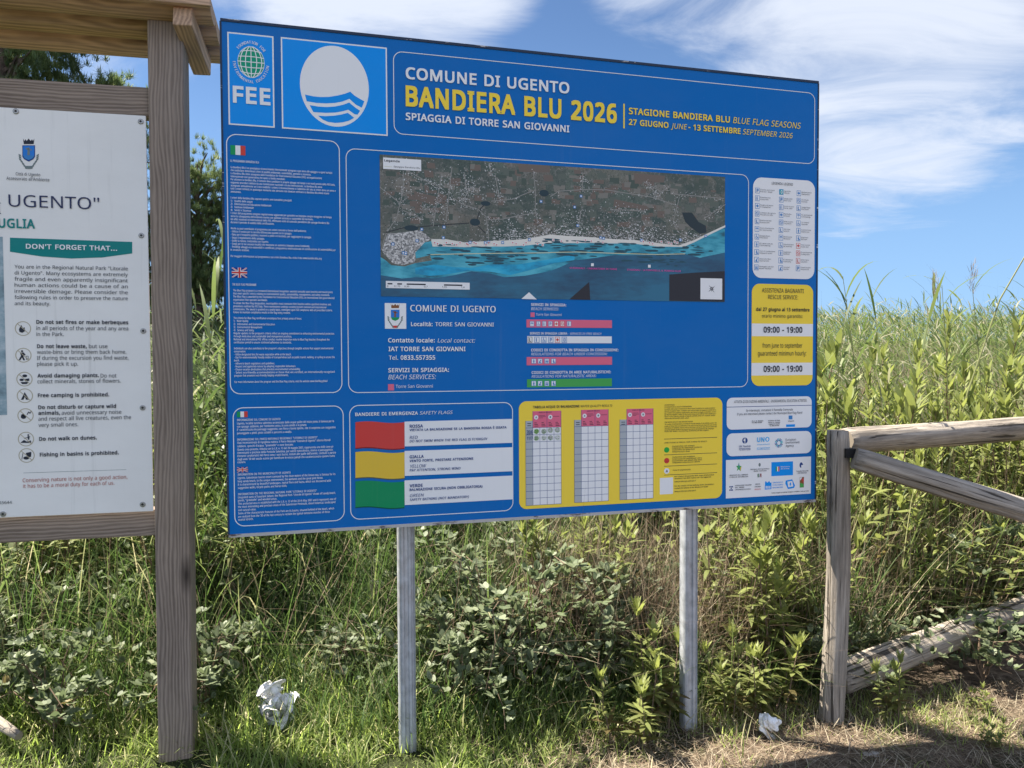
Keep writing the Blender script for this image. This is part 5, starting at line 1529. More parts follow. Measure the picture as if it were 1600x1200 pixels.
        ('T', 'LEGENDA LEGEND', 226.38, 46.47, 10.61, 1.09, 'ink', 0, 0),
        ('T', 'Pronto soccorso', 220.66, 49.28, 7.08, 0.5, 'ink', 0, 0),
        ('T', 'First aid', 220.67, 50.11, 5.8, 0.5, 'ink', 0, 0),
        ('T', 'Fontana', 220.63, 52.61, 5.03, 0.5, 'ink', 0, 0),
        ('T', 'Drinking water', 220.63, 53.44, 4.13, 0.5, 'ink', 0, 0),
        ('T', 'Divieto di pesca', 220.6, 55.94, 6.4, 0.5, 'ink', 0, 0),
        ('T', 'No fishing allowed here', 220.6, 56.78, 5.24, 0.5, 'ink', 0, 0),
        ('T', 'Campo da gioco', 220.56, 59.28, 7.77, 0.5, 'ink', 0, 0),
        ('T', 'Play ground area', 220.57, 60.11, 6.36, 0.5, 'ink', 0, 0),
        ('T', 'Ristorante', 220.53, 62.62, 5.72, 0.5, 'ink', 0, 0),
        ('T', 'Restaurant', 220.54, 63.45, 4.69, 0.5, 'ink', 0, 0),
        ('T', 'Divieto di balneazione', 220.5, 65.95, 7.09, 0.5, 'ink', 0, 0),
        ('T', 'No swimming', 220.51, 66.79, 5.81, 0.5, 'ink', 0, 0),
        ('T', 'Spiaggia libera', 220.47, 69.3, 5.04, 0.5, 'ink', 0, 0),
        ('T', 'Free beach', 220.47, 70.13, 4.13, 0.5, 'ink', 0, 0),
        ('T', 'Canoa', 220.44, 72.64, 6.41, 0.5, 'ink', 0, 0),
        ('T', 'Canoeing', 220.44, 73.47, 5.25, 0.5, 'ink', 0, 0),
        ('T', 'Torre di avvistamento', 220.4, 75.98, 7.78, 0.5, 'ink', 0, 0),
        ('T', 'Lifeguard tower', 220.41, 76.82, 6.37, 0.5, 'ink', 0, 0),
        ('T', 'Acque pericolose', 220.37, 79.33, 5.73, 0.5, 'ink', 0, 0),
        ('T', 'Dangerous waters', 220.38, 80.17, 4.69, 0.5, 'ink', 0, 0),
        ('T', 'Noleggio barche', 220.34, 82.68, 7.09, 0.5, 'ink', 0, 0),
        ('T', 'Boat rental', 220.34, 83.52, 5.81, 0.5, 'ink', 0, 0),
        ('T', 'Acque pericolose', 232.53, 49.28, 3.32, 0.5, 'ink', 0, 0),
        ('T', 'Dangerous waters', 232.54, 50.12, 2.72, 0.5, 'ink', 0, 0),
        ('T', 'Noleggio barche', 232.52, 52.61, 4.22, 0.5, 'ink', 0, 0),
        ('T', 'Boat rental', 232.52, 53.45, 3.46, 0.5, 'ink', 0, 0),
        ('T', 'Pronto soccorso', 232.5, 55.94, 5.12, 0.5, 'ink', 0, 0),
        ('T', 'First aid', 232.51, 56.78, 4.19, 0.5, 'ink', 0, 0),
        ('T', 'Fontana', 232.49, 59.28, 3.77, 0.5, 'ink', 0, 0),
        ('T', 'Drinking water', 232.49, 60.12, 3.09, 0.5, 'ink', 0, 0),
        ('T', 'Divieto di pesca', 232.47, 62.62, 4.67, 0.51, 'ink', 0, 0),
        ('T', 'No fishing allowed here', 232.48, 63.46, 3.83, 0.51, 'ink', 0, 0),
        ('T', 'Campo da gioco', 232.46, 65.96, 3.32, 0.51, 'ink', 0, 0),
        ('T', 'Play ground area', 232.46, 66.8, 2.72, 0.51, 'ink', 0, 0),
        ('T', 'Ristorante', 232.44, 69.3, 4.22, 0.51, 'ink', 0, 0),
        ('T', 'Restaurant', 232.45, 70.14, 3.46, 0.51, 'ink', 0, 0),
        ('T', 'Divieto di balneazione', 232.43, 72.64, 5.12, 0.51, 'ink', 0, 0),
        ('T', 'No swimming', 232.43, 73.49, 4.2, 0.51, 'ink', 0, 0),
        ('T', 'Spiaggia libera', 232.41, 75.99, 3.77, 0.51, 'ink', 0, 0),
        ('T', 'Free beach', 232.42, 76.83, 3.09, 0.51, 'ink', 0, 0),
        ('T', 'Canoa', 232.4, 79.34, 4.68, 0.51, 'ink', 0, 0),
        ('T', 'Canoeing', 232.41, 80.18, 3.83, 0.51, 'ink', 0, 0),
        ('T', 'Torre di avvistamento', 232.38, 82.69, 3.33, 0.51, 'ink', 0, 0),
        ('T', 'Lifeguard tower', 232.39, 83.53, 2.73, 0.51, 'ink', 0, 0),
        ('T', 'Ristorante', 241.47, 49.35, 5.05, 0.51, 'ink', 0, 0),
        ('T', 'Restaurant', 241.48, 50.2, 4.13, 0.51, 'ink', 0, 0),
        ('T', 'Divieto di balneazione', 241.45, 52.66, 3.59, 0.51, 'ink', 0, 0),
        ('T', 'No swimming', 241.46, 53.51, 2.94, 0.51, 'ink', 0, 0),
        ('T', 'Spiaggia libera', 241.43, 55.98, 4.56, 0.51, 'ink', 0, 0),
        ('T', 'Free beach', 241.44, 56.82, 3.74, 0.51, 'ink', 0, 0),
        ('T', 'Canoa', 241.42, 59.29, 5.54, 0.51, 'ink', 0, 0),
        ('T', 'Canoeing', 241.42, 60.14, 4.54, 0.51, 'ink', 0, 0),
        ('T', 'Torre di avvistamento', 241.4, 62.6, 4.08, 0.51, 'ink', 0, 0),
        ('T', 'Lifeguard tower', 241.41, 63.45, 3.34, 0.51, 'ink', 0, 0),
        ('T', 'Acque pericolose', 241.38, 65.92, 5.05, 0.51, 'ink', 0, 0),
        ('T', 'Dangerous waters', 241.39, 66.77, 4.14, 0.51, 'ink', 0, 0),
        ('T', 'Noleggio barche', 241.36, 69.24, 3.6, 0.51, 'ink', 0, 0),
        ('T', 'Boat rental', 241.37, 70.09, 2.95, 0.51, 'ink', 0, 0),
        ('T', 'Pronto soccorso', 241.35, 72.56, 4.57, 0.51, 'ink', 0, 0),
        ('T', 'First aid', 241.35, 73.41, 3.74, 0.51, 'ink', 0, 0),
        ('T', 'Fontana', 241.33, 75.88, 5.54, 0.51, 'ink', 0, 0),
        ('T', 'Drinking water', 241.34, 76.73, 4.54, 0.51, 'ink', 0, 0),
        ('T', 'Divieto di pesca', 241.31, 79.21, 4.08, 0.51, 'ink', 0, 0),
        ('T', 'No fishing allowed here', 241.32, 80.06, 3.35, 0.51, 'ink', 0, 0),
        ('T', 'Campo da gioco', 241.3, 82.53, 5.06, 0.51, 'ink', 0, 0),
        ('T', 'Play ground area', 241.3, 83.38, 4.15, 0.51, 'ink', 0, 0),
    ],
    'legend_icons': [
        ('I', 218.28, 48.32, 220.43, 50.7, 'icon_blue', 'white', 'P'),
        ('I', 218.25, 51.65, 220.4, 54.04, 'icon_blue', 'white', 'i'),
        ('I', 218.21, 54.98, 220.37, 57.37, 'icon_blue', 'white', '+'),
        ('I', 218.18, 58.3, 220.33, 60.71, 'icon_blue', 'white', 'o'),
        ('I', 218.15, 61.63, 220.3, 64.04, 'icon_blue', 'white', 'L'),
        ('I', 218.12, 64.97, 220.27, 67.38, 'icon_blue', 'white', '~'),
        ('I', 218.08, 68.3, 220.24, 70.72, 'icon_blue', 'white', '&'),
        ('I', 218.05, 71.64, 220.21, 74.07, 'icon_blue', 'white', 'A'),
        ('I', 218.02, 74.98, 220.17, 77.41, 'icon_blue', 'white', '%'),
        ('I', 217.98, 78.32, 220.14, 80.76, 'icon_blue', 'white', '/'),
        ('I', 217.95, 81.66, 220.11, 84.11, 'icon_blue', 'white', '='),
        ('I', 230.2, 48.31, 232.35, 50.71, 'icon_blue', 'teal', '0'),
        ('I', 230.18, 51.63, 232.33, 54.05, 'icon_blue', 'white', 'P'),
        ('I', 230.17, 54.96, 232.32, 57.38, 'icon_blue', 'white', 'i'),
        ('I', 230.15, 58.29, 232.3, 60.72, 'icon_blue', 'white', '+'),
        ('I', 230.14, 61.62, 232.29, 64.06, 'icon_blue', 'white', 'o'),
        ('I', 230.12, 64.96, 232.27, 67.4, 'icon_blue', 'white', 'L'),
        ('I', 230.11, 68.29, 232.26, 70.74, 'icon_blue', 'white', '~'),
        ('I', 230.09, 71.63, 232.24, 74.09, 'icon_blue', 'white', '&'),
        ('I', 230.08, 74.97, 232.23, 77.43, 'icon_blue', 'white', 'A'),
        ('I', 230.06, 78.31, 232.22, 80.78, 'icon_blue', 'white', '%'),
        ('I', 230.05, 81.66, 232.2, 84.13, 'icon_blue', 'white', '/'),
        ('I', 239.1, 48.38, 241.19, 50.81, 'icon_blue', 'white', '+'),
        ('I', 239.09, 51.68, 241.17, 54.12, 'icon_blue', 'white', 'o'),
        ('I', 239.07, 54.99, 241.15, 57.43, 'icon_blue', 'white', 'L'),
        ('I', 239.05, 58.29, 241.13, 60.74, 'icon_blue', 'white', '~'),
        ('I', 239.03, 61.6, 241.12, 64.06, 'icon_blue', 'white', '&'),
        ('I', 239.01, 64.91, 241.1, 67.37, 'icon_blue', 'white', 'A'),
        ('I', 239, 68.23, 241.08, 70.69, 'icon_blue', 'white', '%'),
        ('I', 238.98, 71.54, 241.06, 74.01, 'flag_red', 'white', '+'),
        ('I', 238.96, 74.86, 241.05, 77.34, 'flag_red', 'white', 'o'),
        ('I', 238.94, 78.17, 241.03, 80.66, 'flag_red', 'white', 'L'),
        ('I', 238.92, 81.49, 241.01, 83.99, 'icon_blue', 'white', 'P'),
    ],
    'rescue_plate': [
        ('O', 216.82, 89.96, 247.93, 134.8, 3.8, 'yellow', 1),
        ('R', 216.82, 107.39, 247.93, 112.93, 'white', 2),
        ('R', 216.82, 124.66, 247.93, 130.21, 'white', 2),
    ],
    'rescue_lettering': [
        ('X',),
        ('T', 'ASSISTENZA BAGNANTI', 221.75, 93.69, 21.17, 1.81, 'ink', 0, 0),
        ('X',),
        ('T', 'RESCUE SERVICE:', 224.88, 96.53, 15.09, 1.77, 'ink', 0, 0),
        ('X',),
        ('T', 'dal 27 giugno al 13 settembre', 218.93, 101.88, 27.03, 1.51, 'ink', 2, 0),
        ('X',),
        ('T', 'orario minimo garantito:', 221.81, 104.74, 20.7, 1.47, 'ink', 0, 0),
        ('X',),
        ('T', '09:00 - 19:00', 222.67, 111.35, 19.65, 2.61, 'ink', 2, 0),
        ('X',),
        ('T', 'from june to september', 222.14, 117.97, 20.24, 1.98, 'ink', 0, 0),
        ('X',),
        ('T', 'guaranteed minimun hourly:', 219.91, 121.47, 24.48, 2.02, 'ink', 0, 0),
        ('X',),
        ('T', '09:00 - 19:00', 222.78, 128.66, 19.68, 2.71, 'ink', 2, 0),
    ],
    'flags_lettering': [
        ('T', 'BANDIERE DI EMERGENZA', 46.07, 143.95, 23.93, 1.28, 'white', 2, 0),
        ('T', 'SAFETY FLAGS', 70.71, 143.95, 12.8, 1.26, 'white', 0, 1),
    ],
    'red_flag': [
        ('P', ((46.12, 146.67), (47.27, 146.57), (48.43, 146.5), (49.58, 146.45), (50.74, 146.46), (51.9, 146.51), (53.06, 146.62), (54.22, 146.75), (55.39, 146.91), (56.56, 147.07), (57.73, 147.21), (58.9, 147.31), (60.08, 147.37), (61.25, 147.37), (62.44, 147.33), (63.62, 147.25), (64.81, 147.16), (64.72, 157.18), (63.53, 157.27), (62.34, 157.34), (61.16, 157.37), (59.98, 157.35), (58.8, 157.29), (57.63, 157.17), (56.46, 157.02), (55.29, 156.85), (54.12, 156.69), (52.96, 156.54), (51.8, 156.43), (50.64, 156.36), (49.48, 156.35), (48.32, 156.38), (47.17, 156.45), (46.02, 156.53)), 'flag_shade_red', 1),
        ('P', ((46.12, 146.3), (47.28, 146.2), (48.43, 146.12), (49.58, 146.08), (50.74, 146.09), (51.9, 146.14), (53.06, 146.24), (54.23, 146.38), (55.39, 146.54), (56.56, 146.69), (57.73, 146.83), (58.9, 146.93), (60.08, 146.99), (61.26, 147), (62.44, 146.95), (63.62, 146.88), (64.81, 146.78), (64.72, 156.81), (63.53, 156.89), (62.35, 156.96), (61.17, 156.99), (59.99, 156.98), (58.81, 156.91), (57.63, 156.8), (56.46, 156.65), (55.29, 156.48), (54.13, 156.31), (52.96, 156.16), (51.8, 156.05), (50.64, 155.99), (49.48, 155.97), (48.33, 156.01), (47.17, 156.07), (46.02, 156.16)), 'flag_red2', 2),
    ],
    'flag_captions': [
        ('R', 64.81, 146.55, 108.16, 156.19, 'white', 1),
        ('X',),
        ('R', 64.71, 157.97, 108.1, 167.67, 'white', 1),
        ('X',),
        ('R', 64.61, 169.43, 108.05, 179.04, 'white', 1),
        ('X',),
    ],
    'yellow_flag': [
        ('P', ((46, 158.1), (47.15, 158.02), (48.31, 157.95), (49.46, 157.92), (50.62, 157.94), (51.78, 158), (52.94, 158.12), (54.11, 158.27), (55.27, 158.44), (56.44, 158.61), (57.61, 158.76), (58.79, 158.87), (59.97, 158.94), (61.15, 158.96), (62.33, 158.93), (63.52, 158.87), (64.71, 158.78), (64.62, 168.83), (63.43, 168.91), (62.24, 168.96), (61.05, 168.98), (59.87, 168.95), (58.69, 168.87), (57.52, 168.75), (56.35, 168.58), (55.18, 168.4), (54.01, 168.22), (52.84, 168.06), (51.68, 167.94), (50.52, 167.86), (49.36, 167.83), (48.2, 167.85), (47.05, 167.91), (45.89, 167.99)), 'flag_shade_yellow', 1),
        ('P', ((46, 157.73), (47.15, 157.64), (48.31, 157.58), (49.47, 157.55), (50.62, 157.56), (51.78, 157.63), (52.95, 157.74), (54.11, 157.89), (55.28, 158.06), (56.45, 158.23), (57.62, 158.38), (58.79, 158.5), (59.97, 158.57), (61.15, 158.58), (62.33, 158.55), (63.52, 158.49), (64.71, 158.4), (64.62, 168.45), (63.43, 168.53), (62.24, 168.58), (61.06, 168.6), (59.88, 168.57), (58.7, 168.5), (57.52, 168.37), (56.35, 168.21), (55.18, 168.03), (54.01, 167.85), (52.85, 167.69), (51.68, 167.56), (50.52, 167.49), (49.36, 167.46), (48.21, 167.48), (47.05, 167.54), (45.9, 167.61)), 'flag_yellow', 2),
    ],
    'green_flag': [
        ('P', ((45.88, 169.31), (47.03, 169.24), (48.19, 169.18), (49.34, 169.16), (50.5, 169.19), (51.67, 169.27), (52.83, 169.4), (53.99, 169.56), (55.16, 169.74), (56.33, 169.92), (57.51, 170.09), (58.68, 170.21), (59.86, 170.29), (61.04, 170.32), (62.23, 170.31), (63.41, 170.25), (64.6, 170.18), (64.51, 180.25), (63.32, 180.31), (62.13, 180.36), (60.95, 180.36), (59.77, 180.32), (58.59, 180.23), (57.41, 180.09), (56.24, 179.92), (55.06, 179.73), (53.9, 179.54), (52.73, 179.36), (51.56, 179.23), (50.4, 179.14), (49.24, 179.1), (48.08, 179.11), (46.93, 179.15), (45.77, 179.21)), 'flag_shade_green', 1),
        ('P', ((45.88, 168.94), (47.04, 168.86), (48.19, 168.81), (49.35, 168.79), (50.51, 168.82), (51.67, 168.9), (52.83, 169.02), (54, 169.18), (55.17, 169.36), (56.34, 169.55), (57.51, 169.71), (58.69, 169.84), (59.86, 169.92), (61.05, 169.94), (62.23, 169.93), (63.42, 169.87), (64.61, 169.8), (64.52, 179.87), (63.33, 179.93), (62.14, 179.98), (60.95, 179.99), (59.77, 179.95), (58.59, 179.86), (57.41, 179.72), (56.24, 179.54), (55.07, 179.35), (53.9, 179.16), (52.73, 178.99), (51.57, 178.85), (50.41, 178.76), (49.25, 178.72), (48.09, 178.73), (46.93, 178.78), (45.78, 178.84)), 'flag_green2', 2),
    ],
    'flag_lettering': [
        ('T', 'ROSSA', 66.76, 149.01, 5.18, 1.22, 'navy', 2, 0),
        ('T', 'VIETATA LA BALNEAZIONE SE LA BANDIERA ROSSA È ISSATA', 66.75, 150.31, 38.85, 0.92, 'navy', 2, 0),
        ('T', 'RED', 66.72, 153.38, 2.99, 1.22, 'navy', 0, 1),
        ('T', 'DO NOT SWIM WHEN THE RED FLAG IS FLYING/IV', 66.71, 154.73, 30.85, 1.01, 'navy', 1, 1),
        ('X',),
        ('T', 'GIALLA', 66.66, 160.91, 5.48, 1.22, 'navy', 2, 0),
        ('T', 'VENTO FORTE, PRESTARE ATTENZIONE', 66.64, 162.39, 25.23, 0.97, 'navy', 2, 0),
        ('T', 'YELLOW', 66.62, 164.62, 6.25, 1.26, 'navy', 0, 1),
        ('T', 'PAY ATTENTION, STRONG WIND', 66.61, 166.05, 20, 1.01, 'navy', 1, 1),
        ('X',),
        ('T', 'VERDE', 66.56, 172.21, 5.11, 1.22, 'navy', 2, 0),
        ('T', 'BALNEAZIONE SICURA (NON OBBLIGATORIA)', 66.54, 173.64, 29, 1.01, 'navy', 2, 0),
        ('T', 'GREEN', 66.52, 176.01, 5.32, 1.18, 'navy', 0, 1),
        ('T', 'SAFETY BATHING (NOT MANDATORY)', 66.51, 177.53, 23.42, 1.01, 'navy', 1, 1),
    ],
    'results_plate': [
        ('O', 110.81, 139.57, 202.63, 183.34, 3.2, 'yellow', 1),
    ],
    'results_tables': [
        ('B', (113.64, 116.64, 119.65, 122.68, 125.68, 128.74), 143.68, 150.39, 147.56, 181.93, 1),
        ('X',),
        ('B', (134.5, 137.52, 140.5, 143.55, 146.56, 149.5), 143.55, 150.42, 147.66, 181.8, 0),
        ('X',),
        ('B', (154.63, 157.75, 160.65, 163.75, 166.68, 169.86), 143.6, 150.37, 148.04, 181.72, 0),
        ('X',),
    ],
    'results_lettering': [
        ('T', 'TABELLA ACQUE DI BALNEAZIONE', 116.81, 142.49, 19.86, 0.99, 'ink', 2, 0),
        ('T', 'WATER QUALITY RESULTS', 137.07, 142.49, 14.03, 0.92, 'ink', 0, 1),
        ('T', '20/6', 114.03, 153.15, 2.57, 1.89, 'navy', 1, 0),
        ('T', '11/7', 114.15, 155.29, 2.31, 1.44, 'navy', 1, 0),
        ('T', 'AVVERTENZA:', 175.04, 142.55, 4.78, 0.52, 'ink', 1, 0),
        ('T', 'LA QUALITÀ DELLE ACQUE DI BALNEAZIONE', 175.04, 143.41, 12.77, 0.52, 'ink', 1, 0),
        ('T', 'La qualità delle acque è monitorata in diversi punti di prelievo con analisi periodiche', 175.04, 144.27, 23.94, 0.52, 'ink', 1, 0),
        ('T', 'durante la stagione estiva. I campioni sono prelevati dagli enti preposti secondo norma', 175.05, 145.09, 24.43, 0.52, 'ink', 1, 0),
        ('T', 'ed i risultati sono pubblicati regolarmente, ogni mese, da maggio a settembre, ai sensi', 175.05, 145.91, 24.43, 0.52, 'ink', 1, 0),
        ('T', 'del decreto vigente. I valori si riferiscono ai due punti indicati nella tabella qui a', 175.05, 146.69, 24.43, 0.52, 'ink', 1, 0),
        ('T', 'fianco e sono espressi secondo la legenda riportata sotto con i rispettivi simboli', 175.05, 147.46, 23.95, 0.52, 'ink', 1, 0),
        ('T', 'riferiti alla balneabilità delle acque.', 175.05, 148.28, 11.57, 0.52, 'ink', 1, 0),
        ('T', 'THE WATER QUALITY AND BATHING WATER', 175.05, 149.88, 13.26, 0.52, 'ink', 1, 0),
        ('T', 'The quality of bathing waters is monitored through samples in the bathing season. The', 175.06, 150.74, 24.69, 0.52, 'ink', 1, 0),
        ('T', 'results of these tests are published in the table on the left and show the state of the', 175.06, 151.57, 24.69, 0.52, 'ink', 1, 0),
        ('T', 'two points of sampling. Values refer to the limits set by the law and are expressed', 175.06, 152.34, 24.69, 0.52, 'ink', 1, 0),
        ('T', 'using the symbols shown in the legend here below and explained in two languages', 175.06, 153.12, 23.47, 0.52, 'ink', 1, 0),
        ('T', 'from the water monitoring authority of the region.', 175.06, 153.81, 21.02, 0.52, 'ink', 1, 0),
        ('T', 'COME SI LEGGE LA TABELLA / HOW TO READ THE RESULTS', 174.97, 158.65, 20.15, 0.56, 'ink', 1, 0),
        ('T', 'Escherichia coli minore', 178.77, 160.25, 10.44, 0.56, 'ink', 1, 0),
        ('T', 'Enterococchi intestinali conformi', 178.77, 161.03, 13.93, 0.56, 'ink', 1, 0),
        ('T', 'Escherichia coli below limit', 178.77, 161.81, 10.54, 0.56, 'ink', 1, 0),
        ('T', 'Enterococci fine', 178.77, 162.64, 8.13, 0.56, 'ink', 1, 0),
        ('T', 'Escherichia coli maggiore', 178.78, 164.89, 10.55, 0.56, 'ink', 1, 0),
        ('T', 'Enterococchi intestinali oltre', 178.78, 165.72, 13.94, 0.56, 'ink', 1, 0),
        ('T', 'Escherichia coli above the limit', 178.78, 166.5, 13.94, 0.56, 'ink', 1, 0),
        ('T', 'Intestinal enterococci above', 178.78, 167.28, 12.97, 0.56, 'ink', 1, 0),
        ('T', 'Punto di campionamento', 179.03, 170.51, 8.29, 0.57, 'ink', 1, 0),
        ('T', 'Per i risultati dei parametri delle acque di balneazione', 179.75, 173.28, 18.86, 0.57, 'ink', 1, 0),
        ('T', 'consultare il sito della regione con i dati aggiornati', 179.75, 174.15, 17.39, 0.57, 'ink', 1, 0),
        ('T', 'www.portaleacque.salute.gov.it', 179.75, 175.46, 10.09, 0.57, 'ink', 1, 0),
        ('T', 'For the results of the bathing water parameters', 179.75, 177.37, 18.87, 0.57, 'ink', 1, 0),
        ('T', 'consult the website of the Ministry of Health', 179.76, 178.33, 15.93, 0.57, 'ink', 1, 0),
        ('T', 'www.portaleacque.salute.gov.it', 179.76, 179.68, 10.09, 0.57, 'ink', 1, 0),
        ('R', 174.92, 156.7, 200.11, 156.92, 'ink', 2),
        ('R', 174.94, 163.45, 200.14, 163.67, 'ink', 2),
        ('R', 174.94, 168.3, 200.16, 168.52, 'ink', 2),
        ('R', 174.95, 172.07, 200.18, 172.29, 'ink', 2),
    ],
    'results_symbols': [
        ('Y', 176.16, 161.46, 1.25, 'smile_green', 'u'),
        ('Y', 176.17, 166.05, 1.25, 'flag_red', 'n'),
        ('Y', 176.18, 170.47, 1.25, 'white', 'A'),
        ('Y', 118.19, 151.91, 1.12, 'smile_lime', 'u'),
        ('Y', 121.34, 152, 1.12, 'smile_lime', 'u'),
        ('Y', 124.15, 151.59, 1.12, 'smile_lime', 'u'),
        ('Y', 127.16, 151.55, 1.12, 'smile_lime', 'u'),
        ('Y', 118.18, 154.68, 1.12, 'smile_lime', 'u'),
        ('Y', 121.33, 154.69, 1.12, 'smile_lime', 'u'),
        ('Y', 124.14, 154.7, 1.12, 'smile_lime', 'u'),
        ('Y', 127.15, 154.66, 1.12, 'smile_lime', 'u'),
        ('R', 172.97, 173.35, 179.13, 180.39, 'white', 2),
    ],
    'sponsor_plates': [
        ('O', 204.77, 139.76, 247.59, 153.71, 2.6, 'white', 1),
        ('R', 204.77, 143.68, 247.59, 143.93, 'navy', 2),
        ('X',),
        ('O', 204.73, 155.35, 247.61, 165.35, 2.8, 'white', 1),
        ('X',),
        ('R', 204.48, 166.91, 247.45, 183.73, 'white', 1),
    ],
    'sponsor_lettering': [
        ('T', 'ATTIVITA DI EDUCAZIONE AMBIENTALE | ENVIRONMENTAL EDUCATION ACTIVITIES', 208.3, 142.16, 36.49, 1.16, 'ink', 0, 0),
        ('T', 'Se interessati, contattare il Pannello Comunale', 214.2, 145.97, 23.56, 0.98, 'ink', 0, 0),
        ('T', 'If you are interested please contact the Municipal Blue Flag Panel', 209.74, 147.46, 32.82, 0.98, 'ink', 0, 0),
        ('T', 'Via S. M. Bambina', 217.04, 150.4, 5.7, 0.47, 'ink', 2, 0),
        ('T', 'Tel. 0833 557355', 217.04, 151.11, 5.06, 0.47, 'ink', 2, 0),
        ('T', 'Palazzo di Città', 225.32, 150.42, 5.83, 0.47, 'ink', 2, 0),
        ('T', 'Piazza A. Colosso', 225.32, 151.23, 5.94, 0.47, 'ink', 2, 0),
        ('T', 'Ugento (LE)', 225.59, 151.95, 5.4, 0.47, 'ink', 2, 0),
        ('T', 'Tel. 0833 557355', 225.87, 152.71, 4.86, 0.47, 'ink', 2, 0),
        ('T', 'Infopoint', 235.34, 150.87, 3.01, 0.48, 'ink', 2, 0),
        ('R', 235.71, 148.19, 237.68, 149.93, 'icon_blue', 2),
        ('R', 234.43, 152.14, 239.02, 153.29, 'bright_blue', 2),
        ('T', 'UN Tourism', 210.76, 161.57, 5.71, 0.89, 'navy', 1, 0),
        ('T', 'UN', 219.75, 159.47, 3.64, 2.03, 'sky_blue', 2, 0),
        ('T', 'BRINGING', 210.86, 162.41, 5.55, 0.52, 'navy', 1, 0),
        ('T', 'THE WORLD CLOSER', 210.87, 162.98, 5.55, 0.52, 'navy', 1, 0),
        ('T', 'environment', 219.76, 160.84, 6.43, 0.52, 'sky_blue', 1, 0),
        ('T', 'programme', 219.77, 162.35, 6.43, 0.52, 'sky_blue', 1, 0),
        ('T', 'United Nations', 219.77, 163.01, 6.44, 0.52, 'sky_blue', 1, 0),
        ('T', 'European', 234.15, 159.41, 5.26, 0.95, 'ink', 0, 0),
        ('T', 'Environment', 234.16, 160.7, 7.13, 0.95, 'ink', 0, 0),
        ('T', 'Agency', 234.17, 162.13, 4.16, 0.95, 'ink', 0, 0),
        ('T', 'MINISTERO DELL AMBIENTE', 206.25, 173.94, 9.06, 0.56, 'ink', 1, 0),
        ('T', 'E DELLA SICUREZZA', 206.26, 174.78, 9.06, 0.56, 'ink', 1, 0),
        ('T', 'Ministero dell Agricoltura', 216.47, 171.75, 9.42, 0.57, 'ink', 1, 0),
        ('T', 'delle foreste', 218.07, 172.57, 6.42, 0.57, 'ink', 1, 0),
        ('T', 'Ministero', 231.68, 171.24, 4.64, 0.57, 'white', 1, 0),
        ('T', 'del Turismo', 231.68, 172.1, 4.37, 0.57, 'white', 1, 0),
        ('T', 'Consiglio Nazionale', 239.74, 173.54, 6.25, 0.58, 'ink', 1, 0),
        ('T', 'delle Ricerche', 240.46, 174.39, 4.59, 0.58, 'ink', 1, 0),
        ('T', 'FEDERAZIONE ITALIANA', 208.9, 178.56, 8.14, 0.56, 'ink', 1, 0),
        ('T', 'DEL MARE', 208.9, 179.45, 4.59, 0.56, 'ink', 1, 0),
        ('T', 'CAPITANERIE DI PORTO', 208.9, 180.39, 7.77, 0.56, 'ink', 1, 0),
        ('T', 'UNIONE', 218.95, 178.42, 2.35, 0.57, 'ink', 1, 0),
        ('T', 'ITALIANA', 218.64, 179.49, 2.99, 0.57, 'ink', 1, 0),
        ('T', 'NUOTO', 218.65, 180.68, 2.99, 0.57, 'flag_red', 1, 0),
        ('T', 'SINDACATO', 227.66, 178.12, 5.16, 0.57, 'bright_blue', 1, 0),
        ('T', 'ITALIANO', 227.66, 179.21, 5.27, 0.57, 'bright_blue', 1, 0),
        ('T', 'BALNEARI', 227.67, 180.36, 5.16, 0.57, 'bright_blue', 1, 0),
        ('T', 'Stampa eseguita su materiale ecologico e riciclabile al cento per cento', 227.15, 182.66, 19.09, 0.57, 'ink', 1, 0),
    ],
    'sponsor_emblems': [
        ('D', 213.75, 158.67, 1.35, 'navy', 2),
        ('D', 213.55, 158.47, 0.5, 'white', 3),
        ('R', 213.6, 157.37, 213.9, 159.97, 'white', 4),
        ('X',),
        ('D', 224.94, 158.46, 1.1, 'sky_blue', 2),
        ('N', 224.94, 158.46, 0.5, 0.7, 'white', 3, 24),
        ('X',),
        ('K', 230.78, 160.3, 1, 2, 16),
        ('X',),
        ('P', ((210.79, 168.18), (211.16, 169.6), (212.12, 169.87), (211.38, 170.69), (211.71, 172.11), (210.8, 171.23), (209.81, 171.89), (210.22, 170.64), (209.48, 169.77), (210.43, 169.57)), 'bar_green', 2),
        ('P', ((210.79, 168.18), (211.01, 169.59), (211.02, 171.24), (210.69, 169.58)), 'icon_blue', 3),
        ('P', ((211.38, 170.69), (212.12, 169.87), (211.71, 172.11)), 'flag_yellow', 3),
        ('X',),
        ('N', 221.15, 169.63, 0.55, 0.8, 'leaf_grey', 2, 16),
        ('X',),
        ('R', 220.11, 173.55, 220.78, 175.21, 'flag_green', 1),
        ('R', 220.78, 173.55, 221.46, 175.21, 'white', 1),
        ('R', 221.46, 173.55, 222.14, 175.21, 'flag_red', 1),
        ('X',),
        ('R', 227.07, 168.73, 238.13, 174.96, 'bright_blue', 2),
        ('R', 229.29, 170.82, 229.91, 172.92, 'flag_green', 3),
        ('R', 229.91, 170.82, 230.53, 172.92, 'white', 3),
        ('R', 230.53, 170.82, 231.15, 172.92, 'flag_red', 3),
        ('X',),
        ('N', 242.36, 170.63, 0.85, 1.25, 'navy', 2, 20),
        ('R', 242.36, 170.63, 243.46, 171.83, 'white', 3),
        ('F', 242.26, 170.23, 243.36, 171.73, 0.1, 0.25, 'navy'),
        ('X',),
        ('R', 206.17, 178.43, 206.69, 179.01, 'navy', 2),
        ('R', 206.17, 179.87, 206.69, 180.45, 'navy', 2),
        ('R', 206.82, 178.43, 207.34, 179.01, 'navy', 2),
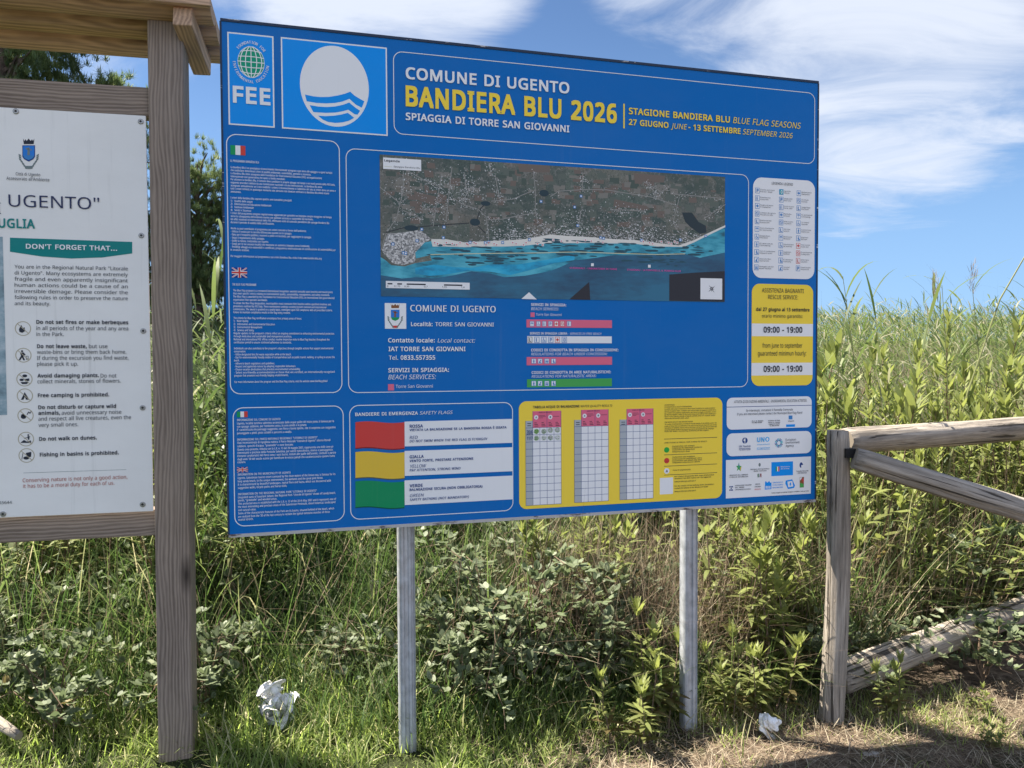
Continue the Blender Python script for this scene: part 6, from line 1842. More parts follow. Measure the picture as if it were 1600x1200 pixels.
        ('R', 206.82, 179.15, 207.34, 179.73, 'navy', 2),
        ('R', 206.82, 179.87, 207.34, 180.45, 'navy', 2),
        ('R', 207.47, 178.43, 207.99, 179.01, 'navy', 2),
        ('R', 207.47, 179.87, 207.99, 180.45, 'navy', 2),
        ('X',),
        ('P', ((223.88, 177.7), (224.3, 176.92), (224.96, 177.75), (226.03, 177), (226.57, 177.83), (227.22, 177.72), (227.13, 180.71), (223.79, 180.79)), 'bright_blue', 2),
        ('R', 224.23, 179.17, 224.73, 180.37, 'white', 3),
        ('R', 225.15, 179.22, 225.65, 180.42, 'white', 3),
        ('R', 226.12, 179.26, 226.62, 180.46, 'white', 3),
        ('X',),
        ('P', ((234.45, 177.24), (237.73, 176.81), (239.24, 179.62), (238.69, 180.79), (235.57, 181.12), (234.18, 178.42)), 'bright_blue', 2),
        ('P', ((235.27, 177.75), (237.73, 177.53), (238.3, 180.05), (235.73, 180.31)), 'white', 3),
        ('N', 236.81, 178.93, 0.4, 0.75, 'bright_blue', 4, 16),
        ('X',),
        ('R', 241.65, 176, 243.81, 180.75, 'brown', 2),
        ('P', ((242.42, 177.12), (243.63, 176.45), (243.65, 178.86)), 'flag_red', 3),
        ('P', ((241.78, 180.7), (243.66, 180.6), (243.65, 179.25), (241.76, 178.53)), 'bar_green', 3),
        ('P', ((241.74, 176.13), (242.96, 176.13), (242.31, 177.12), (241.76, 177.57)), 'white', 3),
    ],
    'n_crest': [
        ('P', ((-42.82, 11.18), (-42.39, 12.06), (-42.03, 11.36), (-41.63, 12.01), (-40.92, 11.07), (-40.24, 11.94), (-39.81, 11.24), (-39.48, 11.89), (-39.01, 10.96), (-39.29, 13.01), (-42.62, 13.2)), 'ink', 2),
        ('P', ((-43.12, 13.67), (-38.82, 13.44), (-38.91, 17.74), (-39.52, 18.68), (-41.1, 19.66), (-42.64, 18.83), (-43.21, 17.96)), 'navy', 2),
        ('P', ((-42.88, 13.94), (-39.07, 13.73), (-39.14, 17.3), (-42.96, 17.5)), 'shield_blue', 3),
        ('P', ((-41.34, 14.48), (-40.71, 14.22), (-40.63, 17.26), (-41.54, 17.31)), 'leaf_grey', 4),
        ('P', ((-42.03, 14.52), (-39.96, 15.08), (-39.97, 15.53), (-42.04, 15.08)), 'leaf_grey', 4),
        ('P', ((-42.96, 17.5), (-39.14, 17.3), (-39.69, 18.34), (-41.09, 19.09), (-42.46, 18.49)), 'icon_blue', 3),
        ('P', ((-44.5, 16.9), (-43.81, 17.2), (-43.55, 17.87), (-44.34, 17.68)), 'leaf_grey', 2),
        ('P', ((-44.44, 17.69), (-43.76, 17.99), (-43.5, 18.65), (-44.29, 18.47)), 'leaf_grey', 2),
        ('P', ((-44.39, 18.47), (-43.71, 18.78), (-43.45, 19.44), (-44.24, 19.25)), 'leaf_grey', 2),
        ('P', ((-43.93, 19.24), (-43.24, 19.54), (-42.98, 20.21), (-43.77, 20.02)), 'leaf_grey', 2),
        ('P', ((-43.46, 20), (-42.78, 20.31), (-42.51, 20.97), (-43.31, 20.79)), 'leaf_grey', 2),
        ('P', ((-42.99, 20.77), (-42.31, 21.08), (-42.05, 21.74), (-42.84, 21.55)), 'leaf_grey', 2),
        ('P', ((-42.53, 21.54), (-41.84, 21.84), (-41.58, 22.51), (-42.37, 22.32)), 'leaf_grey', 2),
        ('P', ((-37.56, 16.54), (-38.27, 16.91), (-38.56, 17.61), (-37.75, 17.34)), 'leaf_grey', 2),
        ('P', ((-37.65, 17.33), (-38.35, 17.71), (-38.65, 18.4), (-37.84, 18.14)), 'leaf_grey', 2),
        ('P', ((-37.74, 18.13), (-38.44, 18.51), (-38.73, 19.2), (-37.93, 18.93)), 'leaf_grey', 2),
        ('P', ((-38.24, 18.95), (-38.94, 19.32), (-39.24, 20.02), (-38.43, 19.75)), 'leaf_grey', 2),
        ('P', ((-38.74, 19.77), (-39.45, 20.14), (-39.74, 20.83), (-38.94, 20.57)), 'leaf_grey', 2),
        ('P', ((-39.25, 20.58), (-39.95, 20.96), (-40.24, 21.65), (-39.44, 21.39)), 'leaf_grey', 2),
        ('P', ((-39.75, 21.4), (-40.45, 21.77), (-40.75, 22.47), (-39.94, 22.2)), 'leaf_grey', 2),
        ('P', ((-42.35, 21.3), (-39.92, 21.18), (-40.81, 22.36), (-41.51, 22.39)), 'leaf_grey', 3),
    ],
    'n_lettering': [
        ('T', 'Città di Ugento', -45.53, 24.97, 8.3, 1.11, 'ink', 0, 0),
        ('T', "Assessorato all'Ambiente", -48.65, 26.78, 14.51, 1.19, 'ink', 0, 0),
        ('T', 'UGENTO"', -48.16, 36.67, 31.12, 4.45, 'title_navy', 0, 0),
        ('T', 'PARCO NATURALE LITORALE DI', -123.99, 39.57, 73.13, 4.2, 'title_navy', 0, 0),
        ('T', 'REGIONE PUGLIA', -74.46, 44.69, 34.99, 3.51, 'teal_ink', 2, 0),
    ],
    'n_banner': [
        ('P', ((-48.06, 48.28), (-5.7, 48.67), (-5.78, 53.11), (-16.42, 54.92), (-27.24, 55.59), (-37.15, 55.1), (-48.18, 53.54)), 'teal_ink', 1),
    ],
    'n_banner_lettering': [
        ('T', "DON'T FORGET THAT...", -42.68, 52.28, 31.59, 1.84, 'white', 2, 0),
    ],
    'n_rules': [
        ('T', 'You are in the Regional Natural Park "Litorale', -46.66, 59.73, 39.23, 1.36, 'ink', 0, 0),
        ('T', 'di Ugento". Many ecosystems are extremely', -46.71, 62.02, 39.24, 1.36, 'ink', 0, 0),
        ('T', 'fragile and even apparently insignificant', -46.76, 64.32, 39.25, 1.36, 'ink', 0, 0),
        ('T', 'human actions could be a cause of an', -46.81, 66.61, 39.25, 1.36, 'ink', 0, 0),
        ('T', 'irreversible demage. Please consider the', -46.86, 68.91, 39.26, 1.36, 'ink', 0, 0),
        ('T', 'following rules in order to preserve the nature', -46.92, 71.21, 39.27, 1.36, 'ink', 0, 0),
        ('T', 'and its beauty.', -46.97, 73.51, 12.13, 1.36, 'ink', 0, 0),
        ('T', 'Do not set fires or make berbeques', -39.73, 80.51, 32.07, 1.45, 'ink', 2, 0),
        ('T', 'in all periods of the year and any area', -39.78, 82.85, 32.07, 1.45, 'ink', 0, 0),
        ('T', 'in the Park.', -39.83, 85.11, 9.39, 1.45, 'ink', 0, 0),
        ('T', 'Do not leave waste,', -39.71, 89.71, 17.21, 1.45, 'ink', 2, 0),
        ('T', 'but use', -21.75, 89.73, 6.55, 1.47, 'ink', 0, 0),
        ('T', 'waste-bins or bring them back home.', -39.76, 91.89, 31.19, 1.46, 'ink', 0, 0),
        ('T', 'If during the excursion you find waste,', -39.8, 94.16, 31.96, 1.46, 'ink', 0, 0),
        ('T', 'please pick it up.', -39.85, 96.42, 14.16, 1.46, 'ink', 0, 0),
        ('T', 'Avoid damaging plants.', -39.8, 100.88, 21.36, 1.46, 'ink', 2, 0),
        ('T', 'Do not', -17.84, 101.08, 5.6, 1.48, 'ink', 0, 0),
        ('T', 'collect minerals, stones of flowers.', -39.85, 103.07, 29.09, 1.46, 'ink', 0, 0),
        ('T', 'Free camping is prohibited.', -39.82, 108.34, 24.86, 1.46, 'ink', 2, 0),
        ('T', 'Do not disturb or capture wild', -39.77, 112.88, 27.15, 1.46, 'ink', 2, 0),
        ('T', 'animals,', -39.81, 115.08, 7.5, 1.46, 'ink', 2, 0),
        ('T', 'avoid unnecessary noise', -31.79, 115.15, 21.04, 1.47, 'ink', 0, 0),
        ('T', 'and respect all live creatures, even the', -39.86, 117.27, 32.51, 1.46, 'ink', 0, 0),
        ('T', 'very small ones.', -39.84, 119.63, 13.75, 1.46, 'ink', 0, 0),
        ('T', 'Do not walk on dunes.', -39.73, 124.92, 20.07, 1.46, 'ink', 2, 0),
        ('T', 'Fishing in basins is prohibited.', -39.64, 130.95, 27.67, 1.47, 'ink', 2, 0),
        ('T', 'Conserving nature is not only a good action,', -45.69, 140.52, 36.61, 1.46, 'rust_ink', 0, 0),
        ('T', 'it has to be a moral duty for each of us.', -45.59, 142.72, 31.8, 1.46, 'rust_ink', 0, 0),
        ('T', '855644', -54.76, 148.49, 5.19, 1.05, 'ink', 0, 0),
        ('R', -45.46, 136.95, -9.48, 137.07, 'leaf_grey', 1),
    ],
    'n_icons': [
        ('Q', -44.42, 82.3, 2.75, 0),
        ('X',),
        ('Q', -44.49, 92.36, 2.75, 1),
        ('X',),
        ('Q', -44.33, 101.4, 2.75, 2),
        ('X',),
        ('Q', -44.32, 107.7, 2.75, 3),
        ('X',),
        ('Q', -44.26, 115.23, 2.75, 4),
        ('X',),
        ('Q', -44.31, 124.15, 2.75, 5),
        ('X',),
        ('Q', -44.23, 130.4, 2.75, 6),
        ('X',),
    ],
    'n_photo': [
        ('R', -96.56, 48.03, -50.48, 114.87, 'photo_grey', 1),
    ],
    'n_screws': [
        ('V', -45.01, 1.18),
        ('V', -1.81, 2.32),
        ('V', -2.37, 46.1),
        ('V', -2.35, 83.03),
        ('V', -3.12, 112.97),
        ('V', -3.8, 150.87),
        ('V', -52.69, 152.32),
    ],
}

# ---------------------------------------------------------------- blue information board
BO = Vector((-1.04275, 2.79943, 2.74970))       # its top left corner
BYAW = R(15.2)
bz = -0.02
bc = BO + Vector((math.cos(BYAW), math.sin(BYAW), 0)) * 1.25
board = empty('information_board', (bc.x, bc.y, bz), BYAW)
tag(board, 'large blue beach information board with yellow title and aerial map on two galvanised posts', 'information board')
BZ = BO.z - bz
W_, H_ = 2.4997, 1.8700
bm_obj('panel', box_bm(W_ - .006, .018, H_ - .006, center=(0, .0095, BZ - H_ / 2)), PAL['board_blue'], board)
ed = []


def box_into(V, F, a, b):
    n = len(V)
    for z in (a[2], b[2]):
        for (x, y) in ((a[0], a[1]), (b[0], a[1]), (b[0], b[1]), (a[0], b[1])):
            V.append((x, y, z))
    F += [tuple(n + i for i in q) for q in ((0, 1, 5, 4), (1, 2, 6, 5), (2, 3, 7, 6), (3, 0, 4, 7), (4, 5, 6, 7), (3, 2, 1, 0))]


def box_part(name, boxes, m, parent, bev=0.0):
    V, F = [], []
    for a, b in boxes:
        box_into(V, F, a, b)
    return mesh_obj(name, V, F, m, parent)


hw = W_ / 2
box_part('edge_strip', [((-hw, -.0025, BZ - .006), (hw, .028, BZ + .004))], M_EDGE, board)
box_part('edge_strip', [((-hw, -.0025, BZ - H_ - .006), (hw, .028, BZ - H_ + .006))], M_EDGE2, board)
box_part('edge_strip', [((-hw - .003, -.001, BZ - H_ + .006), (-hw + .004, .028, BZ - .006))], M_EDGE, board)
box_part('edge_strip', [((hw - .004, -.001, BZ - H_ + .006), (hw + .003, .028, BZ - .006))], M_EDGE, board)
box_part('back_rail', [((-hw + .05, .0185, BZ - .25), (hw - .05, .045, BZ - .19))], M_STEEL, board)
box_part('back_rail', [((-hw + .05, .0185, BZ - H_ + .19), (hw - .05, .045, BZ - H_ + .25))], M_STEEL, board)


def channel_post(u, z0, z1):
    """folded galvanised channel with a groove in its face"""
    w, d = .067, .05
    x0, x1 = u - w / 2, u + w / 2
    prof = [(x0, .012), (x0 + .004, .004), (x0 + .012, 0), (x0 + .020, .001), (x0 + .023, .007), (x0 + .037, .007), (x0 + .040, .001), (x0 + .050, 0), (x0 + .053, .006), (x0 + .058, .006), (x0 + .061, .0), (x1 - .004, .003), (x1, .012), (x1, d), (x0, d)]
    n = len(prof)
    V = [(x, y + .0465, z) for z in (z0, z1) for x, y in prof]
    F = [(i, (i + 1) % n, n + (i + 1) % n, n + i) for i in range(n)] + [tuple(range(n, 2 * n)), tuple(range(n - 1, -1, -1))]
    return mesh_obj('post', V, F, M_STEEL, board)


channel_post(.659 - 1.25, -.35, BZ - .12)
channel_post(1.908 - 1.25, -.45, BZ - .12)


def pieces(ops):
    """a part's shapes, cut where the list holds a break"""
    out = [[]]
    for op in ops:
        if op[0] == 'X':
            out.append([])
        else:
            out[-1].append(op)
    return [q for q in out if q]


def board_part(name, parent, key):
    """one mesh per piece; pieces go to the parents in turn when there are several"""
    res = []
    for i, ops in enumerate(pieces(ART[key])):
        p = Print(-1.24985, BZ, 0.0)
        run_ops(p, ops)
        res.append(p.build(name, parent[min(i, len(parent) - 1)] if isinstance(parent, list) else parent))
    return res


def by_height(ops, cuts):
    out = [[] for _ in range(len(cuts) + 1)]
    for op in ops:
        v = op[3] if op[0] == 'T' else op[2]
        out[sum(v > c for c in cuts)].append(op)
    return out


board_part('frame_line', board, 'frame_lines')
t = board_part('emblem_panel', board, 'emblem_panel')
board_part('globe', t, 'globe')
board_part('emblem_lettering', t[0], 'emblem_lettering')
t = board_part('wave_panel', board, 'wave_panel')
board_part('white_disc', t, 'wave_disc')
board_part('blue_waves', t, 'wave_bands')
board_part('title_lettering', board, 'title_lettering')
board_part('season_lettering', board, 'season_lettering')
board_part('italian_text', board, 'italian_text')
board_part('english_text', board, 'english_text')
board_part('local_text', board, 'local_text')
board_part('contact_lettering', board, 'contact_lettering')
board_part('town_crest', board, 'contact_crest')
t = board_part('service_bar', board, 'service_bars')
board_part('service_icons', t, 'service_icons')
board_part('service_lettering', board, 'service_lettering')
t = board_part('legend_plate', board, 'legend_plate')
for op in ART['legend_icons']:
    p = Print(-1.24985, BZ, 0.0)
    run_ops(p, [op])
    p.build('legend_icon', t[0])
board_part('legend_lettering', t, 'legend_lettering')
t = board_part('rescue_plate', board, 'rescue_plate')
board_part('rescue_lettering', t, 'rescue_lettering')
board_part('flags_title', board, 'flags_lettering')
board_part('red_flag', board, 'red_flag')
board_part('yellow_flag', board, 'yellow_flag')
board_part('green_flag', board, 'green_flag')
t = board_part('caption_strip', board, 'flag_captions')
board_part('caption_lettering', t, 'flag_lettering')
t = board_part('results_plate', board, 'results_plate')
board_part('results_table', t[0], 'results_tables')
board_part('results_lettering', t, 'results_lettering')
for op in ART['results_symbols']:
    p = Print(-1.24985, BZ, 0.0)
    run_ops(p, [op])
    p.build('result_symbol' if op[0] == 'Y' else 'blank_label', t[0])
t = board_part('sponsor_plate', board, 'sponsor_plates')
cuts = [ART['sponsor_plates'][3][2] - .6, ART['sponsor_plates'][-1][2] - .6]
for i, ops in enumerate(by_height(ART['sponsor_lettering'], cuts)):
    p = Print(-1.24985, BZ, 0.0)
    run_ops(p, ops)
    p.build('sponsor_lettering', t[i])
for ops in pieces(ART['sponsor_emblems']):
    q = ops[0]
    v = q[1][0][1] if q[0] == 'P' else q[2]
    p = Print(-1.24985, BZ, 0.0)
    run_ops(p, ops)
    p.build('sponsor_emblem', t[sum(v > c for c in cuts)])

# the aerial map: land, sea, shallows, beach, roads, houses
mu0, mv0, mu1, mv1 = ART['map_rect'][0][1:]
p = Print(-1.24985, BZ, 0.0)
p.rect(mu0, mv0, mu1, mv1, M_LAND, 1)
lines = {}
for op in ART['map_coast']:
    if op[0] == 'L':
        lines.setdefault(op[1], []).append([tuple(q) for q in op[2]])
coast = lines['coast'][0]
p.poly([(mu0, coast[0][1])] + coast[1:-1] + [(mu1, coast[-1][1]), (mu1, mv1), (mu0, mv1)], M_SHALLOW, 2)
sh = lines['shallow'][0]
p.poly([(mu0, sh[0][1])] + sh[1:-1] + [(mu1, sh[-1][1]), (mu1, mv1), (mu0, mv1)], M_SEA, 3)
p.poly(lines['turq'][0], M_TURQ, 3.5)
be = lines['beach'][0]
p.poly(be + coast[::-1][:-10], MAPM['beach'], 2.5)
p.poly(lines['town'][0], MAPM['town'], 2.3)
for q in lines['field']:
    p.poly(q, MAPM['field'], 1.5)
p.poly(lines['marsh'][0], MAPM['marsh'], 2.2)
for q in lines['black']:
    p.poly([(min(x, mu1), min(y, mv1)) for x, y in q], MAPM['black'], 4)
for q in lines['road']:
    p.strip(q, .30, MAPM['road'], 2.4)
for q in lines['dark_road']:
    p.strip(q, .4, MAPM['dark_road'], 2.5)
for op in ART['map_coast']:
    if op[0] == 'E':
        p.disc(op[2], op[3], op[4] * .8, op[5] * .8, MAPM['lake'], 2.9, 24)
p.strip(lines['line'][0], .3, 'map_line', 4.5)
rg = random.Random(9)


def coast_v(u):
    for (x0, y0), (x1, y1) in zip(be[:-1], be[1:]):
        if x0 <= u <= x1:
            return y0 + (y1 - y0) * (u - x0) / max(x1 - x0, .01)
    return be[0][1] - 1.0 if u < be[0][0] else be[-1][1]


rows = [q for q in lines['road'] for _ in (0, 1)]
cent = [(mu0 + 14, mv0 + 10, 8), (mu0 + 24, mv0 + 13, 7), (mu0 + 35, mv0 + 10, 5), (mu0 + 95, mv0 + 22, 5), (mu0 + 78, mv0 + 20, 5), (mu0 + 60, mv0 + 30, 6), (mu0 + 45, mv0 + 31, 6), (mu0 + 105, mv0 + 27, 5), (mu0 + 112, mv0 + 24, 5)]
for i in range(3600):
    if rg.random() < .62:
        q = rg.choice(rows)
        k = rg.randrange(len(q) - 1)
        t_ = rg.random()
        u = q[k][0] + (q[k + 1][0] - q[k][0]) * t_ + rg.gauss(0, 1.0)
        v = q[k][1] + (q[k + 1][1] - q[k][1]) * t_ + rg.gauss(0, 1.0)
    else:
        cu, cv_, sg_ = rg.choice(cent)
        u, v = rg.gauss(cu, sg_), rg.gauss(cv_, sg_ * .7)
    if not (mu0 + .5 < u < mu1 - 1 and mv0 + .5 < v < coast_v(u) - .3):
        continue
    a, b = rg.uniform(.12, .42), rg.uniform(.12, .38)
    dk = rg.random()
    p.rect(u, v, u + a, v + b, MAPM['roof'] if dk < .3 else (MAPM['roof2'] if dk < .6 else (MAPM['scrub'] if dk < .9 else MAPM['field'])), 2.0 + rg.random() * .15)
for i in range(260):
    u, v = rg.uniform(mu0 + 1, mu1 - 6), rg.uniform(mv0 + .5, mv0 + 24)
    if v + 4 > coast_v(u):
        continue
    a, b, sl = rg.uniform(1.2, 5.0), rg.uniform(.7, 3.0), rg.uniform(-.5, .5)
    p.poly([(u, v), (u + a, v + sl * .4), (u + a + sl, v + b), (u + sl, v + b + sl * .3)], MAPM[rg.choice(('field', 'field2', 'field3', 'field4'))], 1.2 + rg.random() * .3)
for i in range(1500):
    u = rg.uniform(mu0 + 44, mu1 - 12)
    v = coast_v(u) - abs(rg.gauss(0, 2.4)) - .1
    dk = rg.random()
    p.rect(u, v, u + rg.uniform(.15, .8), v + rg.uniform(.1, .4), MAPM['roof2'] if dk < .4 else (MAPM['scrub'] if dk < .8 else MAPM['roof']), 2.0 + rg.random() * .15)
for i in range(130):
    u = rg.uniform(mu0 + 20, mu1 - 6)
    v = coast_v(u) + rg.uniform(1.5, 9)
    a, b = rg.uniform(.6, 3.5), rg.uniform(.15, .5)
    p.disc(u, v, a, b, MAPM['weed'], 3.7 + rg.random() * .2, 9)
amap = p.build('aerial_map', board)
board_part('map_marker', amap, 'map_markers')

# ---------------------------------------------------------------- wooden notice board on the left
KO = Vector((-1.41165, 3.00090, 2.47105))        # top right corner of its white sheet
KYAW = R(12.4)
kiosk = empty('notice_board', (KO.x, KO.y, -.02), KYAW)
tag(kiosk, 'wooden notice board with plank roof, square timber posts and a white park rules sheet', 'notice board')
KZ = KO.z + .02
PX = .082          # post centre right of the sheet edge
SHW, SHH = 1.46, 1.5372
PY = .055
beam('post', (PX - .018, PY, -.4), (PX - .006, PY, KZ + .37), .130, .12, M_POST, kiosk, .010)
beam('post', (-SHW - PX, PY, -.4), (-SHW - PX, PY, KZ + .37), .130, .12, M_POST, kiosk, .010)
beam('crossbeam', (-SHW - .012, .06, KZ + .062), (.013, .06, KZ + .062), .115, .075, M_POST, kiosk, .012, xdir=(0, 0, 1))
beam('crossbeam', (-SHW - .012, .06, KZ - SHH - .050), (.013, .06, KZ - SHH - .050), .105, .075, M_POST, kiosk, .008, xdir=(0, 0, 1))
# roof: lapped half-round planks sloping to the back, rafters below
roof_l, roof_r = -SHW - .32, .255
pz0, py0 = KZ + .415, -.02
slope = R(9)
for i in range(3):
    y = py0 + .142 * i * math.cos(slope)
    z = pz0 - .142 * i * math.sin(slope)
    bm = bmesh.new()
    prof = [(-.073, .004), (-.070, -.012), (-.058, -.030), (-.035, -.043), (-.005, -.047), (.025, -.044), (.05, -.033), (.066, -.015), (.073, .004), (.073, .014), (-.073, .014)]
    ca, sa = math.cos(-slope), math.sin(-slope)
    va = [bm.verts.new((q * ca - r * sa, q * sa + r * ca, 0)) for q, r in prof]
    vb = [bm.verts.new((q * ca - r * sa, q * sa + r * ca, roof_r - roof_l)) for q, r in prof]
    n = len(prof)
    for k in range(n):
        bm.faces.new((va[k], va[(k + 1) % n], vb[(k + 1) % n], vb[k]))
    bm.faces.new(va[::-1])
    bm.faces.new(vb)
    o = bm_obj('roof_plank', bm, M_PLANK, kiosk)
    # local (x,y,z) -> kiosk (y, z, x)
    M = Matrix(((0, 0, 1, roof_l), (1, 0, 0, y), (0, 1, 0, z), (0, 0, 0, 1)))
    o.matrix_local = M
beam('fascia', (roof_l - .005, py0 - .095, pz0 - .006), (roof_r + .006, py0 - .095, pz0 - .006), .045, .03, M_PLANK, kiosk, .004, xdir=(0, 0, 1))
for xr in (PX + .075, -SHW - PX - .075):
    beam('rafter', (xr, py0 - .077, pz0 - .062), (xr + .015, py0 + .25, pz0 - .085 - .30 * math.tan(slope)), .07, .075, M_PLANK, kiosk, .006)
# white sheet and its print
bm_obj('sheet', box_bm(SHW, .006, SHH, .001, 1, center=(-SHW / 2, .003, KZ - SHH / 2)), M_SHEET, kiosk)
sheet = kiosk.children[-1]


def sheet_part(name, *keys):
    p = Print(0, KZ, 0.0)
    for kk in keys:
        run_ops(p, ART[kk])
    return p.build(name, sheet)


sheet_part('town_crest', 'n_crest')
sheet_part('rules_lettering', 'n_lettering', 'n_rules')
sheet_part('teal_banner', 'n_banner')
sheet_part('banner_lettering', 'n_banner_lettering')
for op in pieces(ART['n_icons']):
    p = Print(0, KZ, 0.0)
    run_ops(p, op)
    p.build('prohibition_icon', sheet)
p = Print(0, KZ, 0.0)
a = ART['n_photo'][0]
p.rect(a[1], a[2], a[3], a[4], M_PHOTO, 1)
p.build('faded_photo', sheet)
for op in ART['n_screws'] + [('V', op[1] - 100, op[2]) for op in ART['n_screws'][1:6]]:
    u, v = op[1] / 100, op[2] / 100
    V, F = [], []
    ns = 14
    for rr_, yy in ((.0105, -.0002), (.0105, -.0022), (.0085, -.0035), (.0045, -.0036), (.0040, -.0018)):
        for k in range(ns):
            V.append((u + rr_ * math.cos(2 * PI * k / ns), yy, KZ - v + rr_ * math.sin(2 * PI * k / ns)))
    idx = []
    for j in range(4):
        for k in range(ns):
            F.append((j * ns + k, j * ns + (k + 1) % ns, (j + 1) * ns + (k + 1) % ns, (j + 1) * ns + k))
            idx.append(0 if j < 3 else 1)
    F.append(tuple(4 * ns + k for k in range(ns)))
    idx.append(1)
    mesh_obj('screw', V, F, [M_SCREW, M_SCREWDARK], sheet, idx)


# ---------------------------------------------------------------- pole fence on the right
def log_obj(name, p0, p1, r0, r1, m, parent, seed, half=False, bend=0.0):
    rg = random.Random(seed)
    p0, p1 = Vector(p0), Vector(p1)
    z = p1 - p0
    ln = z.length
    z.normalize()
    x = z.cross(Vector((.2, .9, .3))).normalized()
    y = z.cross(x)
    seg, rows = 28, max(10, int(ln / .05))
    ph = [rg.uniform(0, 6.28) for _ in range(8)]
    V, F = [], []
    for i in range(rows + 1):
        t = i / rows
        r = r0 + (r1 - r0) * t
        ox = bend * math.sin(PI * t) + .006 * math.sin(5 * t + ph[0])
        oy = .006 * math.sin(4 * t + ph[1])
        for k in range(seg):
            a = 2 * PI * k / seg
            rr = r * (1 + .05 * math.sin(2 * a + ph[2] + t) + .035 * math.sin(3 * a + ph[3] + 2 * t) + .02 * math.sin(7 * a + ph[4]) + .012 * math.sin(11 * t * ln + 3 * a + ph[5]) + rg.uniform(-.008, .008))
            ck = abs((a - ph[6] - .5 * t + PI) % (2 * PI) - PI)
            if ck < .13:
                rr *= .80
            px, py = rr * math.cos(a), rr * math.sin(a)
            if half:
                py = max(py, -.2 * r)
            e = .0
            if i in (0, rows):
                px, py = px * .93, py * .93
            V.append((px + ox, py + oy, t * ln))
    for i in range(rows):
        for k in range(seg):
            F.append((i * seg + k, i * seg + (k + 1) % seg, (i + 1) * seg + (k + 1) % seg, (i + 1) * seg + k))
    F.append(tuple(range(seg - 1, -1, -1)))
    F.append(tuple(rows * seg + k for k in range(seg)))
    idx = [0] * (len(F) - 2) + [1, 1]
    o = mesh_obj(name, V, F, [m, M_LOGEND], parent, idx)
    me = o.data
    me.polygons.foreach_set('use_smooth', [len(q.vertices) == 4 for q in me.polygons])
    M = Matrix((x, y, z)).transposed().to_4x4()
    M.translation = p0
    o.matrix_local = M
    return o


fence = empty('pole_fence', (1.43, 3.42, -.1))
tag(fence, 'weathered round pole fence with one post and two rails beside the blue board', 'fence')
FO = Vector((1.43, 3.42, -.1))


def F_(x, y, z):
    return Vector((x, y, z)) - FO


log_obj('post', F_(1.425, 3.42, -.45), F_(1.452, 3.42, 1.20), .053, .047, M_LOG, fence, 3, bend=-.012)
log_obj('rail', F_(1.515, 3.515, 1.135), F_(3.50, 4.66, 1.135), .060, .066, M_LOG, fence, 8)
log_obj('rail', F_(1.49, 3.335, 1.085), F_(3.6, 2.88, .41), .050, .056, M_LOG, fence, 12, bend=.01)
log_obj('post', F_(3.36, 4.66, -.45), F_(3.38, 4.66, 1.08), .060, .055, M_LOG, fence, 5)
box_part('strap', [(F_(1.462, 3.352, 1.085), F_(1.505, 3.44, 1.125))], mat('black strap', (.012, .012, .012), .6, .3), fence)
tag(log_obj('broken_wood', (-2.42, 3.24, .12), (-1.98, 3.04, .02), .035, .018, M_LOG, None, 33), 'short broken piece of weathered wood in the grass at the lower left', 'wood')
low = log_obj('fallen_log', (1.50, 3.55, .02), (3.2, 4.40, .19), .085, .075, M_LOG, None, 21, half=True)
tag(low, 'split half log lying in the brambles at the foot of the fence post', 'log')

# ---------------------------------------------------------------- plants: blades, leaves and whole plants
def blades(rg, base, h, w, az, lean, curl, segs, prof='blade', twist=None, fold=0.0):
    """N curved blades -> verts (N*(2*segs+1),3), faces quads (last one a thin triangle quad)"""
    n = len(h)
    dirx, diry = np.cos(az), np.sin(az)
    P = np.array(base, float).copy()
    if twist is None:
        twist = rg.uniform(-.5, .5, n)
    rows = []
    for i in range(segs + 1):
        t = i / segs
        if prof == 'blade':
            ww = w * (1 - t) ** .6 * (.75 + .25 * min(1, t * 4)) if i < segs else w * .02
        elif prof == 'lance':
            ww = w * (math.sin(PI * min(1, .06 + t * .94) ** .8) ** .8 + .02)
        else:
            ww = w * (math.sin(PI * min(.985, .08 + t * .9) ** .75) ** .6 + .03)
        sx, sy = -np.sin(az + twist * t), np.cos(az + twist * t)
        rows.append(np.stack([P[:, 0] - sx * ww / 2, P[:, 1] - sy * ww / 2, P[:, 2]], 1))
        rows.append(np.stack([P[:, 0] + sx * ww / 2, P[:, 1] + sy * ww / 2, P[:, 2]], 1))
        th = lean + curl * ((i + .5) / segs)
        P[:, 0] += np.sin(th) * dirx * h / segs
        P[:, 1] += np.sin(th) * diry * h / segs
        P[:, 2] += np.cos(th) * h / segs
    V = np.stack(rows, 1).reshape(-1, 3)
    k = 2 * (segs + 1)
    f = np.array([[2 * i, 2 * i + 1, 2 * i + 3, 2 * i + 2] for i in range(segs)])
    F = (np.arange(n)[:, None, None] * k + f[None]).reshape(-1, 4)
    return V, F, k


class Mass:
    """gathers many blades into one mesh"""
    def __init__(s):
        s.V, s.F, s.R, s.n = [], [], [], 0

    def add(s, V, F, r, k):
        s.V.append(V)
        s.F.append(F + s.n)
        s.R.append(np.repeat(r, k))
        s.n += len(V)

    def build(s, name, m, parent=None):
        return mesh_obj(name, np.concatenate(s.V), np.concatenate(s.F), m, parent, rnd=np.concatenate(s.R))


def board_y(x):
    return 2.7994 + (x + 1.0427) * math.tan(BYAW)


NR = np.random.default_rng(11)


def scatter(n, x0, x1, y0, y1, keep=None, rg=NR):
    x = rg.uniform(x0, x1, n)
    y = rg.uniform(y0, y1, n)
    if keep is not None:
        k = keep(x, y)
        x, y = x[k], y[k]
    return x, y


